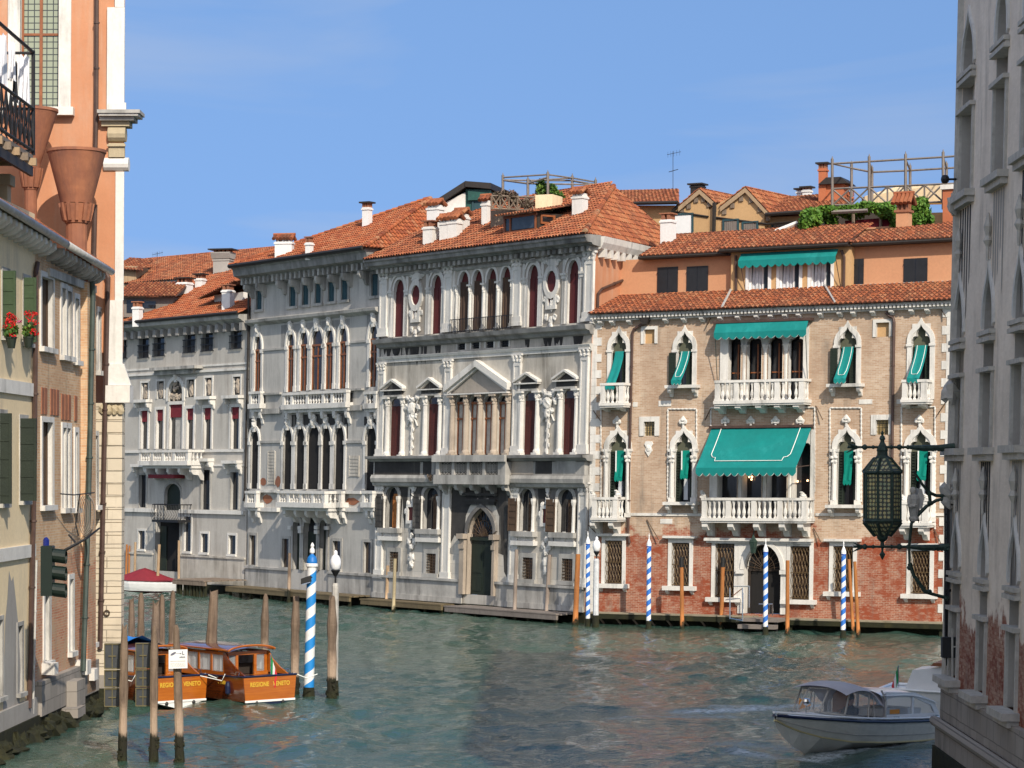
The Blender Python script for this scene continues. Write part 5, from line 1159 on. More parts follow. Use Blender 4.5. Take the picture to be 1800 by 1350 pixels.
q = MB(F_); q.prism([(p1[0], p1[1]-.02), (p1[0], p1[1]-.35), (p2[0], p2[1]-.35), (p2[0], p2[1])], -4.0, .45); q.build('roof_slab', 'gutter_dark', ST); q = MB(F_); q.box(p1[0]+.1, p2[0]-.1, p2[1]-.95, p2[1]-.36, -.04, .2); q.build('fascia', 'green_wood', ST)

for px, py, n in ((757, 838, 500), (815, 839, 700), (826, 838, 300), (854, 837, 500), (697, 456, 450), (1163, 0, 0)):
    if n:
        u, v = F2.uv(px, py, .5); c = F2.p(u, v, .5); foliage('weed_tuft', 'leaf_dry', [(c, (.22, .16, .16)), (c-Vector((0, 0, .15)), (.12, .1, .14))], n//4, .11, P2)
# ================================================================ grey palace with blue-green shutters
F1 = wall_frame(434, 152.1, 661, 139.7, .03); L1 = F1.L
P1 = thing('grey_palace', 'pale blue-grey palace with two rows of arched windows and blue-green attic shutters', 'building', F1.p(L1/2, 0, 0))
EV1 = F1.v(550, 488)
att = [opx(F1, *q) for q in ((451.5, 461, 509, 544), (509.5, 520.5, 502, 538.5), (532.5, 543, 499.5, 536), (554.5, 565, 496.5, 533), (577.5, 588.5, 493, 530), (600.5, 611.5, 490, 527), (654, 665, 482, 520))]
sec = [opx(F1, l, r, t, b, s, 'round') for l, r, t, b, s in ((448, 459.5, 588, 692, 615), (506, 517.5, 584, 689, 608), (528, 541.5, 581, 687, 606), (547.5, 567.5, 578, 685, 606), (572.5, 586.5, 577, 684, 603), (597, 610.5, 573.5, 683, 601), (650.5, 664, 570, 680, 596))]
fst = [opx(F1, l, r, t, b, s, 'round') for l, r, t, b, s in ((441.5, 455, 755, 859, 776), (499, 513.5, 752, 860, 776), (520, 536, 750, 860, 776), (540.5, 563, 748, 860, 776), (565.5, 581.5, 749, 860, 776), (588.5, 605.5, 748, 860.5, 775), (643.5, 662, 749, 862, 775))]
gw = [opx(F1, *q) for q in ((439, 450, 941, 993), (496.5, 508, 947, 997), (585.5, 599, 951, 1000), (640, 652.5, 953, 1007))]
dr_ = [opx(F1, 517, 529, 912, 1001, 925, 'round'), opx(F1, 535.5, 558, 906, 1003, 932, 'round'), opx(F1, 564, 575.5, 914, 1002, 925, 'round')]
m = MB(F1); wall_with_openings(m, -.05, L1, .5, EV1, att+sec+fst+gw+dr_); m.build('wall', 'plaster_blue', P1); body(F1, P1, L1, 16, .5, EV1, 'plaster_blue')
m = MB(F1); m.box(-.1, L1, -1.2, .5, -.5, .06); m.build('algae_skirt', 'algae', P1); vb = F1.v(550, 1006); m = MB(F1); wall_with_openings(m, -.08, L1, .5, vb, [Op(dr_[0].u0-.3, dr_[2].u1+.3, .4, vb+1)], .1); m.box(-.1, dr_[0].u0-.3, vb, vb+.14, 0, .2); m.box(dr_[2].u1+.3, L1, vb, vb+.14, 0, .2); m.build('plinth', 'istrian_dirty', P1)
for o in att:
    w = window(F1, P1, o, .1, 'shutter_blue', 'istrian_dirty', .22, .05, sill=(.28, .16, .12)); c = (o.u0+o.u1)/2
    shutter(F1, w, o.u0+.02, c-.01, o.v0, o.v1, -.08, -.03, 'shutter_blue', .14); shutter(F1, w, c+.01, o.u1-.02, o.v0, o.v1, -.08, -.03, 'shutter_blue', .14)
def key(F, w, o, k=1.0):
    c = (o.u0+o.u1)/2; q = MB(F); q.prism([(c-.13*k, o.v1-.15), (c+.13*k, o.v1-.15), (c+.24*k, o.v1+.55), (c-.24*k, o.v1+.55)], 0, .12); q.blob((c, o.v1+.32, .12), (.19*k, .25*k, .12), 8, .22); q.blob((c, o.v1+.58, .12), (.22*k, .12, .11), 8, .25); q.build('carved_head', 'istrian', w)
def arched(F, o, i, dark=False, bars=True):
    w = window(F, P1, o, .11, 'pane_brown' if not dark else 'dark_void', 'istrian_dirty' if dark else 'istrian', .1, .04)
    m = MB(F)
    for a, b in ((o.u0-.24, o.u0-.001), (o.u1+.001, o.u1+.24)): m.box(a, b, o.v0, o.vs-.22, .0, .05); m.box(a-.03, b+.03, o.v0, o.v0+.35, 0, .07); m.box(a-.05, b+.05, o.vs-.22, o.vs, 0, .1)
    m.build('jamb', 'istrian', w); q = MB(F); q.band(arch_outline(o.u0-.27, o.u1+.27, o.vs, o.vs+.001, o.v1+.27)[1:-1], arch_outline(o.u0-.1, o.u1+.1, o.vs, o.vs+.001, o.v1+.1)[1:-1], .0, .1); q.build('archivolt', 'istrian', w)
    key(F, w, o, 1.3 if i == 3 else 1)
    if bars:
        g = MB(F); c = (o.u0+o.u1)/2; g.box(c-.05, c+.05, o.v0, o.vs, -.105, -.06); g.box(o.u0, o.u0+.09, o.v0, o.vs, -.105, -.06); g.box(o.u1-.09, o.u1, o.v0, o.vs, -.105, -.06); g.box(o.u0, o.u1, o.vs-.08, o.vs+.04, -.06, -.035); g.box(o.u0, o.u1, o.v0+2.0, o.v0+2.1, -.06, -.04); g.build('glazing_bars', 'wood_frame', w)
    return w
for i, o in enumerate(sec): arched(F1, o, i)
for i, o in enumerate(fst): arched(F1, o, i, True, False)
# dark stained fields behind the arches
for l, r, t, b in ((494, 615, 566, 606), (500, 612, 728, 772), (438, 459, 735, 772), (640, 664, 732, 772), (645, 664, 552, 592)):
    q = MB(F1); flat(F1, q, l, r, t, b, 0, .012)
    # cut away where the openings are: use strips between them
    q = MB(F1); ops = [Op(o.u0-.25, o.u1+.25, o.v0, o.v1+.05) for o in sec+fst]; y = (t+b)/2; c = (l+r)/2
    wall_with_openings(q, F1.u(l, y), min(F1.u(r, y), L1), F1.v(c, b), F1.v(c, t), ops, .012)
    if q.f: q.build('stained_field', 'cornice_grey' if t < 600 else 'stone_black', P1)
vc = F1.v(550, 470)
C1 = run(F1, P1, vc, [(0, -.7), (.15, -.68), (.2, -.5), (.5, -.3), (.6, -.2), (1.0, -.08), (1.08, .3), (1.2, .42), (1.2, .55), (0, .55)], 'cornice_grey', 'cornice', .55, u1=L1)
q = MB(F1); u = -.3
while u < L1: q.box(u, u+.2, vc-.62, vc-.2, .2, .62); u += .55
q.build('dentils', 'istrian_dirty', C1)
brackets(F1, 'corbel', 'istrian_dirty', C1, [F1.u(x, 500) for x in (446, 467, 503, 526, 549, 571, 594, 618, 647)], .25, vc-1.5, vc-.66, .7)
v = F1.v(550, 556); run(F1, P1, v, [(0, -.25), (.2, -.15), (.38, -.05), (.42, .12), (0, .2)], 'istrian_dirty', 'string_course', .05, u1=L1)
v = F1.v(550, 611); 
for a, b in ((462, 501), (617, 646)): q = MB(F1); vv = F1.v((a+b)/2, 613.5 if a < 500 else 600); q.box(F1.u(a, 611), F1.u(b, 611), vv-.08, vv+.05, 0, .09); q.build('string_course', 'istrian_dirty', P1)
for a, b in ((459, 494), (610, 638)): q = MB(F1); vv = F1.v((a+b)/2, 777); q.box(F1.u(a, 777), F1.u(b, 777), vv-.06, vv+.1, 0, .09); q.build('string_course', 'istrian_dirty', P1)
def balust_front(F, root, spans, yr, yb, d, full, mat='istrian', slabmat='istrian_dirty'):
    """rail and slab along the front with balusters only in the given spans; d(px) projection per span"""
    for (l, r, n, dd, posts) in spans:
        c = (l+r)/2; u0, u1 = F.u(l, yr, dd), min(F.u(r, yr, dd), F.L+.2); vr, vb = F.v(c, yr if not callable(yr) else yr(c), dd), F.v(c, yb, dd); m = MB(F)
        m.box(u0-.05, u1+.05, vr-.16, vr, dd-.25, dd+.06); m.box(u0-.05, u1+.05, vb, vb+.3, -.02, dd+.1); m.box(u0, u1, vb-.2, vb-.001, 0, dd*.8)
        if dd > .5: m.box(u0-.03, u0+.2, vr-.16, vr, 0, dd-.251); m.box(u1-.2, u1+.03, vr-.16, vr, 0, dd-.251)
        b = m.build('balcony', mat, root); ps = [u0+.12]+[F.u(x, yr, dd) for x in posts]+[u1-.12]
        for p in ps: q = MB(F); q.box(p-.13, p+.13, vb+.301, vr-.161, dd-.25, dd+.02); q.build('post', mat, b)
        for a, e in zip(ps, ps[1:]):
            q = MB(F); k = max(2, int((e-a-.26)/.27))
            for i in range(k): baluster(q, a+.13+(e-a-.26)*(i+.5)/k, vb+.301, vr-.161, dd-.12, 1.1)
            q.build('balustrade', mat, b)
        if dd > .5:
            for uu in (u0+.1, u1-.1):
                q = MB(F)
                for i in range(3): baluster(q, uu, vb+.301, vr-.161, .1+(dd-.4)*(i+.5)/3, 1.1)
                q.build('balustrade', mat, b)
        if dd < .5: q = MB(F); q.box(u0, u1, vb+.3, vr-.16, -.01, .01); q.build('painted_shade', 'stone_black', b)  # flat dark sheet painted as the shade behind the balusters
        if dd > .3: brackets(F, 'bracket', mat, b, [u0+.25+(u1-u0-.5)*i/max(1, len(ps)-1) for i in range(len(ps))], .28, vb-1.0, vb-.2, dd*.75)
balust_front(F1, P1, [(438.5, 458, 0, .35, ()), (497, 609, 0, .45, (513, 540, 568, 584)), (641, 662, 0, .35, ())], 688, 718, 0, 0)
q = MB(F1); vr = F1.v(550, 687.5); vq = F1.v(550, 716)
for a, b in ((459, 496), (610, 640)): q.box(F1.u(a, 700), F1.u(b, 700), vr-.1, vr+.02, 0, .2); q.box(F1.u(a, 700), F1.u(b, 700), vq-.3, vq+.02, 0, .22)
q.build('string_course', 'istrian_dirty', P1)
balust_front(F1, P1, [(432, 451, 0, .5, ()), (488, 571, 0, 1.35, (507, 529, 550)), (580, 600, 0, .5, ()), (637, 657, 0, .5, ())], 863, 892, 0, 0)
q = MB(F1); vr = F1.v(550, 862.5)
for a, b in ((454, 492), (607, 638)): q.box(F1.u(a, 863), F1.u(b, 863), vr-.15, vr+.02, 0, .2); vq = F1.v((a+b)/2, 892); q.box(F1.u(a, 880), F1.u(b, 880), vq-.25, vq, 0, .22)
q.build('string_course', 'istrian', P1)
for l, r, t, b in ((471, 484, 793, 852), (614, 632, 801, 838)):
    o = opx(F1, l, r, t, b); shutter(F1, P1, o.u0, o.u1, o.v0, o.v1, .0, .06, 'plaster_grey', .2, 'blind_louvre')
bp = MB(F1)
for l, r, t, b in ((457.5, 469, 839, 855), (484, 494.5, 837, 857), (462, 480, 869, 886), (607, 632, 874, 889)):
    c, y = F1.uv((l+r)/2, (t+b)/2); a = F1.u(r, y)-c if False else abs(F1.u(r, t)-F1.u(l, t))/2; h = abs(F1.v(l, t)-F1.v(l, b))/2
    bp.poly([(c+a*(.7+.35*random.random())*math.cos(k*math.pi/7)*1.05, y+h*(.7+.4*random.random())*math.sin(k*math.pi/7), .02) for k in range(14)])
bp.build('bare_brick', 'brick_shade_red' if False else 'terracotta_dark', P1)
for o in gw: window(F1, P1, o, .14, 'pane_brown', 'istrian_dirty', .18, .05, sill=(.2, .2, .15))
for i, o in enumerate(dr_):
    w = window(F1, P1, o, .3, 'pane_dark', 'istrian_dirty', .22, .09, name='door' if i == 1 else 'window'); c = (o.u0+o.u1)/2
    q = MB(F1); q.box(o.u0+.05, c-.02, o.v0, o.vs-.1, -.29, -.22); q.box(c+.02, o.u1-.05, o.v0, o.vs-.1, -.29, -.22); q.build('leaf', 'shutter_dkgreen', w)
    q = MB(F1)
    for a, b in ((o.u0-.4, o.u0), (o.u1, o.u1+.4)): q.box(a, b, o.vs-.2, o.vs+.02, .091, .25)
    q.build('impost', 'istrian', w)
pipe_run(F1, 'downpipe', 'gutter_dark', P1, [(437, 500), (437, 560), (433.5, 720), (430, 873), (428, 880)], .1)
# pyramid roof
e0 = vc+.56; ap = W(757, 350, 146.5); A, B = F1.p(-.6, e0, 1.25), F1.p(L1+.3, e0, 1.25); RF1 = roof_tiles('roof', 'roof_tile_new', P1, A, B, ap, ap, .25, .42)
B2_ = F1.p(L1+.3, e0, -17); roof_tiles('hip_roof', 'roof_tile_new', P1, B, B2_, ap, ap, .25, .42); A2_ = F1.p(-.6, e0, -17); roof_tiles('hip_roof', 'roof_tile_new', P1, A2_, A, ap, ap, .25, .6)
ridge(P1, B+Vector((0, 0, .08)), ap+Vector((0, 0, .1)), 'roof_tile_new'); ridge(P1, A+Vector((0, 0, .08)), ap+Vector((0, 0, .1)), 'roof_tile_new')
m = MB(F1); m.tube([(-.6, e0, 1.3), (L1, e0, 1.3)], .14, 7); m.build('gutter', 'gutter_dark', P1)
chimney(RF1, 483, 517, 413, 452, on_plane(A, B, ap, 500, 451)+.8, 'white_chalk', 'tile', -.2, .5); chimney(RF1, 536.5, 551, 416, 450, on_plane(A, B, ap, 544, 450)+.8, 'white_chalk', 'block', -.5); chimney(RF1, 636.5, 654.5, 355, 399, on_plane(A, B, ap, 645, 399)+.3, 'white_chalk', 'slab', -.5)
# ================================================================ far-left pale palace with red blinds
F0 = wall_frame(200, 164.9, 431, 152.4, .03); L0 = F0.L; U0 = -3.0
P0 = thing('pale_palace', 'pale grey palace with red window blinds and a long balcony beside the blue-grey palace', 'building', F0.p(L0/2, 0, 0))
EV0 = F0.v(325, 570)
a0 = [opx(F0, *q) for q in ((214, 223, 594, 630), (245.5, 262, 589, 629), (271.5, 289.5, 587, 626), (325, 343.5, 581, 620), (356.5, 375, 578, 617), (406.5, 425, 573, 613))]
r0 = [opx(F0, *q) for q in ((249, 261, 673, 703), (276.5, 288.5, 670, 701), (329, 342, 667, 698), (360.5, 373, 664, 696), (410.5, 423, 662, 694))]
m0 = [opx(F0, *q) for q in ((248, 260, 722, 789), (275, 287.5, 720, 789), (298, 321, 711, 789), (328, 340.5, 718, 789), (358.5, 371.5, 717, 789), (406.5, 421, 715.5, 789))]
l0 = [opx(F0, *q) for q in ((245, 257, 835, 892), (353.5, 369, 826, 896), (405.5, 419, 830, 896))]; ad0 = opx(F0, 290, 318, 850, 897, 868, 'round')
g0 = [opx(F0, *q) for q in ((243.5, 255, 933, 965), (324, 336, 908, 969), (353.5, 366, 938, 971), (402, 414.5, 941, 974))]; dd0 = opx(F0, 274, 316, 915, 1004); ty0 = opx(F0, 297.5, 322, 668, 705, 690, 'round')
m = MB(F0); wall_with_openings(m, U0, L0, .5, EV0, a0+r0+m0+l0+g0+[ad0, dd0, ty0]); m.build('wall', 'plaster_pale', P0); body(F0, P0, L0-U0, 15, .5, EV0, 'plaster_pale', U0)
m = MB(F0); m.box(U0, L0, -1.2, .5, -.5, .06); m.build('algae_skirt', 'algae', P0); vb = F0.v(325, 978); m = MB(F0); wall_with_openings(m, U0, L0, .5, vb, [Op(dd0.u0-.2, dd0.u1+.2, .4, vb+1)], .08); m.box(U0, dd0.u0-.2, vb, vb+.12, 0, .16); m.box(dd0.u1+.2, L0, vb, vb+.12, 0, .16); m.build('plinth', 'plaster_grey', P0)
for o in a0:
    w = window(F0, P0, o, .24, 'pane_dark', 'istrian_dirty', .12, .03); g = MB(F0)
    for i in range(9): u = o.u0+(o.u1-o.u0)*i/8; g.box(u-.015, u+.015, o.v0, o.v0+.85, .1, .13)
    for v in (o.v0, o.v0+.42, o.v0+.85): g.box(o.u0-.1, o.u1+.1, v-.025, v+.025, .1, .135)
    for u in (o.u0-.08, o.u1+.08): g.box(u-.02, u+.02, o.v0+.8, o.v0+.84, 0, .1); g.box(u-.02, u+.02, o.v0, o.v0+.04, 0, .1)
    g.build('iron_guard', 'iron', w)
def lumps(F, m, o, n0, k, r): 
    for _ in range(k): m.blob((random.uniform(o.u0+r, o.u1-r), random.uniform(o.v0+r, o.v1-r), n0), (r*random.uniform(.6, 1.2), r*random.uniform(.6, 1.3), r*.8), 6, .3)
for o in r0:
    w = window(F0, P0, o, .14, 'stone_black', 'istrian', .14, .05, name='niche'); q = MB(F0); c = (o.u0+o.u1)/2; q.blob((c, o.v1-.35, -.05), (.18, .26, .1), 8, .2); q.blob((c, o.v0+.5, -.05), (.26, .45, .1), 8, .3); lumps(F0, q, o, -.08, 6, .1); q.build('bust', 'column_tan', w)
w = window(F0, P0, ty0, .16, 'stone_black', 'istrian', .26, .09, name='niche'); q = MB(F0); lumps(F0, q, Op(ty0.u0, ty0.u1, ty0.v0, ty0.vs), -.08, 26, .13); lumps(F0, q, Op(ty0.u0+.3, ty0.u1-.3, ty0.vs, ty0.v1), -.08, 10, .13); q.build('carved_arms', 'column_tan', w); key(F0, w, ty0)
for i, o in enumerate(m0):
    w = window(F0, P0, o, .2, 'pane_dark', 'istrian', .2, .06); vd = o.v1-(.75 if i != 2 else .85); q = MB(F0); q.box(o.u0, o.u1, vd, o.v1, -.1, -.06); q.build('blind', 'awning_red', w)
    if i == 2: q = MB(F0); q.box(o.u0+.5, o.u1-.2, o.v0, vd, -.18, -.15); q.build('curtain', 'concrete_grey', w)
    else: q = MB(F0); q.box(o.u0, o.u1, o.v0+2.1, o.v0+2.2, -.18, -.14); q.build('glazing_bars', 'interior_brown', w)
    if i in (0, 4, 5):
        q = MB(F0); q.box(o.u0-.5, o.u1+.5, o.v1+.55, o.v1+.75, 0, .5); q.build('hood', 'istrian', w); brackets(F0, 'bracket', 'istrian', w, (o.u0-.3, o.u1+.3), .2, o.v1-.1, o.v1+.55, .4)
for o in l0:
    w = window(F0, P0, o, .2, 'pane_dark', 'istrian_dirty', .14, .04); q = MB(F0); q.box(o.u0-.45, o.u1+.45, o.v1+.55, o.v1+.75, 0, .5); q.build('hood', 'istrian', w); brackets(F0, 'bracket', 'istrian', w, (o.u0-.3, o.u1+.3), .2, o.v1-.15, o.v1+.55, .4)
for o in g0: window(F0, P0, o, .14, 'pane_dark', 'istrian', .15, .04, sill=(.12, .15, .12))
w = window(F0, P0, ad0, .2, 'shutter_dkgreen', 'istrian_dirty', .15, .05); q = MB(F0); q.box(ad0.u0-.7, ad0.u1+.5, ad0.v1+.35, ad0.v1+.6, .05, .9); q.build('rolled_awning', 'awning_red', w)
g = MB(F0); b0, b1 = F0.u(268, 900, 1), F0.u(314, 900, 1); v0, v1 = F0.v(290, 914, 1), F0.v(290, 887, 1); g.box(b0, b1, v0-.15, v0, 0, 1.05)
for i in range(17):
    for uu, nn in ((b0+(b1-b0)*i/16, 1.0),): g.tube([(uu, v0, nn), (uu+.0, v0+.35, nn+.18), (uu, v0+.7, nn+.05), (uu, v1, nn)], .02, 4)
for k in range(4):
    for uu in (b0, b1): g.tube([(uu, v0, .1+.25*k), (uu, v1, .1+.25*k)], .02, 4)
g.tube([(b0, v1, 0), (b0, v1, 1), (b1, v1, 1), (b1, v1, 0)], .035, 4); g.build('iron_balcony', 'iron', P0)
w = window(F0, P0, dd0, .35, 'dark_void', 'istrian_dirty', .2, .06, name='door'); q = MB(F0); q.box(dd0.u0+.1, dd0.u0+.9, dd0.v0, dd0.v1-.4, -.33, -.26); q.build('leaf', 'shutter_dkgreen', w)
balust_front(F0, P0, [(245, 331, 0, 1.3, (268, 287, 306))], 791, 818, 0, 0)
v = F0.v(325, 792); q = MB(F0)
for a, b in ((214, 247), (346, 431)): q.box(F0.u(a, 792), F0.u(b, 792), v-.12, v+.05, 0, .1)
for a, b in ((214, 275), (318, 431)): vv = F0.v(325, 898); q.box(F0.u(a, 898), F0.u(b, 898), vv-.15, vv+.1, 0, .16)
for a, b in ((214, 431),): vv = F0.v(325, 818); q.box(F0.u(346, 818), F0.u(b, 818), vv-.06, vv+.06, 0, .06); vv = F0.v(325, 655); q.box(U0, L0, vv-.05, vv+.1, 0, .12); vv = F0.v(325, 644); q.box(U0, L0, vv-.1, vv+.02, 0, .06)
q.build('string_course', 'istrian', P0); q = MB(F0); vv = F0.v(306, 648); q.box(F0.u(267, 648, .5), F0.u(346, 648, .5), vv-.1, vv+.1, 0, .7); q.box(F0.u(272, 648, .3), F0.u(340, 648, .3), vv-.4, vv-.101, 0, .35); q.build('hood', 'istrian_dirty', P0)
vc = F0.v(325, 570); C0 = run(F0, P0, vc, [(0, -.35), (.3, -.3), (.7, -.05), (.85, 0), (.9, .25), (0, .3)], 'istrian_dirty', 'cornice', .1, u0=U0, u1=L0); q = MB(F0); u = U0
while u < L0: q.box(u, u+.35, vc-.75, vc-.25, 0, .6); u += .95
q.build('dentils', 'cornice_grey', C0); m = MB(F0); m.tube([(U0, vc+.35, .98), (L0+.1, vc+.35, .98)], .12, 7); m.build('gutter', 'gutter_dark', P0)
e0 = vc+.32; RF0 = roof_tiles('roof', 'roof_tile_new', P0, F0.p(U0, e0, .95), F0.p(L0+.1, e0, .95), F0.p(L0+.1, e0+3.8, -7.5), F0.p(U0, e0+3.8, -7.5), .25, .42)
roof_tiles('roof', 'roof_tile_new', P0, F0.p(L0+.1, e0, -15), F0.p(U0, e0, -15), F0.p(U0, e0+3.8, -7.5), F0.p(L0+.1, e0+3.8, -7.5), .25, .6)
K0 = (F0.p(U0, e0, .95), F0.p(L0, e0, .95), F0.p(L0, e0+3.8, -7.5))
for l, r, t, b, cp in ((233, 251, 530, 568, 'block'), (390, 412, 500, 546, 'block'), (311, 339, 488, 520, 'slab'), (343, 362, 481, 507, 'slab')): chimney(RF0, l, r, t, b, on_plane(*K0, (l+r)/2, b)+.7, 'white_chalk', cp, -.4)
# dormer on the left of the roof
dq, Fd, w, h = wbox('dormer', 'timber_grey', RF0, 212, 305, 522, 552, on_plane(*K0, 258, 552)+.3, 4, -.12, .2)
q = MB(Fd); q.box(-w/2+.4, -w/2+1.6, .1, h-.2, .002, .05); q.box(w/2-2.2, w/2-1.2, .4, h-.3, .002, .05); q.build('pane', 'pane_dark', dq)
roof_tiles('dormer_roof', 'roof_tile', RF0, Fd.p(-w/2-.3, h, .6), Fd.p(w/2+.4, h, .6), Fd.p(w/2+.4, h+1.25, -3.2), Fd.p(-w/2-.3, h+1.25, -3.2), .25, .42)
dq, Fd, w, h = wbox('dormer', 'white_plaster', RF0, 372, 432, 516, 533, on_plane(*K0, 402, 533)+.3, 3, ang2, .2); roof_tiles('dormer_roof', 'roof_tile', RF0, Fd.p(-w/2-.6, h-.3, .9), Fd.p(w/2+.4, h+.6, .9), Fd.p(w/2+.4, h+1.5, -2.5), Fd.p(-w/2-.6, h+.6, -2.5), .25, .42)
# house behind
Fh = wall_frame(205, 178, 440, 168, 0); HB = thing('tiled_house', 'long red tiled roof with a broad grey stone chimney behind the pale palace', 'building', Fh.p(Fh.L/2, 0, 0))
vt = Fh.v(320, 492); m = MB(Fh); m.box(-4, Fh.L+1, 2, vt, -10, 0); m.build('wall', 'tan_plaster', HB); q = MB(Fh); q.box(-4, Fh.L+1, vt-.5, vt+.05, .0, .45); q.build('gutter', 'gutter_zinc', HB)
RH = roof_tiles('roof', 'roof_tile_old', HB, Fh.p(-4, vt, .6), Fh.p(Fh.L+1, vt, .6), Fh.p(Fh.L+1, vt+2.6, -6), Fh.p(-4, vt+2.6, -6), .25, .45)
roof_tiles('roof', 'roof_tile_old', HB, Fh.p(Fh.L+1, vt, -10.5), Fh.p(-4, vt, -10.5), Fh.p(-4, vt+2.6, -6), Fh.p(Fh.L+1, vt+2.6, -6), .25, .6)
dq, Fd, w, h = wbox('dormer', 'timber_pale', RH, 205, 240, 468, 490, 176.5, 4, -.2, 1)
roof_tiles('dormer_roof', 'roof_tile_old', RH, Fd.p(-w/2-.2, h-.2, .5), Fd.p(w/2+.6, h-.4, .5), Fd.p(w/2+.2, h+.9, -3.2), Fd.p(-w/2-.2, h+.9, -3.2), .25, .45)
chimney(RH, 375, 410, 438, 496, 170.5, 'rubble_grey', 'stone', -.25, .7)
# ================================================================ near houses on the left of the side canal
FLh = wall_frame(0, 67.6, 166, 81.0); LL = FLh.L; UY = FLh.u(61)          # yellow house up to UY, brick beyond
zL = lambda u: 15.05-.036*u
PY = thing('yellow_house', 'pale yellow plaster house with green shutters and red geraniums', 'building', FLh.p(UY-3, 0, 0))
PB = thing('brick_house', 'narrow brick house with white framed windows between yellow house and orange palace', 'building', FLh.p((UY+LL)/2, 0, 0))
def near_wall(root, u0, u1, ops, mat):
    m = MB(FLh); wall_with_openings(m, u0, u1, .6, zL((u0+u1)/2), ops); m.build('wall', mat, root); body(FLh, root, u1-u0, 7, .6, zL((u0+u1)/2), mat, u0)
    m = MB(FLh); m.box(u0, u1-.01, -1.2, .6, -.6, .16); m.build('algae_skirt', 'algae', root)
yo = [opx(FLh, *q) for q in ((4, 15, 478, 592), (41, 52, 490, 603), (-1, 10, 727, 885), (35, 47, 736, 880), (-6, 4, 1090, 1225), (30.5, 39, 1100, 1217))]
yo += [Op(-6.2-4.2*k, -5.2-4.2*k, v, v+h) for k in range(8) for v, h in ((11.6, 2.1), (7.2, 2.4))]
near_wall(PY, -40, UY, yo, 'yellow_plaster')
for i, o in enumerate(yo):
    w = window(FLh, PY, o, .25, 'pane_dark', 'istrian_dirty', .12, .03, sill=(.15, .12, .14))
    if i > 5:
        for a, b in ((o.u0-.62, o.u0-.06), (o.u1+.06, o.u1+.62)): shutter(FLh, w, a, b, o.v0, o.v1, .02, .08, 'shutter_green' if i % 2 == 0 else 'shutter_dkgreen', .2)
    if i < 4:
        mt = 'shutter_green' if i < 2 else 'shutter_dkgreen'; wd_ = .40 if i < 2 else (.36 if i == 2 else .5)
        for u, s in ((o.u0-.06, 1),):
            q = MB(FLh); q.box(u, u+.045, o.v0, o.v1, .02, wd_); 
            for k in range(5): vv = o.v0+(o.v1-o.v0)*(k+.5)/5; q.box(u-.02, u, vv-.03, vv+.03, .02, wd_)
            q.box(u-.03, u-.001, o.v0, o.v1, wd_-.07, wd_); q.build('shutter', mt, w)
        q = MB(FLh); q.box(o.u1+.02, o.u1+(o.u1-o.u0)*.5, o.v0, o.v1, .02, .07); q.build('shutter', mt, w)
for px, z0 in ((20, 590), (50, 592)):
    Yp = FLh.p(FLh.u(px-18), 0, 0).y; c = W(px, 575, Yp); t = thing('flower_pot', 'red geraniums in a dark pot before the %s green shutter' % ('nearer' if px < 30 else 'farther'), 'potted plant', c-Vector((0, 0, .6)), 'geraniums on the yellow house')
    m = MB(Frame(c-Vector((0, 0, .6)), (1, 0, 0), (0, 0, 1), (0, -1, 0))); m.lathe((0, 0, 0), [(.1, 0), (.15, .28), (.165, .28), (.165, .32)], 8); m.build('pot', 'shutter_dkgreen', t)
    foliage('leaves', 'leaf', [(c+Vector((0, 0, -.12)), (.2, .2, .24))], 150, .12, t)
    foliage('blossoms', 'flower_red', [(c+Vector((random.uniform(-.2, .2), random.uniform(-.15, .1), random.uniform(-.25, .45))), (.11, .11, .09)) for _ in range(9)], 260, .07, t)
    if px < 30: foliage('pink_blossoms', 'flower_pink', [(c+Vector((.22, 0, .15)), (.08, .08, .06))], 40, .06, t)
m = MB(FLh)
for y0, y1, l, r in ((667, 691, 0, 59), (963, 986, 0, 55)):
    va, vb = FLh.v(10, y0), FLh.v(10, y1); m.box(-40, UY-.15, vb, va, 0, .08)
m.build('string_course', 'istrian', PY); m = MB(FLh); m.box(-40, UY, .6, 1.15, 0, .1); m.build('plinth', 'rubble_grey', PY)
q = MB(FLh); c, h = FLh.u(22), FLh.v(22, 1100); q.poly([(c+.75*x, h+y*2.6, .006) for x, y in ((-1.6, -1), (-1.2, .1), (-.9, .3), (-.6, .62), (-.2, .5), (.1, .55), (.5, .3), (1.0, -.05), (1.3, -.5), (1.1, -1.0))]); q.build('bare_render', 'rubble_grey', PY)
br = [opx(FLh, *q) for q in ((71.5, 91.5, 489, 611), (107, 115, 507, 625), (116.5, 123.5, 512, 627), (130.5, 136.5, 525, 634), (155, 159, 538, 640), (171, 175, 548, 652), (73, 91, 742, 888), (109, 115, 752, 893), (117, 122, 753, 893), (131, 135, 760, 893), (153.5, 156.5, 768, 890), (166, 170, 766, 888), (77, 86, 1045, 1162), (121, 127, 1018, 1145), (158, 164, 1003, 1130))]
near_wall(PB, UY+.002, LL, br, 'brick_rio')
for i, o in enumerate(br):
    w = window(FLh, PB, o, .22, 'pane_dark', 'istrian', .17, .05, sill=(.2, .16, .16))
    if i in (0, 6): shutter(FLh, w, o.u0+.02, (o.u0+o.u1)/2, o.v0, o.v1, -.2, -.12, 'shutter_brown', 0); shutter(FLh, w, (o.u0+o.u1)/2+.02, o.u1-.02, o.v0, o.v1, -.2, -.12, 'shutter_brown', 0)
m = MB(FLh); 
for i in range(7): u = FLh.u(72)+.42*i; v = FLh.v(85, 705); m.prism([(u, v-.42), (u+.34, v-.42), (u+.36, v+.38), (u+.02, v+.4)], 0, .03) if i not in (2, 6) else None
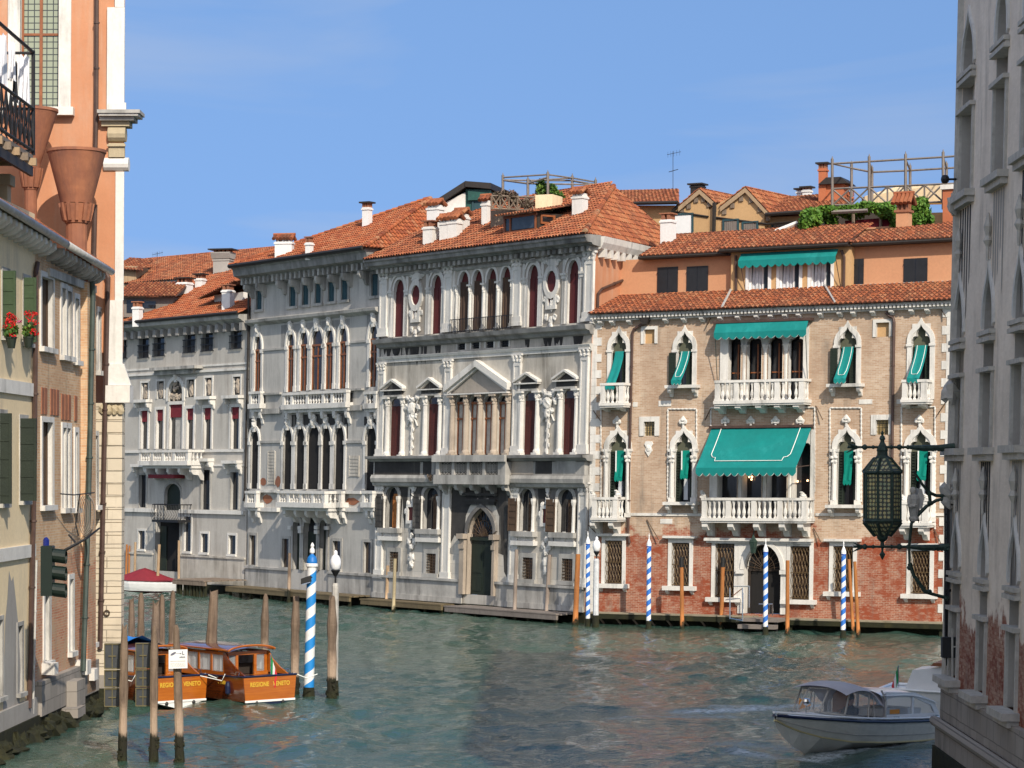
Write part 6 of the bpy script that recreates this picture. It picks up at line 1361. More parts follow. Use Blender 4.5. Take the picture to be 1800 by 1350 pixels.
for i in range(5): u = FLh.u(107)+.5*i; v = FLh.v(115, 715); m.prism([(u, v-.42), (u+.4, v-.42), (u+.42, v+.38), (u+.02, v+.4)], 0, .03) if i != 3 else None
m.build('relieving_arch', 'terracotta_dark', PB)
m = MB(FLh); a, b = FLh.u(142), FLh.u(157); m.box(a, b, .6, zL(LL)-.4, 0, .22); m.build('chimney_breast', 'brick_rio', PB)
m = MB(FLh); u = UY+.1
m.box(UY, LL-.3, .55, 1.6, 0, .22); m.box(FLh.u(105), FLh.u(120), .3, 1.3, .0, .55); m.box(FLh.u(98), FLh.u(112), .2, .5, 0, .7); m.build('plinth', 'stone_base', PB)
for (px, y0, y1) in ((76, 1165, 1185), (135, 1160, 1185), (148, 1175, 1195)): q = MB(FLh); flat(FLh, q, px-3, px+4, y0, y1, .0, .4); q.build('stone_bracket', 'istrian', PB)
# eaves: white gutter on modillions
for root, a, b in ((PY, -40, UY+1.6), (PB, UY+1.61, LL-.2)):
    m = MB(FLh); m.tube([(a, zL(a)+.1, .62), (b, zL(b)+.1, .62)], .12, 8); g = m.build('gutter', 'gutter_zinc', root, smooth=True); m = MB(FLh); m.prism_u([(0, 0), (.3, .05), (.5, .15), (.5, .3), (0, .3)], 0, 0)
    n = int((b-a)/.64)
    for i in range(n):
        u = a+.64*i; z = zL(u); q = MB(FLh); q.prism_u([(0, z-.42), (.3, z-.36), (.52, z-.2), (.52, z-.02), (0, z-.02)], u, u+.26); q.build('modillion', 'istrian' if root is PY else 'istrian_dirty', root)
    m = MB(FLh)
    m.box(a, b, zL((a+b)/2)-.75, zL((a+b)/2)-.5, 0, .12); m.build('frieze', 'istrian_dirty', root)
    roof_tiles('roof', 'roof_tile_old', root, FLh.p(a, zL(a)+.18, .5), FLh.p(b, zL(b)+.18, .5), FLh.p(b, zL(b)+3.2, -4.2), FLh.p(a, zL(a)+3.2, -4.2), .26, .42)
pipe_run(FLh, 'downpipe', 'lead_pipe', PY, [(66, 462), (63, 478), (60.5, 800), (54, 1150), (51, 1245)], .1, .08)
pipe_run(FLh, 'downpipe', 'pipe_green', PB, [(162, 495), (163, 520), (155, 900), (146, 1180)], .3, .09)
pipe_run(FLh, 'conduit', 'gutter_zinc', PB, [(64, 985), (58, 1255)], .08, .035)
for root, a, b in ((PY, -6, UY), (PB, UY, LL)):
    m = MB(FLh); u = a
    while u < b:
        m.blob((u, random.uniform(-.1, .12), random.uniform(.1, .5)), (random.uniform(.25, .6), random.uniform(.15, .42), random.uniform(.15, .45)), 8, .4); u += random.uniform(.15, .35)
    m.build('seaweed', 'algae', root)
# ---------------------------------------------------------------- orange palace, corner of the canal
FO = wall_frame(-420, 82, 219, 82, .0055); FO.O.x = W(213, 1100, 82).x-FO.L+0; LO = FO.L
PO = thing('orange_palace', 'orange plastered palace with white corner pilaster and two trumpet-shaped chimneys', 'building', FO.p(LO, 0, 0))
wo_ = opx(FO, 36, 104, -90, 190); ws = FO.v(200, 700)
m = MB(FO); wall_with_openings(m, 0, LO, 12.0, 26, [wo_]); m.build('wall', 'orange_plaster', PO)
m = MB(WF); c0, c1, c2 = FO.p(LO, 0, 0), FO.p(LO, 0, -12)+Vector((-4.2, 0, 0)), FO.p(0, 0, -12)
for a_, b_, z0 in ((c0, c1, .5), (c1, c2, 12), (c2, FO.p(0, 0, 0), 12)): m.poly([(a_.x, a_.y, z0), (b_.x, b_.y, z0), (b_.x, b_.y, 26), (a_.x, a_.y, 26)])
m.build('wall', 'orange_plaster', PO)
w = window(FO, PO, wo_, .3, 'leaded_glass', 'istrian', .42, .08, mull=(.47,)); q = MB(FO); q.box(wo_.u0-.6, wo_.u1+.55, wo_.v0-.28, wo_.v0-.003, -.1, .35); q.build('sill', 'istrian', w)
def fl(l, r, t, b, n0, n1, mat, name): q = MB(FO); c = (l+r)/2; y = (t+b)/2; q.box(FO.u(l, y), FO.u(r, y), FO.v(c, b), FO.v(c, t), n0, n1); return q.build(name, mat, PO)
fl(203, 218, 302, 528, .002, .06, 'white_plaster', 'quoin'); fl(189, 216, 528, 676, .002, .1, 'white_plaster', 'quoin'); fl(189, 219.5, 14, 196, .002, .12, 'white_plaster', 'pilaster'); fl(203, 219.5, -60, 13.5, .002, .12, 'white_plaster', 'pilaster'); fl(192, 223, 182, 197, .121, .2, 'istrian', 'pilaster_base')
ur = LO
def corner(prof, mat, name, l):       # profile [(projection, row)] wrapping the corner
    q = MB(FO)
    for (p0, y0), (p1, y1) in zip(prof, prof[1:]):
        v0, v1 = FO.v(210, y1), FO.v(210, y0); q.box(FO.u(l, y0)-.0, ur+max(p0, p1), v0, v1, -.5, max(p0, p1))
    return q.build(name, mat, PO)
corner([(.62, 197), (.62, 203)], 'istrian_dirty', 'cornice', 176); corner([(.55, 203.2), (.5, 207)], 'istrian', 'cornice', 178); corner([(.38, 207.2), (.38, 214)], 'istrian_dirty', 'cornice', 178); corner([(.2, 214.2), (.2, 223)], 'beige_stone', 'cornice', 180)
q = MB(FO); a = FO.u(191, 240); v0, v1 = FO.v(205, 252), FO.v(205, 226); c = (v0+v1)/2; r = (v1-v0)/2
q.tube([(a, c+.05, .0), (ur+.06, c+.05, .0)], r*1.05, 12); q.build('volute', 'beige_stone', PO); fl(192, 220, 252.5, 277, .0, .14, 'beige_stone', 'capital_neck'); fl(190, 222, 255, 258.5, .141, .22, 'beige_stone', 'fillet')
q = MB(FO); v = FO.v(205, 289); q.tube([(FO.u(183, 289), v, -.05), (ur+.16, v, -.05)], .24, 12); q.build('torus', 'white_plaster', PO)
corner([(.28, 678), (.28, 708)], 'istrian', 'pedestal', 187); q = MB(FO); q.prism([(FO.u(190, 677), FO.v(200, 677.5)), (LO+.3, FO.v(200, 677.5)), (LO+.05, FO.v(200, 640)), (FO.u(190, 640), FO.v(200, 640))], .002, .16); q.build('pedestal_moulding', 'white_plaster', PO)
q = MB(FO); v = .9; vt = FO.v(200, 708.5); i = 0; ul = FO.u(166, 900)
while v < vt-.1: h = min(.44, vt-v); q.box(ul, LO+.0, v+.012, v+h-.012, -.5, .1 if i % 1 == 0 else .08); v += .44; i += 1
q.box(ul+.02, LO-.02, .5, vt, -.45, .06); q.build('rusticated_pier', 'stone_course', PO)
for k in range(4): q = MB(FO); q.blob((ul+.3+.2*k, vt-.22, .14), (.14, .2, .1), 6, .2); q.build('leaf_carving', 'beige_stone', PO)
q = MB(FO); q.box(ul-.1, LO+.12, -1.2, .5, -.6, .2); q.build('algae_skirt', 'algae', PO); q = MB(FO); q.box(ul-.05, LO+.06, .501, .95, -.5, .2); q.build('footing', 'stone_base', PO)
pipe_run(FO, 'downpipe', 'lead_pipe', PO, [(170, -40), (169, 200), (167.5, 265)], .2, .08); pipe_run(FO, 'downpipe', 'lead_pipe', PO, [(167, 360), (165, 445), (166.5, 462), (186, 478), (190, 488), (188, 560), (183, 800), (176, 1140)], .2, .085)
q = MB(FO); u, v = FO.uv(189, 1077); q.tube([(u+.09*math.cos(k*.55), v+.09*math.sin(k*.55), .16) for k in range(13)], .025, 5); q.build('mooring_ring', 'iron_rust', PO)
def trumpet(px, Y, y_top, y_neck, y_cap, y_base, rt, rn, label=None):
    c = W(px, y_base, Y); k = Y/FL; F = Frame(c, (1, 0, 0), (0, 0, 1), (0, -1, 0)); h = lambda y: (y_base-y)*k; m = MB(F)
    m.lathe((0, 0, 0), [(rn*1.45*k, -1.5), (rn*1.45*k, h(y_base-28)), (rn*1.6*k, h(y_base-30)), (rn*1.6*k, h(y_base-34)), (rn*k, h(y_base-36)), (rn*k, h(y_cap)), (rn*1.12*k, h(y_cap+1)-.05), (rn*1.45*k, h(y_neck+6)), (rn*1.5*k, h(y_neck+1))], 14)
    o = m.build('chimney', 'terracotta_dark', PO, smooth=False)
    m = MB(F); m.lathe((0, 0, 0), [(rn*1.5*k, h(y_neck)), (rn*1.6*k, h(y_neck-8)), (rt*.985*k, h(y_top+6)), (rt*k*1.02, h(y_top+5)), (rt*k*1.02, h(y_top)), (rt*.9*k, h(y_top)), (rt*.5*k, h(y_top+40))], 40); m.build('flared_cowl', 'terracotta_dark', o, smooth=False)
    for i in range(12):
        a = 2*math.pi*i/12+.2; q = MB(Frame(c+Vector((math.cos(a)*rn*1.3*k, math.sin(a)*rn*1.3*k, 0)), (-math.sin(a), math.cos(a), 0), (0, 0, 1), (math.cos(a), math.sin(a), 0))); q.prism_u([(-.12, h(y_cap)), (.02, h(y_cap)), (.1, h(y_neck+14)), (.14, h(y_neck)), (-.12, h(y_neck))], -.05, .05); q.build('corbel', 'terracotta_dark', o)
trumpet(134.5, 79.6, 264, 358, 389, 482, 51, 18.5); trumpet(54, 80.2, 192, 296, 330, 420, 47, 11)
# ---------------------------------------------------------------- roof terrace at the left edge: beam floor, iron railing, stone post, washing
T0 = thing('roof_terrace', 'dark iron railed roof terrace on a stone post above the yellow house', 'terrace', W(20, 300, 69))
xr, zf = -13.95, 17.15; Yf = 69.6; Yn = 56
m = MB(WF); m.box(-17.5, xr, Yn, Yf, zf-.12, zf); 
m.build('deck', 'timber_grey', T0)
for i in range(12): q = MB(WF); y = Yn+.6+i*1.15; q.box(-17.4, xr+.15, y, y+.16, zf-.34, zf-.121); q.build('joist', 'timber_pale' if i % 2 else 'timber', T0)
q = MB(WF); q.box(xr-.1, xr, Yn, Yf, zf-.62, zf-.341); q.build('beam', 'gutter_dark', T0)
m = MB(WF)
for x0, y0, x1, y1 in ((xr, Yn, xr, Yf), (xr, Yf, -17.4, Yf)):
    L_ = math.hypot(x1-x0, y1-y0); n = max(1, round(L_/.62)); P = lambda f, z: (x0+(x1-x0)*f, y0+(y1-y0)*f, z)
    for z in (zf+.12, zf+1.35): m.tube([P(0, z), P(1, z)], .05, 5)
    for i in range(n):
        a, b = i/n, (i+1)/n; m.tube([P(a, zf+.12), P(b, zf+1.35)], .022, 4); m.tube([P(b, zf+.12), P(a, zf+1.35)], .022, 4); m.tube([P(a, zf+.05), P(a, zf+1.35)], .026, 4)
m.build('railing', 'iron', T0)
m = MB(WF)
for y in (Yf, 64.6, 60): m.tube([(xr, y, zf), (xr, y, zf+3.05)], .06, 5)
for z in (zf+3.0,): m.tube([(xr, Yn, z), (xr, Yf, z)], .055, 5)
for y in (Yf, 64.6): m.tube([(xr, y, zf+2.98), (-17.4, y, zf+2.98)], .045, 5)
m.lathe((xr, 64.6, zf+3.05), [(.03, 0), (.08, .1), (.02, .3)], 6) if False else None
m.build('pergola_frame', 'iron', T0)
q = MB(WF); q.box(-15.1, -14.55, 68.9, 69.4, 14.9, zf-.63); q.box(-15.2, -14.45, 68.8, 69.5, zf-.95, zf-.64); q.build('stone_post', 'beige_stone', T0)
def cloth(px0, px1, yt, yb, Y, mat, label, k=3.0):
    rows = []
    for r in range(13):
        f = r/12; rows.append([W(px0+(px1-px0)*(c/12), yt+(yb-yt)*f+3*math.sin(c*1.3), Y)+Vector((0, .16*math.sin(c*k*.5+f*1.5)*(.25+f), .05*math.sin(c*2)*f)) for c in range(13)])
    m = MB(WF); wsheet(m, rows); o = m.build('laundry', mat, None, smooth=True, base=W((px0+px1)/2, yt, Y)); tag(o, label, 'laundry', 'washing hung on the roof terrace')
cloth(14, 27, 74, 140, 68.6, 'cloth_white', 'long white cloth hanging by the corner of the roof terrace'); cloth(31, 52, 98, 182, 69.3, 'cloth_white', 'wide white sheet hung at the outer corner post of the terrace'); cloth(-8, 11, 60, 150, 67.5, 'cloth_white', 'white cloth partly cut off, farthest from the terrace corner', 2.2); cloth(22, 31, 110, 178, 69, 'cloth_dark', 'dark garment hanging between two white sheets on the terrace')
# ================================================================ gothic palace in shade on the right
FR = wall_frame(1662, 65, 1905, 48); FR.V = Vector((.0235, 0, 1)); LR = 38.0
PR = thing('gothic_palace', 'shaded grey plastered gothic palace with blind pointed windows and flaking red brick base', 'building', FR.p(2, 0, 0))
ro = []
for l, r, t, b, s in ((1693.5, 1714, 20, 337, 121), (1753, 1773, -50, 303, 68), (1804, 1826, -130, 262, 20), (1679.5, 1695, 487, 788, 592), (1730, 1747.5, 466, 786, 576), (1785, 1803, 440, 782, 556), (1675, 1688, 908, 1193, 1000), (1723.5, 1736.5, 911, 1220, 1012), (1775.5, 1792, 916, 1250, 1026)): ro.append(opx(FR, l, r, t, b, s, 'ogeepoint'))
m = MB(FR); wall_with_openings(m, 0, LR, .5, 30, ro); m.build('wall', 'brick_shade', PR); body(FR, PR, LR, 12, .5, 30, 'brick_shade')
for i, o in enumerate(ro):
    w = window(FR, PR, o, .28, 'panel_plaster', 'rubble_grey', .0, .0); m = MB(FR); m.band(grow(o.out, .14)[1:-1], o.out[1:-1], 0, .07); m.build('arch_moulding', 'panel_plaster', w)
    m = MB(FR); h = o.vs
    for a, b in ((o.u0-.14, o.u0), (o.u1, o.u1+.14)): m.box(a, b, o.v0, h-1.05, 0, .07)
    for v in (h-.12, h-.3, h-1.05): m.box(o.u0-.2, o.u1+.2, v-.06, v+.05, -.2, .16)
    m.box(o.u0-.17, o.u1+.17, h-.245, h-.181, -.2, .1); m.build('capital_band', 'concrete_grey', w)
    q = MB(FR); q.box(o.u0-.4, o.u1+.4, o.v0-.18, o.v0-.003, 0, .28 if i < 6 else .42); q.box(o.u0-.32, o.u1+.32, o.v0-.34, o.v0-.181, 0, .18 if i < 6 else .28)
    if i >= 6: q.box(o.u0-.3, o.u1+.3, o.v0-.85, o.v0-.341, 0, .16)
    q.build('sill', 'concrete_grey', w)
    if i < 6 and i > 2 or i > 5:
        q = MB(FR); c = (o.u0+o.u1)/2; q.lathe((c, o.v1+.1, .08), [(.05, 0), (.07, .35), (.17, .5), (.09, .62), (.17, .85), (.03, 1.2)], 6, sq=.7); q.build('finial', 'concrete_grey', w)
    p = MB(FR); top_ = [(u, v) for u, v in o.out[1:-1]]; vm = o.vs+(o.v1-o.vs)*.32; p.poly([(u, v, -.2) for u, v in arch_outline((o.u0*.72+o.u1*.28), (o.u0*.28+o.u1*.72), o.vs+.05, vm, o.vs+(o.v1-o.vs)*.7, 'point')]); p.build('oculus', 'stone_black', w)
    if 0 <= i < 6:
        rs = MB(FR)
        for k in range(5): u = o.u0+(o.u1-o.u0)*(k+.5)/5; h = random.uniform(1.2, 3.2); rs.poly([(u-.12, o.v0-.36, .006), (u+.1, o.v0-.36, .006), (u+.06, o.v0-.36-h, .006), (u-.04, o.v0-.36-h*1.1, .006)])
        rs.build('rain_stain', 'rubble_grey' if i % 2 else 'stone_black', PR)
m = MB(FR); v = .5
q_ = FR.v(1700, 1290)
m.box(-.05, LR, .5, 1.05, 0, .3); m.box(-.02, LR, 1.25, 2.1, 0, .18); m.build('plinth', 'stone_base', PR); m = MB(FR); m.tube([(-.2, 1.15, .3), (LR, 1.15, .3)], .14, 8); m.build('torus', 'stone_base', PR)
m = MB(FR); m.box(-.1, LR, -1.2, .5, -.5, .36); m.build('algae_skirt', 'algae', PR)
for y in (372, 690, 870): q = MB(FR); q.blob((.1, FR.v(1668, y), .1), (.3, .35, .25), 8, .3); q.build('corner_capital', 'concrete_grey', PR)
q = MB(FR); q.lathe((0, .6, 0), [(.2, 0), (.17, .2), (.15, FR.v(1668, 700)-1), (.15, 28)], 8); q.build('corner_shaft', 'concrete_grey', PR)
u, v = FR.uv(1688, 305, .2); m = MB(FR); m.tube([(0.1, v, 0), (.1, v, .35)], .03, 4); m.blob((.1, v, .4), (.13, .13, .12), 8, .05); m.build('camera_dome', 'iron', PR)
# ================================================================ tan house with twin gables behind, and roof gardens
Y4 = 137.0; F4 = wall_frame(1075, 141, 1705, 129, .0); 
P4 = thing('gabled_house', 'tan plastered attic with two tiled gables rising behind the brick palace', 'building', F4.p(6, 0, 0))
u4 = lambda x, y, n=0: F4.uv(x, y, n)
b4 = 12.0
m = MB(F4)
def wallpoly(pts, name='wall', mat='tan_plaster', n0=-8, n1=0): q = MB(F4); q.prism([u4(x, y) for x, y in pts], n0, n1); return q.build(name, mat, P4)
wallpoly([(1085, 450), (1186, 450), (1186, 361), (1085, 361)])
wallpoly([(1186.5, 450), (1250, 450), (1250, 362), (1229, 338), (1186.5, 368)], n1=.3)
wallpoly([(1250.5, 450), (1348, 450), (1348, 377), (1309, 335), (1262, 362), (1250.5, 370)], n1=.3)
wallpoly([(1348.5, 450), (1680, 430), (1680, 372), (1348.5, 381)], n1=-.2)
for l, r, t, b, mat in ((1187, 1221, 379, 419, 'white_gel'), (1278, 1301, 389, 425, 'timber_grey'), (1312, 1335, 393, 418, 'timber_grey'), (1357, 1394, 393, 410, 'timber_grey')):
    o = Op(u4(l, b)[0], u4(r, b)[0], u4((l+r)/2, b)[1], u4((l+r)/2, t)[1]); q = MB(F4); n = .3 if l < 1350 else -.2
    k = 1 if mat == 'white_gel' else 6; w_ = (o.u1-o.u0)/k
    for i in range(k): q.box(o.u0+w_*i+.01, o.u0+w_*(i+1)-.01, o.v0, o.v1, n+.001, n+.06)
    s = q.build('shutter', mat, P4); q = MB(F4); q.box(o.u0-.1, o.u0-.001, o.v0, o.v1+.1, n+.001, n+.1); q.box(o.u1+.001, o.u1+.1, o.v0, o.v1+.1, n+.001, n+.1); q.box(o.u0, o.u1, o.v1+.001, o.v1+.1, n+.001, n+.1); q.build('frame', 'shutter_blue', s)
def gable(xl, yl, xa, ya, xr, yr, dep=9.0, n=.5, left=True, right=True):
    A, P, B = u4(xl, yl, n), u4(xa, ya, n), u4(xr, yr, n)
    for e, ok in ((A, left), (B, right)):
        if not ok: continue
        p0, p1 = F4.p(e[0], e[1], n), F4.p(P[0], P[1], n); q0, q1 = F4.p(e[0], e[1], n-dep), F4.p(P[0], P[1], n-dep)
        roof_tiles('roof', 'roof_tile', P4, q0 if e is A else p0, p0 if e is A else q0, p1 if e is A else q1, q1 if e is A else p1, .25, .42)
        q = MB(F4); s = 1 if e is B else -1; d = .28
        pts = [(e[0], e[1]-.05), (P[0], P[1]-.05), (P[0], P[1]-d-.05), (e[0], e[1]-d-.05)]; q.prism(pts if s < 0 else pts[::-1], n-.1, n-.0); q.build('barge_board', 'timber_pale', P4)
        for f in (.12, .45, .8): q = MB(F4); uu, vv = e[0]+(P[0]-e[0])*f, e[1]+(P[1]-e[1])*f; q.box(uu-.12, uu+.12, vv-d-.32, vv-d-.05, 0.3, n-.11); q.build('rafter_end', 'timber', P4)
gable(1192, 362, 1229, 331, 1257, 356); gable(1266, 362, 1309.5, 328, 1353, 375)
# long roofs each side of the gables
def strip(x0, x1, ye0, ye1, yt0, yt1, n=.6, mat='roof_tile', dep=5):
    A, B = F4.p(*u4(x0, ye0, n), n), F4.p(*u4(x1, ye1, n), n); C, D = F4.p(*u4(x1, yt1, n-dep), n-dep), F4.p(*u4(x0, yt0, n-dep), n-dep); roof_tiles('roof', mat, P4, A, B, C, D, .25, .42); q = MB(WF); q.tube([tuple(A), tuple(B)], .12, 6); q.build('gutter', 'gutter_dark', P4)
strip(1086, 1192, 358, 356, 336, 329); strip(1346, 1500, 377, 366, 350, 340)
q = MB(F4)
for (a, b) in (((1186, 372), (1245, 381)), ((1256, 382), (1350, 394)), ((1346, 394), (1395, 390))): q.tube([(*u4(*a, .35), .35), (*u4(*b, .35), .35)], .06, 5)
q.tube([(*u4(1195, 358, .4), .4), (*u4(1181, 373, .35), .35)], .1, 6); q.tube([(*u4(1256, 356, .45), .45), (*u4(1254.5, 418, .45), .45)], .12, 6); q.build('downpipe', 'gutter_dark', P4)
for l, r, t, b, Y, mt, cp, tn in ((1160, 1189, 375, 432, 128.5, 'white_chalk', 'block', -.5), (1213, 1240, 323, 331, 141, 'gutter_dark', 'slab', -.5), (1400, 1412, 331, 344, 141, 'white_chalk', 'slab', -.5), (1410, 1428, 328, 343, 140.5, 'white_chalk', 'slab', -.5), (1438, 1456, 286, 370, 136, 'terracotta_plain', 'slab', -.4)):
    if mt == 'terracotta_plain' and mt not in M: worn(mt, (.5,.165,.075), (.43,.13,.06), (.3,.12,.08), .6, amt=.3, bump=.1)
    chimney(P4, l, r, t, b, Y, mt, cp, tn, base_drop=2)
c_, F_, w, h = wbox('chimney', 'terracotta_plain', P4, 1452, 1482, 324, 372, 135.6, 1.2, -.4, 2); q = MB(F_); q.prism([(-w/2-.35, h), (w/2+.35, h), (w/2-.1, h+.38), (-w/2+.1, h+.38)], -1.5, .3); q.build('cap', 'gutter_dark', c_)
# antenna
def antenna(px, yt, yb, Y, label, yagi=True):
    b = W(px, yb, Y); h = pxw(yb-yt, Y); F = Frame(b, (1, 0, 0), (0, 0, 1), (0, -1, 0)); m = MB(F); m.tube([(0, -.6, 0), (0, h, 0)], .017, 5)
    m.tube([(-.35, h-.2, 0), (.45, h-.05, .2)], .013, 4)
    for i in range(5): u = -.3+i*.17; m.tube([(u, h-.2+.03*i-.17, .03*i), (u, h-.2+.03*i+.17, .03*i)], .006, 4)
    if yagi: m.tube([(-.25, h*.45, 0), (.3, h*.52, 0)], .02, 4)
    o = m.build('antenna', 'iron', None, base=b); tag(o, label, 'antenna')
antenna(1183, 266, 332, 140, 'tall thin television antenna above the twin gables'); antenna(276, 443, 464, 172, 'small antenna on the far-left tiled roof ridge', False)
# chimney of orange plaster with a tiled hood, in front of the roof garden
c = W(1589, 412, 123.4); F_ = Frame(c, (math.cos(-.5), math.sin(-.5), 0), (0, 0, 1), (math.sin(-.5), -math.cos(-.5), 0)); k = 123.4/FL; m = MB(F_); w = .32; h1 = 38*k; m.box(-w, w, -.6, h1, -w, w)
ch = m.build('chimney', 'salmon_plaster', P3); m = MB(F_)
for a in (-.24, 0, .24):
    for b in (-.24, .24): m.box(a-.05, a+.05, h1+.12, h1+.45, b-.05, b+.05)
m.box(-w-.08, w+.08, h1+.001, h1+.12, -w-.08, w+.08); m.box(-.2, .2, h1+.121, h1+.44, -.18, .18); m.build('cap_block', 'terracotta_dark', ch); m = MB(F_)
for i in range(5):
    u = -.44+.22*i
    for s in (-1, 1): m.tube([(u, h1+1.0-.0, 0), (u, h1+.45, s*.5)], [.09, .12], 6, random.random())
m.tube([(-.55, h1+1.02, 0), (.55, h1+1.02, 0)], .1, 6, .4); m.build('cap', 'roof_tile', ch)
# ---- roof terraces with timber frames (altane)
def altana(name, label, front, back, yf, yt_, Yf, Yb, mat, lattice, rail_h, rails=True):
    """front/back = [(px, top row, foot row)]"""
    t = thing(name, label, 'roof terrace', W(front[0][0], front[0][2], Yf(front[0][0])))
    tops = []
    for row, Yfn in ((front, Yf), (back, Yb)):
        tp = []
        for px, y0, y1 in row:
            Y = Yfn(px); a, b = W(px, y1, Y), W(px, y0, Y); q = MB(WF); q.tube([tuple(a), tuple(b)], .085, 5); q.tube([tuple(b), tuple(b+Vector((0, 0, .15)))], [.05, .01], 5); q.build('post', mat, t); tp.append(b-Vector((0, 0, .28)))
        tops.append(tp)
    for tp in tops:
        for a, b in zip(tp, tp[1:]): q = MB(WF); q.tube([tuple(a), tuple(b)], .06, 5); q.build('rail', mat, t)
    for a, b in zip(*tops): q = MB(WF); q.tube([tuple(a), tuple(b)], .05, 5); q.build('rail', mat, t)
    if lattice:
        for (p0, _, _), (p1, _, _) in zip(front, front[1:]):
            n = lattice; ya0, ya1 = yf(p0), yf(p1)
            q = MB(WF)
            L = lambda f, s: tuple(W(p0+(p1-p0)*f, (yf(p0)*(1-f)+yf(p1)*f)+s*(rail_h(p0)*(1-f)+rail_h(p1)*f), Yf(p0)*(1-f)+Yf(p1)*f))
            for s in (0, 1): q.tube([L(0, s), L(1, s)], .055, 4)
            for i in range(n):
                q.tube([L(i/n, 0), L((i+1)/n, 1)], .05, 4); q.tube([L(i/n, 1), L((i+1)/n, 0)], .05, 4); q.tube([L((i+1)/n, 0), L((i+1)/n, 1)], .05, 4)
            q.build('lattice_rail', mat, t)
    return t
Yfa = lambda x: 131.5-(x-1463)*.0165; Yba = lambda x: 135.5-(x-1497)*.0165
a1 = altana('wooden_terrace', 'large grey timber roof terrace with cross-braced railing above the leafy pergola', [(1463, 279, 362), (1528, 275, 358), (1592, 271, 352), (1658, 267, 368), (1724, 262, 362)], [(1497, 287, 360), (1533, 294, 356), (1600, 291, 350), (1664, 287, 345), (1728, 283, 340)], lambda x: 332-(x-1463)*.044, 0, Yfa, Yba, 'timber_grey', 2, lambda x: 29+(x-1463)*.012)
q = MB(WF); P = [W(1574, 328, 135), W(1672, 321, 132.5), W(1672, 355, 132.5), W(1520, 358, 136), W(1520, 345, 136)]
d = Vector((0, 1.2, 0)); i0 = len(q.v); ids = [q.pt(*p) for p in P]; jd = [q.pt(*(p+d)) for p in P]; q.face(ids); q.face(jd[::-1])
for k in range(5): q.face([ids[k], jd[k], jd[(k+1) % 5], ids[(k+1) % 5]])
q.build('parapet', 'yellow_plaster', P4)
wb, F_, w, h = wbox('stair_block', 'terracotta_plain', P4, 1659, 1700, 332, 398, 127.5, 5, -.5, 0); q = MB(F_); q.box(-w/2-.1, w/2+.1, h, h+.25, -5, .12); q.build('coping', 'istrian', wb)
Yg = lambda x: 132.8-(x-880)*.012
a2 = altana('metal_terrace', 'small roof terrace with thin metal pergola behind the white palace ridge', [(884, 308, 345), (928, 314, 346), (963, 303, 345)], [(1006, 309, 345), (1047, 316, 336)], 0, 0, lambda x: 136-(x-884)*.03, lambda x: 137-(x-1000)*.03, 'timber_grey', 0, 0)
q = MB(WF); tp = [W(884, 312, 136), W(963, 307, 133.6), W(1006, 313, 136.8), W(1047, 320, 135.6)]
q.tube([tuple(p) for p in tp], .05, 5); q.tube([tuple(W(928, 318, 134.7)), tuple(tp[2])], .05, 5); q.build('rail', 'timber_grey', a2)
pl_, F_, w, h = wbox('planter_wall', 'yellow_plaster', a2, 941, 971, 342, 368, 131.5, 1.5, -.4, 1.5)
q = MB(F_); q.box(-w/2-2.9, -w/2-.02, -1.4, .12, -2.5, -.5); q.build('deck', 'timber', a2)
lt = MB(WF); L = lambda f, s: tuple(W(864+(940-864)*f, 344+24*s+3*f, 131.4))
for s in (0, .95): lt.tube([L(0, s), L(1, s)], .05, 4)
for i in range(5): lt.tube([L(i/5, 0), L((i+1)/5, 1)], .045, 4); lt.tube([L(i/5, 1), L((i+1)/5, 0)], .045, 4); lt.tube([L(i/5, 0), L(i/5, 1)], .05, 4)
lt.build('lattice_rail', 'timber', a2)
def plant(name, label, mat, blobs, n, size, cat='plant', hang=0, group=None):
    c = blobs[0][0]; o = foliage(name, mat, blobs, n, size, None, Vector(c), hang); tag(o, label, cat, group); return o
def bl(px, py, Y, rx, ry, rz): return (W(px, py, Y), (pxw(rx, Y), rz, pxw(ry, Y)))
plant('bushy_plant', 'rounded green bush between metal poles on the white palace roof', 'leaf', [bl(955, 337, 134.5, 14, 15, .7), bl(968, 336, 134.5, 14, 13, .7), bl(980, 344, 134.5, 10, 9, .6), bl(950, 322, 134.5, 9, 7, .5), bl(988, 348, 134.2, 7, 6, .4)], 1500, .2, 'bush')
plant('heather_bush', 'brownish dry shrub spilling over the lattice on the white palace roof', 'leaf_dry', [bl(877, 348, 131.8, 13, 12, .6), bl(900, 350, 131.8, 13, 14, .6), bl(925, 358, 131.6, 14, 9, .5), bl(892, 340, 131.8, 20, 6, .4)], 1500, .17, 'bush')
plant('climbing_plant', 'small green creeper on the rightmost metal pole of the ridge terrace', 'leaf', [bl(1043, 330, 135.4, 9, 7, .4), bl(1053, 333, 135.4, 6, 4, .3)], 160, .2)
plant('pergola_vine', 'broad green vine over the shaded roof pergola with red awning', 'leaf_bright', [bl(1425, 386, 125.5, 20, 22, .8), bl(1414, 396, 125.5, 11, 17, .8), bl(1455, 372, 126, 24, 11, .9), bl(1490, 370, 126, 26, 9, .9), bl(1525, 366, 126, 28, 11, .9), bl(1560, 370, 125.5, 22, 15, .9), bl(1572, 386, 125.3, 9, 20, .6), bl(1460, 390, 126.2, 14, 12, .5), bl(1500, 380, 126.4, 22, 7, .4)], 7000, .22, 'vine')
plant('leafy_bush', 'dense bright green bush right of the hooded orange chimney', 'leaf_bright', [bl(1617, 372, 124.8, 19, 26, .9), bl(1608, 388, 124.6, 14, 16, .8), bl(1633, 388, 124.8, 9, 11, .6), bl(1622, 356, 124.8, 10, 9, .6)], 3000, .22, 'bush')
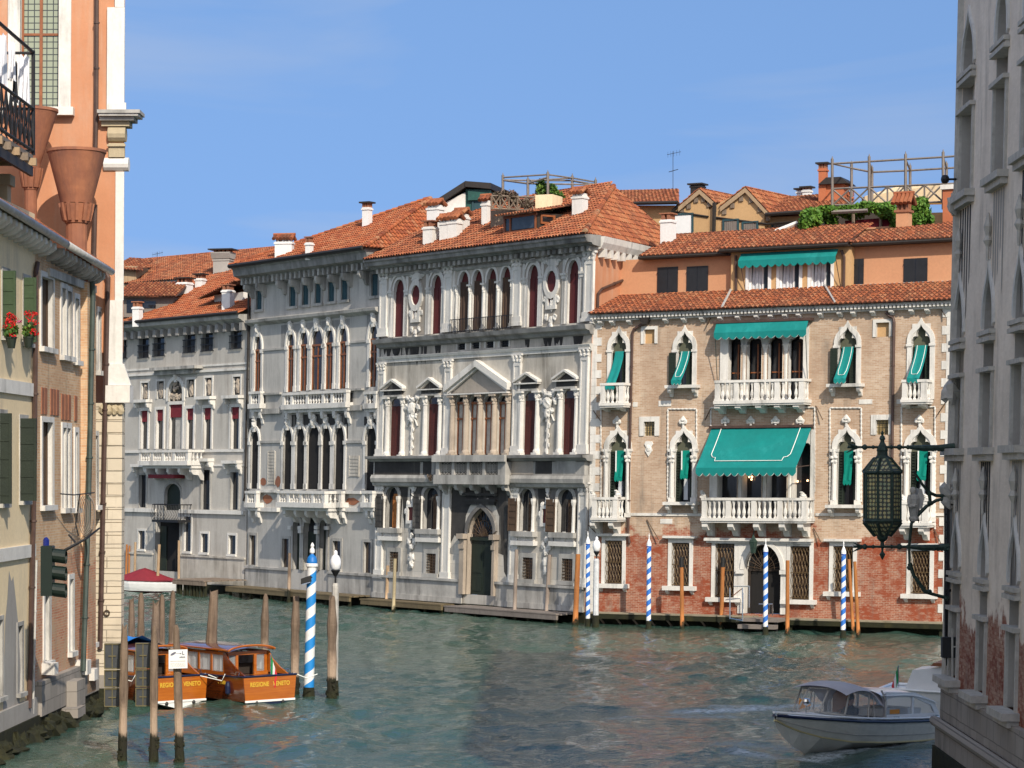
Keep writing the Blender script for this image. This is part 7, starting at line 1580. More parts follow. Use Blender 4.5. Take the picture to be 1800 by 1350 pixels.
# shaded pergola under the vine
pg = thing('roof_pergola', 'timber pergola with red awning and doorway beneath the green vine', 'pergola', W(1500, 408, 127))
q = MB(WF); 
for y, a, b in ((373, 1462, 1525),): q.tube([tuple(W(a, y, 125.3)), tuple(W(b, y-3, 124.6))], .1, 4)
q.build('beam', 'timber_grey', pg)
for px in (1440, 1500, 1548): q = MB(WF); q.tube([tuple(W(px, 411, 125.6)), tuple(W(px, 368, 125.6))], .08, 4); q.build('post', 'timber', pg)
q = MB(WF); A = [W(1485, 388, 126.5), W(1568, 382, 126.0)]; q.box(0, 0, 0, 0, 0, 0); wsheet(q, [[A[0]+(A[1]-A[0])*c/6+Vector((0, -.25*r, -.28*r)) for c in range(7)] for r in range(3)]); q.build('awning', 'canvas_red', pg)
bw, F_, w, h = wbox('screen_wall', 'interior_brown', pg, 1440, 1572, 366, 414, 128.3, .3, 0, .5)
for l, r, mt in ((1513, 1532, 'concrete_grey'), (1540, 1567, 'terracotta_plain')): q = MB(F_); a = (l-1506)*128.3/FL; b = (r-1506)*128.3/FL; q.box(a, b, -.3, .7, .002, .06); q.build('door_panel', mt, bw)
wt = MB(WF); wt.box(*sorted((W(1340, 0, 126.8).x, W(1405, 0, 126.8).x)), 126.6, 126.9, W(0, 411, 126.8).z-1, W(0, 409, 126.8).z); wt.build('parapet', 'salmon_plaster', P4)
q = MB(WF); a, b = W(1352, 412, 126), W(1402, 392, 126); q.tube([tuple(a), tuple(b)], .13, 4); q.build('sloping_coping', 'istrian', P4)
# ================================================================ canal
def canal():
    xs = np.arange(-34, 34.01, .2); ys = np.concatenate([np.arange(44, 100, .2), np.arange(100, 176, .3)])
    X, Y = np.meshgrid(xs, ys); Z = np.zeros_like(X); rg = np.random.RandomState(5)
    for i in range(60):
        L = 0.55*(7.0/0.55)**rg.rand(); a = rg.normal(-.5, .9); k = 2*math.pi/L; amp = .0078*L**.8*rg.uniform(.4, 1)
        ph = rg.rand()*6.28; wob = .6*np.sin(X*.13+i)+.6*np.sin(Y*.11+i*1.7); Z += amp*np.sin(k*(X*math.cos(a)+Y*math.sin(a))+ph+wob)
    Z *= .75+.45*np.sin(X*.21+.7*np.sin(Y*.17))*np.sin(Y*.13+1)
    def crest(x0, y0, x1, y1, h, w, s=1.0):
        dx, dy = x1-x0, y1-y0; L = math.hypot(dx, dy); t = ((X-x0)*dx+(Y-y0)*dy)/L**2; d = ((X-x0)*-dy+(Y-y0)*dx)/L+.5*np.sin(t*9)
        return h*np.exp(-(d/w)**2)*np.clip(t*4, 0, 1)*np.clip((1-t)*4, 0, 1)*(.7+.3*np.sin(t*23))
    Z += crest(-4.5, 77.5, 7.5, 80.5, .22, .8)+crest(-1, 74, 8, 77, .12, .8)+crest(4.3, 67.3, 7.6, 67.6, .16, .6)+crest(5, 82, 11, 84, .12, .6)
    n0, n1 = X.shape; v = np.stack([X, Y, Z], -1).reshape(-1, 3); idx = np.arange(n0*n1).reshape(n0, n1)
    f = np.stack([idx[:-1, :-1], idx[:-1, 1:], idx[1:, 1:], idx[1:, :-1]], -1).reshape(-1, 4)
    me = bpy.data.meshes.new('canal_water'); me.vertices.add(len(v)); me.vertices.foreach_set('co', v.ravel()); me.loops.add(f.size); me.loops.foreach_set('vertex_index', f.ravel().astype(np.int32))
    me.polygons.add(len(f)); me.polygons.foreach_set('loop_start', np.arange(0, f.size, 4, dtype=np.int32)); me.polygons.foreach_set('use_smooth', np.ones(len(f), bool)); me.update(); me.validate()
    # churned foam where the moving boat cuts the water
    def seg(x0, y0, x1, y1, w):
        dx, dy = x1-x0, y1-y0; t = np.clip(((X-x0)*dx+(Y-y0)*dy)/(dx*dx+dy*dy), 0, 1); return np.exp(-(np.hypot(X-x0-t*dx, Y-y0-t*dy)/w)**2)
    fo = .95*seg(8.1, 66.0, 12.6, 71.3, .45)+.8*seg(7.5, 66.4, 6.5, 67.2, .5)+.95*seg(5.6, 78.4, 8.6, 79.6, .45)+.7*seg(6.8, 80.0, 10.0, 80.6, .4)+.5*seg(3.5, 76.5, 7, 77.3, .5)+.4*seg(6.3, 69.5, 8, 68.5, .6)
    at = me.attributes.new('foam', 'FLOAT', 'POINT'); at.data.foreach_set('value', fo.reshape(-1).astype(np.float32))
    t = NT('canal_water'); o = t.obj()
    n1_ = t.noise(o, 2.2, 4, .6, .6, 1.2, 1); n2 = t.noise(o, 8, 3, .6, .7, 1.2, 1, 3); ad = t.n('ShaderNodeMath', operation='MULTIPLY_ADD'); t.l(n2, ad.inputs[0]); ad.inputs[1].default_value = .4; t.l(n1_, ad.inputs[2])
    t.bump(ad.outputs[0], .6, .14)
    fa = t.n('ShaderNodeAttribute', attribute_name='foam').outputs['Fac']; fn = t.noise(o, 6.5, 6, .8, .7, 1.4); mu = t.n('ShaderNodeMath', operation='MULTIPLY'); t.l(fa, mu.inputs[0]); t.l(t.ramp(fn, [(.44, 0), (.54, 1)]), mu.inputs[1])
    big = t.noise(o, .06, 3, .5, off=2)
    base = t.mix(t.ramp(big, [(.35, 0), (.65, 1)]), (.027,.066,.054), (.038,.082,.060))
    t.set(t.mix(mu.outputs[0], base, (.62,.66,.68)), .07); rr = t.ramp(mu.outputs[0], [(0, .035), (.4, .6)]); t.l(rr, t.b.inputs['Roughness']); t.b.inputs['IOR'].default_value = 1.45
    me.materials.append(t.m); w = bpy.data.objects.new('canal_water', me); COL.objects.link(w); struct(w)
    m = MB(WF); m.poly([(-2500, -600, -1.3), (2500, -600, -1.3), (2500, 4000, -1.3), (-2500, 4000, -1.3)]); plain('canal_bed', (.03,.045,.035), .9); struct(m.build('canal_bed', 'canal_bed'))
    m = MB(WF)      # calmer water beyond the modelled waves, just below their troughs
    for x0, x1, y0, y1 in ((-400, -34, 44, 176), (34, 400, 44, 176), (-400, 400, -200, 44), (-400, 400, 176, 500)): m.poly([(x0, y0, -.02), (x1, y0, -.02), (x1, y1, -.02), (x0, y1, -.02)])
    struct(m.build('outer_water', t.m))
canal()
# ================================================================ mooring poles
def axis_frame(pb, pt):
    v = (Vector(pt)-Vector(pb)); h = v.length; v.normalize(); u = Vector((1, 0, 0)); u = (u-v*u.dot(v)).normalized(); return Frame(pb, u, v, u.cross(v)), h
def pole(name, label, xt, yt, xb, yb, w, mat, group, worn_top=True, algae=.75, cap=None, Y=None, foot=True):
    Y = Y or Ywater(yb); b = W(xb, yb, Y); b.z = 0 if foot else b.z; F, h = axis_frame(b, W(xt, yt, Y)); r = w/2*Y/FL; t = thing(name, label, 'pole', b, group); m = MB(F); rows = 15; pr = []
    seed = random.random()*50
    rw = []
    for i in range(rows):
        f = i/(rows-1); z = -.9+(h+.9)*f; rr = r*(1.03-.08*f)*(.95+(.2 if worn_top else .08)*mnoise.noise(Vector((seed, f*7, 0)))); 
        if worn_top and f > .8: rr *= 1-.28*(f-.8)/.2
        k = 10; rw.append([m.pt(rr*math.cos(2*math.pi*j/k)*(1+(.16 if worn_top else .06)*mnoise.noise(Vector((seed+j*3., f*3, 1)))), z+(.7*r*math.sin(j*1.3+seed) if worn_top and i == rows-1 else 0), rr*math.sin(2*math.pi*j/k)) for j in range(k)])
    for a, c in zip(rw, rw[1:]):
        for j in range(10): m.face([a[j], c[j], c[(j+1) % 10], a[(j+1) % 10]])
    m.face(rw[-1][::-1]); m.build('shaft', mat, t, smooth=False)
    if algae:
        q = MB(F); hh = algae
        q.lathe((0, -.5, 0), [(r*1.06, 0), (r*1.12, .3), (r*1.12, .5), (r*1.03, .5+hh*.3)], 9)
        for j in range(int(26*min(1, r/.12))):
            a, z = random.uniform(0, 6.28), random.uniform(-.15, hh*.75)**1.0; s_ = r*random.uniform(.25, .5)*(1.1-.7*max(0, z)/hh); q.blob((r*.98*math.cos(a), z, r*.98*math.sin(a)), (s_, s_*1.3, s_), 6, .35)
        q.build('weed', 'algae', t)
    if cap == 'black': q = MB(F); q.lathe((0, h-.45, 0), [(r*1.06, 0), (r*1.06, .46), (r*.6, .5)], 10); q.build('cap', 'black_rubber', t)
    return t
def striped(label, xt, yt, xb, yb, w, pitch, mat, blue, big=False):
    Y = Ywater(yb); b = W(xb, yb, Y); b.z = 0; F, h = axis_frame(b, W(xt, yt, Y)); k = Y/FL; r = w/2*k; t = thing('striped_pole', label, 'mooring pole', b, 'blue and white striped poles'); m = MB(F); seg = 24; n = 30; hs = h-(24 if big else 16)*k
    rw = []
    for i in range(n+1):
        z = .1+(hs-.1)*i/n; row = []
        for j in range(seg+1): a = 2*math.pi*j/seg; q = m.pt(r*(1.02-.1*i/n)*math.cos(a), z, r*(1.02-.1*i/n)*math.sin(a)); m.uv[q] = (j/seg, z/(pitch*k)+j/seg); row.append(q)
        rw.append(row)
    for a, c in zip(rw, rw[1:]):
        for j in range(seg): m.face([a[j], c[j], c[j+1], a[j+1]])
    m.build('shaft', mat, t, smooth=True); q = MB(F); rt = r*.92
    if big:
        q.lathe((0, hs, 0), [(rt, 0), (rt*1.3, .03), (rt*1.3, .12), (rt*1.05, .14)], 16); q.build('collar', 'white_paint', t); q = MB(F); q.lathe((0, hs+.14, 0), [(rt*1.1, 0), (rt*1.15, .06), (rt*.95, .2), (rt*.4, .3), (rt*.3, .32)], 16); q.build('cap', blue, t)
        q = MB(F); q.lathe((0, hs+.46, 0), [(rt*.3, 0), (rt*.55, .05), (rt*.55, .14), (rt*.3, .22), (rt*.42, .3), (rt*.1, .4)], 10); q.build('finial', 'white_paint', t)
    else:
        q.lathe((0, hs, 0), [(rt*1.08, 0), (rt*1.08, .06)], 14); q.build('collar', blue, t); q = MB(F); q.lathe((0, hs+.061, 0), [(rt*1.12, 0), (rt*1.12, .1), (rt*.8, .22), (rt*.25, .36), (rt*.22, .44), (rt*.3, .5), (rt*.05, .66)], 12); q.build('cap', 'white_paint', t)
    q = MB(F); q.lathe((0, -.6, 0), [(r*1.2, 0), (r*1.35, .5), (r*1.15, .8), (r*1.05, 1.0)], 12); q.build('algae_band', 'algae', t); return t
GW_ = 'weathered timber mooring poles'
for a in (('worn timber pole in front, before the first stack of grey panels', 219, 1102, 215, 1338, 15.5, .85), ('worn timber pole in front, before the second stack of grey panels', 271.5, 1104, 270, 1338, 16, .9), ('worn timber pole in front carrying the small white notice', 310, 1103, 316, 1338, 16, .9),
          ('thick rugged timber pole standing between the two wooden water taxis', 376, 1043, 367, 1226, 20, .8), ('timber pole between the wooden taxi and the big striped pole', 520.5, 1052, 517, 1225, 17, .8), ('timber pole at the foot of the pale lamp post', 584, 1052, 583, 1228, 17.5, .9),
          ('timber pole behind the wooden taxi roof, between rugged pole and striped pole', 467, 1048, 463, 1200, 15, .6), ('short brown pole behind the first stack of grey panels', 231, 1055, 231, 1215, 13, .6), ('pale timber pole just right of the short brown one behind the panels', 248, 1046, 247, 1205, 14, .6),
          ('thick brown timber pole rising behind the second front pole', 274, 1060, 273, 1222, 18, .6), ('timber pole close behind the thick brown one, left of the blue tarpaulin', 285, 1049, 284, 1206, 13, .6), ('slanting timber pole behind the white notice', 304, 1042, 299, 1204, 13, .6)):
    pole('timber_pole', a[0], *a[1:5], a[5], 'pole_timber', GW_, True, a[6])
GF = 'slim mooring poles before the palaces'
for lab, xt, yt, xb, yb, w, mt, c in (('orange brown pole rising behind the bow of the red covered boat', 223, 957, 221, 1031, 4.2, 'timber_orange', None), ('thin orange pole touching its twin behind the red covered boat', 227.5, 959, 226, 1031, 3.6, 'timber_orange', None), ('pale pole before the bow end of the red boat cover', 238, 953, 236, 1037, 5, 'timber_pale', None), ('slim reddish pole behind the top of the red boat cover', 248, 956, 247, 1031, 4, 'timber_orange', None),
         ('orange pole between the red boat and the dark door of the pale palace', 271, 950, 268, 1030, 4.2, 'timber_orange', None), ('pale pole before the stern end of the red boat cover', 280, 957, 276, 1041, 5.5, 'timber_pale', None), ('pale pole where the decayed landing meets the pale palace door', 314.5, 950, 314, 1038, 4.6, 'timber_pale', None), ('pale pole standing on the decayed wooden landing', 365, 949, 363.5, 1040, 5, 'timber_pale', None),
         ('brown pole before the left half of the grey palace', 509, 972, 507.5, 1058, 6, 'timber', None), ('short whitish pole before the corner pilaster of the white palace', 682, 994, 679, 1068, 7, 'timber_pale', None), ('olive brown pole before a small barred window of the white palace', 694.5, 982, 691.5, 1078, 6.4, 'beige_stone', None), ('olive pole on the side of the white palace door nearer the grey palace', 775, 981, 771, 1072, 6.4, 'beige_stone', None),
         ('pinkish grey upright pole before the dark door pier of the white palace', 908, 966, 904, 1088, 7, 'timber_grey', None), ('leaning grey pole before the right half of the white palace', 966, 975, 960, 1090, 7.5, 'timber_grey', None), ('thick red brown pole at the corner between white and brick palaces', 1016, 974, 1011, 1100, 10, 'timber_orange', None),
         ('orange pole with black top before a grille window, away from the steps', 1198, 981, 1199, 1106, 7.6, 'timber_orange', 'black'), ('orange pole with black top next to the metal steps', 1271, 981, 1267.5, 1104, 7.6, 'timber_orange', 'black'), ('brown pole between the arched water door and its grille window', 1384.5, 985, 1384, 1118, 7.6, 'timber_orange', None),
         ('slanting brown pole crossing behind a striped pole near the lantern', 1492, 983, 1500, 1114, 6.4, 'timber_orange', None), ('upright red brown pole beside the slanting one and a striped pole', 1502.5, 987, 1509, 1121, 7, 'timber_orange', None)):
    pole('slim_pole', lab, xt, yt, xb, yb, w, {'timber_orange': 'pole_orange', 'timber_pale': 'pole_pale', 'timber_grey': 'pole_grey', 'beige_stone': 'pole_olive', 'timber': 'pole_timber'}[mt], GF, False, .45, c)
BP = striped('large bright blue and white striped pole by the wooden taxis', 548.7, 973, 542.5, 1228, 18, 38, 'stripe_bold', 'blue_paint', True)
Yp = Ywater(1228); F_ = Frame(W(545, 1015, Yp-.2), (.92, 0, .38), (-.38, 0, .92), (0, -1, 0)); m = MB(F_); m.prism([(-.38, -.1), (.0, -.14), (.05, .06), (-.3, .08)], -.12, .12); m.tube([(.0, 0, 0), (.12, -.04, -.15)], .04, 5); sl = m.build('spotlight', 'black_rubber', BP); m = MB(F_); m.prism([(-.36, -.105), (-.03, -.145), (-.05, -.17), (-.33, -.14)], -.12, .12); m.build('lens', 'chrome', sl)
striped('thin striped pole beside the white globe lamp of the brick palace', 1033.5, 942, 1033.5, 1101, 8, 16.5, 'stripe_thin', 'blue_dark_paint')
striped('thin striped pole between two grille windows of the red brick base', 1141, 946, 1140, 1105, 8.4, 18.5, 'stripe_thin', 'blue_dark_paint')
striped('thin striped pole before the arched water door', 1346, 956, 1345.5, 1116, 8.6, 19, 'stripe_thin', 'blue_dark_paint')
striped('thin striped pole beside two crossing brown poles near the lantern', 1483, 960, 1482, 1122, 8.8, 19, 'stripe_thin', 'blue_dark_paint')
def globe_lamp(label, xt, yt, yg, xb, yb, wp, rg, ysh, mat):
    Y = Ywater(yb); b = W(xb, yb, Y); b.z = 0; F, h = axis_frame(b, W(xt, yt, Y)); k = Y/FL; t = thing('globe_lamp', label, 'lamp post', b, 'globe lamps on posts'); g0 = (yb-yg)*k; sh = (yb-ysh)*k; m = MB(F)
    m.lathe((0, -.9, 0), [(wp/2*k, 0), (wp/2*k, sh-.1+.9), (wp/2*k*.75, sh+.9)], 8); m.build('post', mat, t); m = MB(F); m.tube([(0, sh, 0), (0, g0-.15, 0)], .035, 6); m.lathe((0, g0-.2, 0), [(.04, 0), (.14, .16), (.17, .2), (.12, .24)], 10); m.build('stem', 'iron', t)
    m = MB(F); H = h-g0; R_ = rg*k; m.lathe((0, g0, 0), [(R_*.5, 0), (R_*.82, H*.12), (R_, H*.35), (R_*.92, H*.55), (R_*.6, H*.72), (R_*.32, H*.78), (R_*.36, H*.86), (R_*.3, H*.94), (R_*.08, H)], 16); m.build('globe', 'lamp_glass', t, smooth=True)
    q = MB(F); q.lathe((0, -.5, 0), [(wp/2*k*1.2, 0), (wp/2*k*1.3, .6), (wp/2*k*1.05, 1.1)], 10); q.build('algae_band', 'algae', t); return t
globe_lamp('tall pale post with white globe lamp beside the big striped pole', 590, 967, 1003, 588, 1226, 12, 10, 1025, 'concrete_grey'); globe_lamp('peeling white post with globe lamp at the corner of the brick palace', 1049, 943, 970, 1047, 1102, 10, 7.2, 982, 'concrete_white')
# ================================================================ landing stages
def deck(F, name, label, u0, u1, n0, n1, z, piles, mat='dock_wood', th=.14):
    t = thing(name, label, 'landing stage', F.p((u0+u1)/2, 0, n1), 'landing stages'); m = MB(F); n = int((n1-n0)/.22)
    for i in range(n): a = n0+(n1-n0)*i/n; m.box(u0+random.uniform(-.1, .1), u1+random.uniform(-.15, .15), z-th*.5+random.uniform(-.01, .01), z, a+.01, a+(n1-n0)/n-.01)
    m.build('planks', mat, t); q = MB(F); q.box(u0, u1, z-.32, z-th*.5-.02, n1-.16, n1-.02); q.build('edge_beam', 'algae' if mat == 'quay_stone' else mat, t)  # ledge beams coloured near-black to stand in for the dark void beneath
    for i in range(piles):
        u = u0+.3+(u1-u0-.6)*i/max(1, piles-1); q = MB(F); q.tube([(u, -1.1, n1-.25), (u+random.uniform(-.08, .08), z-.09, n1-.25)], .11, 6); q.build('pile', 'algae', t)
    return t
deck(F0, 'landing_stage', 'decayed wooden landing with posts before the pale palace', F0.u(312, 1020, 3), L0+.5, .3, 3.4, 1.0, 9, 'timber')
deck(F1, 'landing_stage', 'low brown plank walkway along the foot of the grey palace', .2, L1-.3, .15, 1.7, .62, 12)
deck(F2, 'landing_stage', 'narrow plank walkway at the foot of the white palace', 0.2, F2.u(780, 1060, 1), .12, 1.2, .5, 6)
deck(F2, 'landing_stage', 'grey plank walkway under the dark door of the white palace', F2.u(786, 1060, 1.5), L2-.3, .12, 1.7, .5, 9, 'timber_grey')
t = deck(F3, 'landing_stage', 'mossy ledge on wooden struts before the red brick base', .3, F3.u(1320, 1080, .8), .14, .85, .62, 2, 'quay_stone')
for i in range(9): u = .8+i*.95; q = MB(F3); q.tube([(u, .5, .75), (u+.25, -.1, .2)], .06, 4); q.build('strut', 'timber', t)
deck(F3, 'landing_stage', 'mossy stone ledge right of the arched water door', F3.u(1378, 1085, .8), L3, .14, .8, .56, 2, 'quay_stone')
g = thing('metal_steps', 'tubular metal railings and steps at the arched water door', 'steps', F3.p(F3.u(1330), 0, 1.5)); q = MB(F3)
for px, y0, y1, n in ((1283, 1033, 1088, 2.0), (1305, 1033, 1092, 2.2), (1306, 1042, 1070, 1.0), (1317, 1030, 1068, .9)): q.tube([(*F3.uv(px, y1, n), n), (*F3.uv(px, y0, n), n)], .035, 6)
q.tube([(*F3.uv(1290, 1030.5, 1.0), 1.0), (*F3.uv(1317, 1030.5, .9), .9)], .03, 5); q.tube([(*F3.uv(1283, 1087, 2.0), 2.0), (*F3.uv(1305, 1091, 2.2), 2.2)], .035, 5); q.tube([(*F3.uv(1305, 1034, 2.2), 2.2), (*F3.uv(1290, 1046, 1.1), 1.1)], .03, 5)
for a in (1352, 1358): q.tube([(*F3.uv(a, 1082, 1.2), 1.2), (*F3.uv(a, 1062, 1.2), 1.2)], .03, 5)
q.tube([(*F3.uv(1334, 1062, 1.2), 1.2), (*F3.uv(1358, 1062, 1.2), 1.2)], .03, 5); q.build('railing', 'chrome', g)
q = MB(F3); a, b = F3.u(1298, 1085, 1.5), F3.u(1372, 1085, 1.5)
q.box(a, b, .42, .56, .15, 1.8); q.box(a+.3, b, .1, .3, 1.81, 2.3); q.build('tread', 'timber_grey', g); q = MB(F3)
for u in (a+.2, (a+b)/2, b-.2): q.box(u-.07, u+.07, -1, .418, 1.5, 1.65)
q.build('support', 'iron', g)
# ================================================================ boats
def letters(text, F, cu, cv, size, n, mat, parent, name='lettering', spread=1.0, shear=0):
    cu_ = bpy.data.curves.new('t', 'FONT'); cu_.body = text; cu_.size = size; cu_.align_x = 'CENTER'; cu_.extrude = .004; cu_.space_character = 1.05; cu_.offset = .006*size/.2
    o = bpy.data.objects.new('t', cu_); COL.objects.link(o); dg = bpy.context.evaluated_depsgraph_get(); dg.update(); me = bpy.data.meshes.new_from_object(o.evaluated_get(dg)); m = MB(F)
    for v in me.vertices: m.pt(cu+v.co.x*spread+shear*v.co.y, cv+v.co.y, n+v.co.z)
    for p in me.polygons: m.face(list(p.vertices))
    bpy.data.objects.remove(o); return m.build(name, mat, parent)
def hull(F, parent, st, mat_top, mat_low, deck_mat, split=.0, name='hull'):
    """st = stations (u, half beam at sheer, half beam at chine, keel, chine, sheer)"""
    a = MB(F); lo = MB(F); K = []
    for (u, bs, bc, k, c, s) in st:
        row = []
        for sg in (-1, 1): row.append([(u, k, 0), (u, c, sg*bc), (u, c+(s-c)*.35, sg*(bc+(bs-bc)*.5)), (u, c+(s-c)*.7, sg*(bc+(bs-bc)*.85)), (u, s, sg*bs)])
        K.append(row)
    for r0, r1 in zip(K, K[1:]):
        for sg in (0, 1):
            for j in range(4):
                mb = lo if j == 0 else a; mb.poly([r0[sg][j], r1[sg][j], r1[sg][j+1], r0[sg][j+1]])
    r = K[0]; a.poly([r[0][1], r[0][2], r[0][3], r[0][4], r[1][4], r[1][3], r[1][2], r[1][1]]); lo.poly([r[0][0], r[0][1], r[1][1]])
    h = a.build(name, mat_top, parent, smooth=False); lo.build('bottom', mat_low, h)
    d = MB(F); n = len(st)
    for i in range(n-1):
        (u0, b0, *_, s0), (u1, b1, *_, s1) = st[i], st[i+1]; d.poly([(u0, s0-.05, -b0*.97), (u1, s1-.05, -b1*.97), (u1, s1-.03, 0), (u0, s0-.03, 0)]); d.poly([(u0, s0-.03, 0), (u1, s1-.03, 0), (u1, s1-.05, b1*.97), (u0, s0-.05, b0*.97)])
    d.build('deck', deck_mat, parent); return h
def rubbing(F, parent, st, r, mat, dz=0, name='rubbing_strake'):
    for sg in (-1, 1): q = MB(F); q.tube([(s[0], s[5]+dz, sg*(s[1]+.01)) for s in st], r, 6); q.build(name, mat, parent)
    q = MB(F); q.tube([(st[0][0]-.01, st[0][5]+dz, -st[0][1]), (st[0][0]-.01, st[0][5]+dz, st[0][1])], r, 6); q.build(name, mat, parent)
def flag(F, parent, u, v, n, h, ax, drop=.62):
    q = MB(F); q.tube([(u, v, n), (u, v+h, n)], .015, 5); q.build('flag_staff', 'chrome', parent)
    for k, mt in enumerate(('flag_green', 'flag_white', 'flag_red')):
        q = MB(WF); rows = []
        for r in range(7):
            f = r/6; rows.append([F.p(u+ax[0]*(.02+w*.085)*(1-.3*f), v+h-.03-drop*f-w*.22, n+ax[1]*(.02+w*.085)*(1-.3*f))+Vector((0, .03*math.sin(w*3+f*5), 0)) for w in (k, k+.5, k+1)])
        wsheet(q, rows); q.build('flag', mt, parent)
def wooden_taxi(label, px, py, head, tarp=False, number=None):
    Y = Ywater(py); O = W(px, py, Y); O.z = 0; U = Vector((math.cos(head), math.sin(head), 0)); F = Frame(O, U, (0, 0, 1), Vector((U.y, -U.x, 0)))
    t = thing('water_taxi', label, 'wooden motorboat', O, 'varnished wooden water taxis')
    st = [(0, 1.06, .98, -.15, .12, .98), (1.5, 1.12, 1.0, -.2, .1, .93), (3.5, 1.12, .98, -.25, .12, .92), (5.5, 1.0, .82, -.25, .18, 1.0), (7.2, .66, .42, -.2, .3, 1.12), (8.2, .3, .12, -.05, .5, 1.22), (8.8, .02, .01, .3, .8, 1.3)]
    h = hull(F, t, st, 'mahogany_dark', 'white_paint' if tarp else 'hull_navy', 'roof_varnish')
    q = MB(F); q.poly([(-.006, .14, -.98), (-.006, .95, -1.05), (-.006, .95, 1.05), (-.006, .14, .98)][::-1]); q.build('transom', 'mahogany', t); rubbing(F, t, st, .035, 'hull_navy')
    q = MB(F); q.box(-.03, -.008, .1, .17, -1.0, 1.0); q.build('waterline_band', 'white_paint', t)
    for s in (-.55, .5): q = MB(F); q.lathe((-.04, .02, s), [(.05, 0), (.06, .06), (.03, .12)], 6); q.build('exhaust', 'black_rubber', t)
    FT = Frame(F.p(-.012, 0, 0), F.N, F.V, -F.U)
    letters('REGIONE   VENETO', FT, 0, .63, .21, 0.0, 'gold_letter', t, 'name_letters', .82)
    if number: FS = Frame(F.p(0, 0, -1.1), F.U*-1 if False else -F.U, F.V, -F.N); letters(number, FS, -1.35, .66, .17, .0, 'gold_letter', t, 'number_letters')
    # cabin
    b = 'mahogany'; c0, c1, hw, z0, z1 = 1.5, 4.9, .86, .9, 1.72
    for sg in (-1, 1):
        q = MB(F); n0, n1 = (sg*hw-.025, sg*hw+.025); q.box(c0, c1, z0, z0+.14, n0, n1); q.box(c0, c1, z1-.1, z1, n0, n1)
        for u in (c0, c0+.85, c0+1.7, c0+2.55, c1-.1): q.box(u, u+.1, z0+.141, z1-.101, n0, n1)
        q.build('cabin_panel', b, t); q = MB(F); q.box(c0+.05, c1-.05, z0+.141, z1-.101, sg*hw-.012, sg*hw+.012); q.build('window', 'window_glass', t)
        q = MB(WF); wsheet(q, [[F.p(c0+.15+(c1-c0-.3)*k/24, z0+.15+.55*r/2, sg*(hw-.06)+.015*math.sin(k*2.2)) for k in range(25)] for r in range(3)]); q.build('curtain', 'curtain_white', t)
        q = MB(F); q.prism([(.15, .97), (c0, .97), (c0+.1, z1-.02), (c0-.08, z1-.02), (c0-.25, z1-.25), (.75, 1.2)], sg*hw-.03, sg*hw+.03); q.build('cockpit_wing', 'mahogany_dark' if sg < 0 else b, t)
    q = MB(F)
    for n in (-.8, -.42, .32, .74): q.box(c0-.04, c0+.04, z0, z1, n-.04, n+.06)
    q.box(c0-.038, c0+.038, z1-.12, z1, -.84, .84); q.box(c0-.038, c0+.038, z0, z0+.12, -.84, -.4); q.box(c0-.038, c0+.038, z0, z0+.12, .35, .84); q.box(c0-.038, c0+.038, .5, z0, -.95, .95); q.build('bulkhead', b, t)
    q = MB(F); q.box(c0-.01, c0+.01, z0+.12, z1-.12, -.76, -.42); q.box(c0-.01, c0+.01, z0+.12, z1-.12, .38, .74); q.build('window', 'window_glass', t)
    q = MB(F); q.box(c0+.1, c1-.1, .3, z0-.02, -.8, .8); q.box(c0+.6, c0+.75, z0, 1.25, -.7, .7); q.build('cabin_inside', 'interior_brown', t); q = MB(F); q.box(.2, c0-.1, .88, .9, -.8, .8); q.build('cockpit_well', 'dark_void', t)
    q = MB(WF); wsheet(q, [[F.p(c0-.35+(c1-c0+.7)*k/8, z1+.02+.2*math.cos(w*1.3)-.03*abs(k-4)/4-(.05 if k in (0, 8) else 0), math.sin(w*1.3)*1.0*.97) for w in [(j-6)/6 for j in range(13)]] for k in range(9)]); o = q.build('cabin_roof', 'roof_varnish', t, smooth=True)
    q = MB(F)
    for sg in (-1, 1): q.tube([(c0-.35, z1+.07, sg*.92), (c1+.35, z1+.07, sg*.92)], .04, 5)
    q.tube([(c0-.35, z1+.02+.2*math.cos((j-6)/6*1.3), math.sin((j-6)/6*1.3)*.97) for j in range(13)], .035, 5); q.build('roof_edge', b, o)
    q = MB(F); q.prism_u([(-.8, 1.0), (.8, 1.0), (.7, 1.5), (-.7, 1.5)], c1, c1+.1); q.build('windscreen', 'window_glass', t)
    if tarp:
        q = MB(WF); wsheet(q, [[F.p(c0+1.1+3.3*k/10, z1+.5-.03*k+.05*math.sin(k*1.1+r*.8)-.5*abs(r-4)/4, (r-4)/4*1.25) for r in range(9)] for k in range(11)]); q.build('tarpaulin', 'canvas_blue', t, smooth=True); q = MB(F)
        for u in (c0+1.2, c0+4.2):
            for s in (-1, 1): q.tube([(u, z0, s*.9), (u, z1+.05, s*1.15)], .025, 5)
        q.build('tarpaulin_frame', 'chrome', t)
    for sg, du, dn in ((1, -.35, .75), (-1, 1.5, -.7)): q = MB(F); q.tube([(.15 if sg > 0 else 1.2, 1.0, sg*1.05), ((.15+du)*.5, .82, sg*1.05+dn*.5), (.15+du, .95, sg*1.05+dn)], .018, 4); q.build('mooring_rope', 'awning_trim', t)
    for sg in (-1, 1): q = MB(F); q.lathe((.9, .32, sg*1.12), [(.03, 0), (.09, .05), (.1, .3), (.08, .42), (.03, .46)], 8); q.build('fender', 'hull_navy', t); q = MB(F); q.tube([(.35, 1.0, sg*1.02), (.35, 1.12, sg*1.0), (.55, 1.12, sg*1.0), (.55, 1.0, sg*1.02)], .015, 4); q.build('cleat', 'chrome', t)
    if not tarp: flag(F, t, .05, .95, .06, .75, (-.3, .75), .6)
    return t
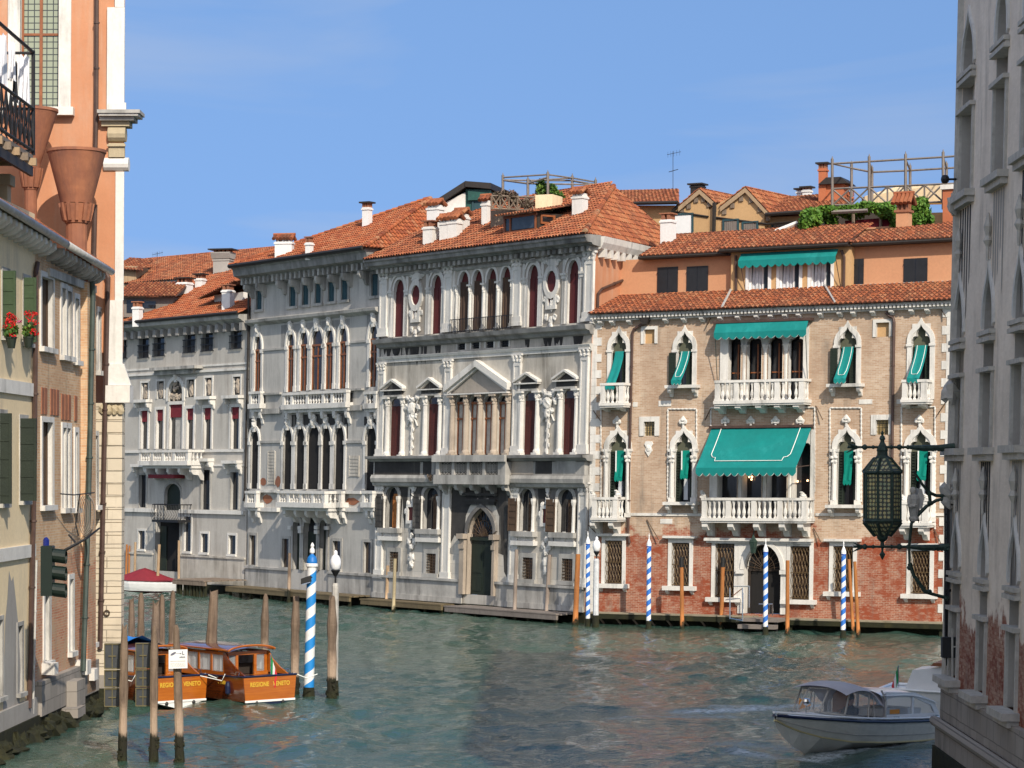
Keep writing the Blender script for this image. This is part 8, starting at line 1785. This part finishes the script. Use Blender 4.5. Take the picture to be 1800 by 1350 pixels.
wooden_taxi('varnished wooden water taxi with small flag, beside the rugged pole', 474.5, 1238, R(128), False, 'V 9380'); wooden_taxi('varnished wooden water taxi with blue tarpaulin, behind the white notice', 317, 1239, R(128), True)
# ---------------------------------------------------------------- white taxi under way, right
O = Vector((12.4, 72.3, -.17)); U = Vector((-.63, -.777, 0)).normalized(); ti = .055
Fw = Frame(O, U*math.cos(ti)+Vector((0, 0, 1))*math.sin(ti), Vector((0, 0, 1))*math.cos(ti)-U*math.sin(ti), Vector((U.y, -U.x, 0)))
WT = thing('motorboat', 'white motorboat under way with grey canopy and helmsman', 'motorboat', O)
st = [(0, 1.05, .95, -.1, .1, .72), (2, 1.13, 1.0, -.2, .08, .72), (4, 1.15, .98, -.25, .1, .75), (5.5, 1.08, .82, -.28, .16, .80), (6.6, .86, .5, -.2, .3, .86), (7.3, .6, .26, .05, .46, .9), (7.8, .32, .11, .32, .62, .93), (8.2, .04, .02, .66, .78, .96)]
hull(Fw, WT, st, 'hull_cream', 'hull_cream', 'white_gel'); rubbing(Fw, WT, st, .045, 'hull_navy', -.04); rubbing(Fw, WT, [(s[0], s[1]-.0, s[2], 0, 0, s[5]+.05) for s in st], .035, 'white_gel', 0, 'toe_rail')
q = MB(Fw)
for sg in (-1, 1): q.tube([(s[0], s[4]+(s[5]-s[4])*.33, sg*(s[2]+(s[1]-s[2])*.52)) for s in st], .018, 4)
q.build('spray_rail', 'concrete_grey', WT); q = MB(Fw)
for sg in (-1, 1): q.tube([(s[0], s[4]+.01, sg*(s[2]+.01)) for s in st], .03, 5)
q.build('chine_stripe', 'hull_yellow', WT)
q = MB(WF)     # raised foredeck
wsheet(q, [[Fw.p(5.2+2.6*k/8, .79+.11*k/8+.17*math.cos((j-5)/5*1.45)*(1-(k/8)**2*.6), (j-5)/5*(.98*(1-(k/8)**1.8*.75))) for j in range(11)] for k in range(9)]); q.build('foredeck', 'white_gel', WT, smooth=True)
wz, sz = .9, 1.5
pts = lambda s, z, w: Fw.p(s, z, w)
# windscreen and side screens
fr = MB(Fw); gl = MB(Fw)
base = [(4.9, .82, -1.0), (5.95, .93, -.86), (6.5, 1.0, -.36), (6.5, 1.0, .36), (5.95, .93, .86), (4.9, .82, 1.0)]; topp = [(4.8, 1.5, -.95), (5.6, 1.62, -.8), (5.95, 1.64, -.33), (5.95, 1.64, .33), (5.6, 1.62, .8), (4.8, 1.5, .95)]
for i in range(5): gl.poly([base[i], base[i+1], topp[i+1], topp[i]]); fr.tube([base[i], base[i+1]], .03, 5); fr.tube([topp[i], topp[i+1]], .025, 5)
for a, b in zip(base, topp): fr.tube([a, b], .028, 5)
wsn = gl.build('windscreen', 'window_glass', WT); fr.build('windscreen_frame', 'concrete_grey', WT)
q = MB(WF); rows = []
for k in range(10):
    f = k/9; u = 6.15-2.35*f; zz = 1.64+.20*math.sin(math.pi*min(1, f*1.1+.12))-.0*f; rows.append([Fw.p(u, zz-.22*abs((j-6)/6)**2.5-(.42*max(0, f-.6)/.4*abs((j-6)/6)**4), (j-6)/6*1.02) for j in range(13)])
wsheet(q, rows); q.build('canopy', 'canvas_grey', WT, smooth=True)
q = MB(Fw)
for sg in (-1, 1):
    q.tube([(4.0, .78, sg*1.02), (3.95, 1.3, sg*1.01), (4.15, 1.6, sg*.97)], .03, 5); q.tube([(4.6, .78, sg*1.02), (4.6, 1.45, sg*.98)], .02, 5)
q.build('canopy_frame', 'concrete_grey', WT)
q = MB(WF)
for sg in (-1, 1): wsheet(q, [[Fw.p(3.85+.22*a, .8+.7*b, sg*(.99-.03*b)) for a in (0, 1)] for b in (0, 1)])
q.build('canopy_flap', 'canvas_grey', WT)
FC = Frame(Fw.p(.25, 0, 0), Fw.U*1.2, Fw.V*1.06, Fw.N)
# cabin
for sg in (-1, 1):
    q = MB(FC); n0, n1 = sg*.93-.03, sg*.93+.03
    for a, b, c, d in ((.4, .84, 3.05, .74),): q.box(a, c, d, b, n0, n1)
    q.prism([(.4, .841), (.62, .841), (.8, 1.06), (1.7, 1.31), (3.05, 1.36), (3.05, 1.46), (1.6, 1.42), (.65, 1.17)], n0, n1); q.box(1.66, 1.74, .841, 1.3, n0, n1); q.box(2.95, 3.05, .841, 1.36, n0, n1); q.build('cabin_panel', 'white_gel', WT)
    g_ = MB(FC); g_.prism([(.64, .842), (1.66, .842), (1.66, 1.3), (.82, 1.06)], sg*.93-.01, sg*.93+.01); g_.build('window', 'window_glass', WT); g_ = MB(FC); g_.box(1.741, 2.949, .842, 1.33, sg*.93-.01, sg*.93+.01); g_.build('window', 'window_glass', WT)
q = MB(WF); wsheet(q, [[FC.p(.35+2.9*k/8, 1.2+.32*math.sin(min(1, k/5)*math.pi/2)-.16*abs((j-6)/6)**3, (j-6)/6*1.0) for j in range(13)] for k in range(9)]); rf = q.build('cabin_roof', 'white_gel', WT, smooth=True)
q = MB(FC); q.box(.5, 3.0, .3, .76, -.8, .8); q.build('cabin_floor', 'interior_brown', WT)
for u in (1.0, 2.2): q = MB(FC); q.box(u, u+.65, .77, .98, -.75, .75); q.build('seat', 'white_paint', WT)
q = MB(FC); q.box(2.35, 2.8, .86, .98, -.962, -.95); q.build('notice', 'orange_tag', WT)
q = MB(FC); q.box(2.9, 3.04, .74, 1.4, .2, .8); q.build('cabin_door', 'wood_frame', WT)
u, n = 7.1, -.3; q = MB(Fw); q.tube([(u, .95, n), (u, 1.25, n)], .025, 5); q.lathe((u, 1.2, n), [(.05, 0), (.09, .04), (.11, .1), (.09, .17), (.04, .2)], 10); q.tube([(7.5, .9, 0), (7.5, 1.0, 0), (7.3, 1.0, 0)], .02, 4); q.build('searchlight', 'chrome', WT)
FP2 = Frame(Fw.p(6.15, -.35, .3), (1, 0, 0), (0, 0, 1), (0, -1, 0)); q = MB(FP2); q.prism([(-.17, 1.36), (.2, 1.5), (-.12, 1.68)], 0, .01); q.tube([(-.17, 1.3, 0), (-.13, 1.7, 0)], .012, 4); q.build('pennant', 'orange_tag', WT)
for u in (1.0, 3.3, 4.6): q = MB(Fw); q.box(u, u+.2, st[2][5]+.03, st[2][5]+.09, -1.1, -1.02); q.build('cleat', 'chrome', WT)
# helmsman, seated at the wheel, in dark clothing
def skinned(name, joints, bones, mat, parent=None, base=None, sub=2):
    me = bpy.data.meshes.new(name); b0 = Vector(base); me.from_pydata([Vector(j[0])-b0 for j in joints], bones, []); o = bpy.data.objects.new(name, me); COL.objects.link(o); o.location = (0, 0, 0) if parent else b0
    if parent: o.parent = parent
    md = o.modifiers.new('skin', 'SKIN'); md.use_smooth_shade = True
    for v, j in zip(me.skin_vertices[0].data, joints): v.radius = (j[1], j[1] if len(j) < 3 else j[2])
    me.skin_vertices[0].data[0].use_root = True; o.modifiers.new('sub', 'SUBSURF').levels = sub; o.modifiers['sub'].render_levels = sub
    dg = bpy.context.evaluated_depsgraph_get(); dg.update(); m2 = bpy.data.meshes.new_from_object(o.evaluated_get(dg)); o.modifiers.clear(); o.data = m2; m2.materials.clear(); m2.materials.append(M[mat]); return o
def helmsman():
    b = Fw.p(4.75, .45, -.35); P = lambda u, v, n: tuple(Fw.p(4.75+u, .45+v, -.35+n)); t = thing('person', 'helmsman in dark jacket and cap, seated behind the motorboat windscreen', 'person', b)
    J = [(P(0, .12, 0), .16, .13), (P(-.02, .35, 0), .15, .12), (P(.0, .55, 0), .18, .12), (P(.01, .66, 0), .08), (P(.02, .74, 0), .06),
         (P(.02, .58, -.2), .075), (P(.18, .38, -.26), .055), (P(.42, .42, -.16), .04), (P(.02, .58, .2), .075), (P(.18, .38, .26), .055), (P(.42, .42, .16), .04),
         (P(.04, .08, -.1), .1), (P(.42, .1, -.14), .08), (P(.45, -.3, -.14), .055), (P(.04, .08, .1), .1), (P(.42, .1, .14), .08), (P(.45, -.3, .14), .055)]
    skinned('body', J, [(0, 1), (1, 2), (2, 3), (3, 4), (2, 5), (5, 6), (6, 7), (2, 8), (8, 9), (9, 10), (0, 11), (11, 12), (12, 13), (0, 14), (14, 15), (15, 16)], 'cloth_dark', t, b)
    H = Frame(Fw.p(4.78, 1.2, -.35), Fw.U, Fw.V, Fw.N); m = MB(H); m.lathe((0, -.05, 0), [(.05, 0), (.075, .05), (.09, .11), (.095, .17), (.085, .22), (.05, .27), (.01, .28)], 12, sq=.85); m.blob((.095, .1, 0), (.02, .03, .015), 6, 0); m.box(.08, .1, .045, .055, -.025, .025)
    for s in (-1, 1): m.blob((0, .11, s*.085), (.02, .035, .012), 6, 0); m.blob((.085, .14, s*.035), (.012, .01, .014), 6, 0)
    m.build('head', 'skin', t, smooth=True); m = MB(H); m.lathe((0, .13, 0), [(.1, 0), (.105, .05), (.09, .12), (.03, .16)], 12, sq=.9); m.box(.08, .19, .12, .14, -.07, .07); m.build('cap', 'hair_dark', t)
    for s in (-1, 1):
        m = MB(WF); w = Fw.p(5.17, .87, -.35+s*.15)
        for k in range(4): m.tube([tuple(w+Fw.N*(.02*(k-1.5))), tuple(w+Fw.U*.05+Fw.N*(.02*(k-1.5))), tuple(w+Fw.U*.07-Fw.V*(.04-.004*k)+Fw.N*(.02*(k-1.5)))], [.011, .010, .008], 5)
        m.tube([tuple(w-Fw.N*s*.04), tuple(w+Fw.U*.04-Fw.N*s*.05-Fw.V*.02)], [.012, .009], 5); m.blob((w.x, w.y, w.z), (.035, .035, .035), 6, 0); m.build('hand', 'skin', t)
helmsman()
q = MB(Fw); q.tube([(5.25+.03*math.cos(a), .87+.17*math.sin(a), -.35+.17*math.cos(a)) for a in [math.pi*2*k/16 for k in range(17)]], .014, 5); q.tube([(5.25, .87, -.35), (5.55, .8, -.35)], .02, 5); q.box(5.4, 5.7, .5, .95, -.7, .1); q.box(4.55, 4.95, .3, .45, -.6, -.1); q.build('helm', 'interior_brown', WT)
# ---------------------------------------------------------------- second white boat, half hidden by the gothic palace
O = Vector((12.1, 77.2, 0)); U = Vector((.93, -.36, 0)).normalized(); Fb = Frame(O, U, (0, 0, 1), Vector((U.y, -U.x, 0)))
B2b = thing('cabin_boat', 'white cabin boat with small flag, half hidden behind the gothic palace corner', 'boat', O)
st = [(0, .95, .85, -.1, .1, 1.0), (2, 1.05, .9, -.2, .1, .95), (4, 1.0, .8, -.2, .15, 1.0), (6, .6, .4, -.1, .3, 1.15), (7, .04, .02, .3, .7, 1.25)]
hull(Fb, B2b, st, 'white_gel', 'concrete_grey', 'white_gel'); rubbing(Fb, B2b, st, .05, 'white_gel')
q = MB(Fb); q.prism([(.75, .96), (4, 1.0), (3.6, 1.75), (2.2, 1.75), (1.0, 1.6)], -.75, .75); q.build('cabin', 'white_gel', B2b); q = MB(Fb); q.prism([(1.9, 1.35), (3.5, 1.4), (3.3, 1.68), (2.0, 1.68)], .751, .76); q.build('window', 'pane_dark', B2b); q = MB(Fb); q.prism([(1.6, 1.76), (3.9, 1.78), (3.8, 1.88), (1.7, 1.86)], -.9, .9); q.build('roof_slab', 'wood_frame', B2b)
flag(Fb, B2b, .45, .98, .3, .72, (-.8, .0), .5)
# ---------------------------------------------------------------- red covered boat at the far left
O = W(316, 1042, 155.5); O.z = 0; U = Vector((-.97, .22, 0)).normalized(); Fc = Frame(O, U, (0, 0, 1), Vector((U.y, -U.x, 0))); RB = thing('covered_boat', 'small white boat under a dark red canvas cover before the pale palace', 'boat', O)
st = [(0, .8, .6, -.1, .1, .74), (1.5, .9, .7, -.15, .08, .74), (3.2, .9, .65, -.15, .1, .78), (4.6, .5, .3, -.1, .2, .9), (5.3, .03, .02, .2, .5, .97)]
hull(Fc, RB, st, 'white_paint', 'awning_red', 'white_paint'); q = MB(WF); rows = []
for k in range(11):
    f = k/10; u = .25+4.3*f; bw = .93*(1-max(0, f-.7)*1.6); pk = .8+.78*max(.06, 1-abs(f-.52)/.5)**.9; rows.append([Fc.p(u, .76+(pk-.76)*(1-abs((j-5)/5)**1.1)+.02*math.sin(j*2+k), (j-5)/5*bw) for j in range(11)])
wsheet(q, rows); q.build('canvas_cover', 'canvas_red', RB, smooth=True); rubbing(Fc, RB, st, .04, 'awning_red')
# ================================================================ hanging lantern and its bracket
Yl = 64.75; kl = Yl/FL; c = W(1551, 880, Yl); FLn = Frame(c, (1, 0, 0), (0, 0, 1), (0, -1, 0)); hz = lambda y: (880-y)*kl
LT = thing('street_lantern', 'large ornate octagonal bronze lantern hanging from the gothic palace corner', 'lantern', c)
r8 = lambda p: p*kl
m = MB(FLn); m.lathe((0, hz(918), 0), [(r8(31.5), 0), (r8(31.5), hz(832)-hz(918))], 8, ph=.3927)
for v in range(len(m.v)): 
    q_ = m.v[v]-c; a = math.atan2(q_.y, q_.x); m.uv[v] = (a*r8(31.5)*1.0, q_.z)
m.build('pierced_panels', 'filigree', LT)
m = MB(FLn)
for i in range(8): a = .3927+i*math.pi/4; m.tube([(r8(32.5)*math.cos(a), hz(918), r8(32.5)*math.sin(a)), (r8(32.5)*math.cos(a), hz(832), r8(32.5)*math.sin(a))], .035, 5)
m.lathe((0, hz(918), 0), [(r8(34), 0), (r8(36), .04), (r8(33), .1)], 8, ph=.3927); m.lathe((0, hz(834), 0), [(r8(33), 0), (r8(36), .05), (r8(34), .1)], 8, ph=.3927); m.build('ribs', 'bronze_green', LT)
m = MB(FLn); m.lathe((0, hz(829), 0), [(r8(34), 0), (r8(14), hz(806)-hz(829))], 8, ph=.3927); rf = m.build('roof', 'filigree', LT); m = MB(FLn)
for i in range(8): a = .3927+i*math.pi/4; m.tube([(r8(35)*math.cos(a), hz(830), r8(35)*math.sin(a)), (r8(14)*math.cos(a), hz(805), r8(14)*math.sin(a))], .045, 4)
m.lathe((0, hz(807), 0), [(r8(14), 0), (r8(13), .05), (r8(10), .1), (r8(9.5), .2), (r8(10.5), .24), (r8(8), .34), (r8(4), .46), (r8(3), .6)], 8, ph=.3927); m.lathe((0, hz(786), 0), [(r8(2.2), 0), (r8(2.2), hz(775)-hz(786)), (r8(5.5), hz(772)-hz(786)), (r8(4), hz(767)-hz(786)), (r8(1.8), hz(765)-hz(786)), (r8(3), hz(761)-hz(786)), (r8(.8), hz(757)-hz(786))], 8); m.build('roof_ribs', 'bronze_green', rf)
m = MB(FLn); m.lathe((0, hz(942), 0), [(r8(13), 0), (r8(34), hz(918)-hz(942))], 8, ph=.3927); lc = m.build('tapered_base', 'filigree', LT); m = MB(FLn)
for i in range(8): a = .3927+i*math.pi/4; m.tube([(r8(14)*math.cos(a), hz(942), r8(14)*math.sin(a)), (r8(34)*math.cos(a), hz(918), r8(34)*math.sin(a))], .045, 4)
m.lathe((0, hz(984), 0), [(r8(.8), 0), (r8(2.5), .05), (r8(5.5), .15), (r8(2), .22), (r8(2), .3), (r8(4), .36), (r8(3.2), .48), (r8(9), .56), (r8(10), .62), (r8(9), .7), (r8(13), .78), (r8(13), .84)], 8, ph=.3927); m.build('cone_ribs', 'bronze_green', lc)
def arm(y, x0, x1):
    m = MB(FLn); X = lambda px: (px-1551)*kl; m.tube([(X(x0), hz(y), 0), (X(x1), hz(y), 0)], .04, 6)
    for px, rr in ((1520, 5), (1535, 3.4), (1567, 3.6), (1581, 5), (1596, 4)): m.lathe((X(px), hz(y)-rr*kl, 0), [(rr*.3*kl, 0), (rr*.9*kl, rr*.5*kl), (rr*kl, rr*kl), (rr*.9*kl, rr*1.5*kl), (rr*.3*kl, rr*2*kl)], 8)
    for s in (-1, 0, 1): m.tube([(X(x0)+.25, hz(y), 0), (X(x0)-.02, hz(y)+.13*s-.02, .1*s)], [.05, .008], 5)
    m.tube([(X(1597), hz(y), 0), (X(1625), hz(y+2), .02), (X(1650), hz(y+1), 0), (X(x1), hz(y-1), 0)], [.05, .09, .08, .1], 7)
    for px in range(1640, int(x1), 5): m.blob((X(px), hz(y)-.05, .02), (.06, .07, .07), 6, .3)
    m.build('bracket_arm', 'bronze_green', LT)
arm(786, 1490, 1678); arm(961, 1500, 1668)
m = MB(FLn); X = lambda px: (px-1551)*kl
for px in (1662, 1666.5): m.tube([(X(px), hz(1170), 0), (X(px-1 if px < 1665 else px), hz(868), 0)], .028 if px < 1665 else .05, 5)
for y in range(890, 1165, 14): m.tube([(X(1662), hz(y), 0), (X(1666.5), hz(y), 0)], .015, 4)
for y, w in ((886, 1680), (1014, 1680), (1038, 1672)): m.tube([(X(1662), hz(y), 0), (X(w), hz(y), .0)], .04, 5)
m.build('ladder_bar', 'iron', LT)
m = MB(FLn)
m.tube([(X(1666), hz(872), 0), (X(1645), hz(871), 0), (X(1633), hz(866), .1), (X(1620), hz(852), .15), (X(1604), hz(828), .2)], [.06, .05, .05, .04, .03], 6); m.tube([(X(1666), hz(875), 0), (X(1645), hz(880), 0), (X(1628), hz(890), .05), (X(1612), hz(905), .1), (X(1601), hz(920), .1), (X(1598), hz(961), 0), (X(1598), hz(995), .1)], [.05, .05, .05, .06, .045, .04, .035], 6)
m.tube([(X(1632), hz(866), .1), (X(1634), hz(884), .1)], .05, 5); m.tube([(X(1598), hz(990), .1), (X(1604), hz(1010), .15), (X(1625), hz(1040), .15), (X(1645), hz(1046), .05), (X(1668), hz(1052), 0)], [.07, .05, .06, .05, .06], 6)
for px, y, rr in ((1633, 866, 4), (1633, 884, 4.5), (1598, 998, 5), (1632, 1040, 5), (1662, 1052, 4)): m.blob((X(px), hz(y), .1), (rr*kl, rr*kl, rr*kl), 8, .1)
m.build('scroll_bracket', 'bronze_green', LT)
an = thing('winged_statue', 'small grey winged figure standing on the lantern bracket', 'statue', W(1606, 916, Yl-.1)); FA = Frame(W(1606, 916, Yl-.1), (1, 0, 0), (0, 0, 1), (0, -1, 0)); m = MB(FA); kk = kl
m.lathe((0, 0, 0), [(.1, 0), (.13, .06), (.11, .14), (.13, .3), (.15, .45), (.17, .6), (.12, .7), (.06, .73), (.05, .76)], 10); m.blob((-.02, .83, 0), (.085, .11, .09), 8, .06); m.blob((-.14, .55, .1), (.06, .16, .06), 8, .15); m.blob((-.05, .42, .15), (.12, .06, .06), 6, .2); m.build('figure', 'concrete_grey', an)
for s, du in ((-1, .12), (1, .16)): m = MB(FA); m.prism([(du-.06, .3), (du+.07, .36), (du+.12, .6), (du+.06, .86), (du-.02, .9), (du-.06, .7)], -.1+.1*s, -.06+.1*s); m.build('wing', 'concrete_grey', an)
# ================================================================ traffic signal, notice, panels, signal box
tl = W(92, 1000, 67.4); FT = Frame(tl, (1, 0, 0), (0, 0, 1), (0, -1, 0)); k = 67.4/FL; TS = thing('traffic_signal', 'dark green three-lamp traffic signal with blue beacon before the brick house', 'traffic light', tl)
m = MB(FT); m.box(-18*k, 2*k, -47*k, 38*k, -.22, .22); m.prism([(-20*k, 38*k), (3*k, 38*k), (1*k, 41*k), (-16*k, 41*k)], -.2, .2); m.build('housing', 'signal_green', TS)
for i in range(3):
    v = (24-30*i)*k; F_ = Frame(FT.p(2*k, v, 0), (0, 1, 0), (1, 0, -.12), (0, 0, 1)); m = MB(F_); m.lathe((0, 0, 0), [(.20, 0), (.20, .06), (.205, .36), (.18, .36), (.175, .08)], 14); m.build('hood', 'signal_green', TS); m = MB(F_); m.lathe((0, .05, 0), [(.17, 0), (.12, .05), (.02, .07)], 12); m.build('lens', 'lens_dark', TS)
m = MB(FT); m.lathe((-11*k, 41*k, 0), [(.09, 0), (.09, .16), (.05, .22), (.01, .24)], 10); m.build('beacon', 'blue_lens', TS)
m = MB(FT); m.tube([(2*k, 20*k, .05), (28*k, 36*k, .0), (55*k, 52*k, -.3), (72*k, 70*k, -1.0)], [.05, .05, .04, .03], 6); m.tube([(38*k, 46*k, -.2), (26*k, 60*k, -.2)], .03, 5); m.build('support_arm', 'iron', TS)
cc = thing('cable_coil', 'coil of grey cable hanging on the brick house by the downpipe', 'cable', W(150, 900, 77)); m = MB(WF)
for j in range(7): m.tube([tuple(W(152+(14-1.5*j)*math.sin(a)+1.5*j, 905-(38-2*j)*math.cos(a), 76.6-.03*j)) for a in [math.pi*2*q/20*.93 for q in range(21)]], .016, 4)
m.build('loops', 'timber_grey', cc); m = MB(WF); m.tube([tuple(W(106, 868, 74)), tuple(W(130, 870, 75)), tuple(W(166, 866, 77))], .02, 4); m.tube([tuple(W(140, 870, 76)), tuple(W(133, 920, 76)), tuple(W(138, 942, 76))], .02, 4); m.build('wire', 'iron', cc)
Yn = Ywater(1338)-.25; o = W(313, 1158, Yn); FN = Frame(o, Vector((1, .0, .03)).normalized(), (0, 0, 1), (0, -1, 0)); kn = Yn/FL; NB = thing('notice_board', 'small white notice fixed to a front timber pole', 'notice', o); m = MB(FN); m.box(-16.5*kn, 16.5*kn, -17*kn, 16*kn, -.03, .0); m.build('board', 'sign_white', NB); m = MB(FN)
m.prism([(-12*kn+4.6*kn*math.cos(a)+2*kn*math.sin(a)+3.5*kn, 9*kn+3*kn*math.sin(a)+1.2*kn*math.cos(a)) for a in [math.pi*2*q/14 for q in range(14)]], .001, .004); m.box(-4*kn, 4*kn, 9*kn, 9.6*kn, .001, .004); m.lathe((4.5*kn, 8*kn, .002), [(1.2*kn, 0), (1.2*kn, 2*kn)], 8, sq=.05); m.build('emblem', 'sign_ink', NB)
letters('L', FN, 9*kn, 7*kn, 6*kn/.7, .003, 'sign_ink', NB, 'lettering'); letters('AREA', FN, 7.5*kn, 1.2*kn, 4.2*kn, .003, 'sign_ink', NB, 'lettering'); m = MB(FN)
for i in range(17): m.box((-13.5+1.58*i)*kn, (-12.5+1.58*i)*kn, -5.4*kn, -3.2*kn, .001, .004)
for r in range(4):
    x = -13.5
    while x < 13: w = random.uniform(1, 3.2); m.box(x*kn, min(13.2, x+w)*kn, (-8.4-2*r)*kn, (-7.5-2*r)*kn, .001, .003); x += w+.7
m.build('text_lines', 'concrete_grey', NB)
for lab, l, r, yt, yb in (('stack of three dark panels with yellow edges behind the first front pole', 184, 211, 1131, 1242), ('stack of three dark panels with yellow edges behind the second front pole', 239, 264, 1130, 1241)):
    Yp = Ywater(1338)+.55; o = W((l+r)/2, yb, Yp); kp = Yp/FL; F_ = Frame(o, (1, 0, 0), (0, 0, 1), (0, -1, 0)); t = thing('panel_stack', lab, 'panel', o, 'stacked dark panels on the mooring poles'); w = (r-l)/2*kp; H = (yb-yt)*kp
    for a, b in ((0, .29), (.31, .58), (.6, 1)):
        m = MB(F_); m.box(-w, w, a*H, b*H, -.1, 0); p = m.build('panel', 'panel_grey', t); m = MB(F_); z0, z1 = a*H, b*H
        for x in (-w, 0, w): m.box(x-.012, x+.012, z0, z1, .001, .03)
        m.box(-w, w, z0-.01, z0+.02, .001, .028); m.box(-w, w, z1-.03, z1, .001, .028); m.box(-w*.5, w*.5, (z0+z1)/2-.015, (z0+z1)/2+.015, .001, .032); m.build('edging', 'yellow_edge', p)
sb = W(1672, 1138, 64.2); F_ = Frame(sb, (1, 0, 0), (0, 0, 1), (0, -1, 0)); kk = 64.2/FL; t = thing('signal_box', 'black box on a thin metal bracket at the gothic palace corner', 'sign', sb); m = MB(F_); m.box(-17*kk, 16*kk, -18*kk, 18*kk, -.12, .12); m.box(-14*kk, 13*kk, -15*kk, 15*kk, .121, .13); m.build('box', 'black_rubber', t)
m = MB(F_); m.tube([(0, -52*kk, .18), (0, 34*kk, .18)], .03, 5); m.tube([(0, 2*kk, .18), (36*kk, 2*kk, .18)], .02, 5); m.tube([(-11*kk, -40*kk, .05), (-11*kk, -18*kk, .05)], .02, 4); m.tube([(-6*kk, -40*kk, .05), (-6*kk, -18*kk, .05)], .02, 4); m.build('bracket', 'concrete_grey', t)
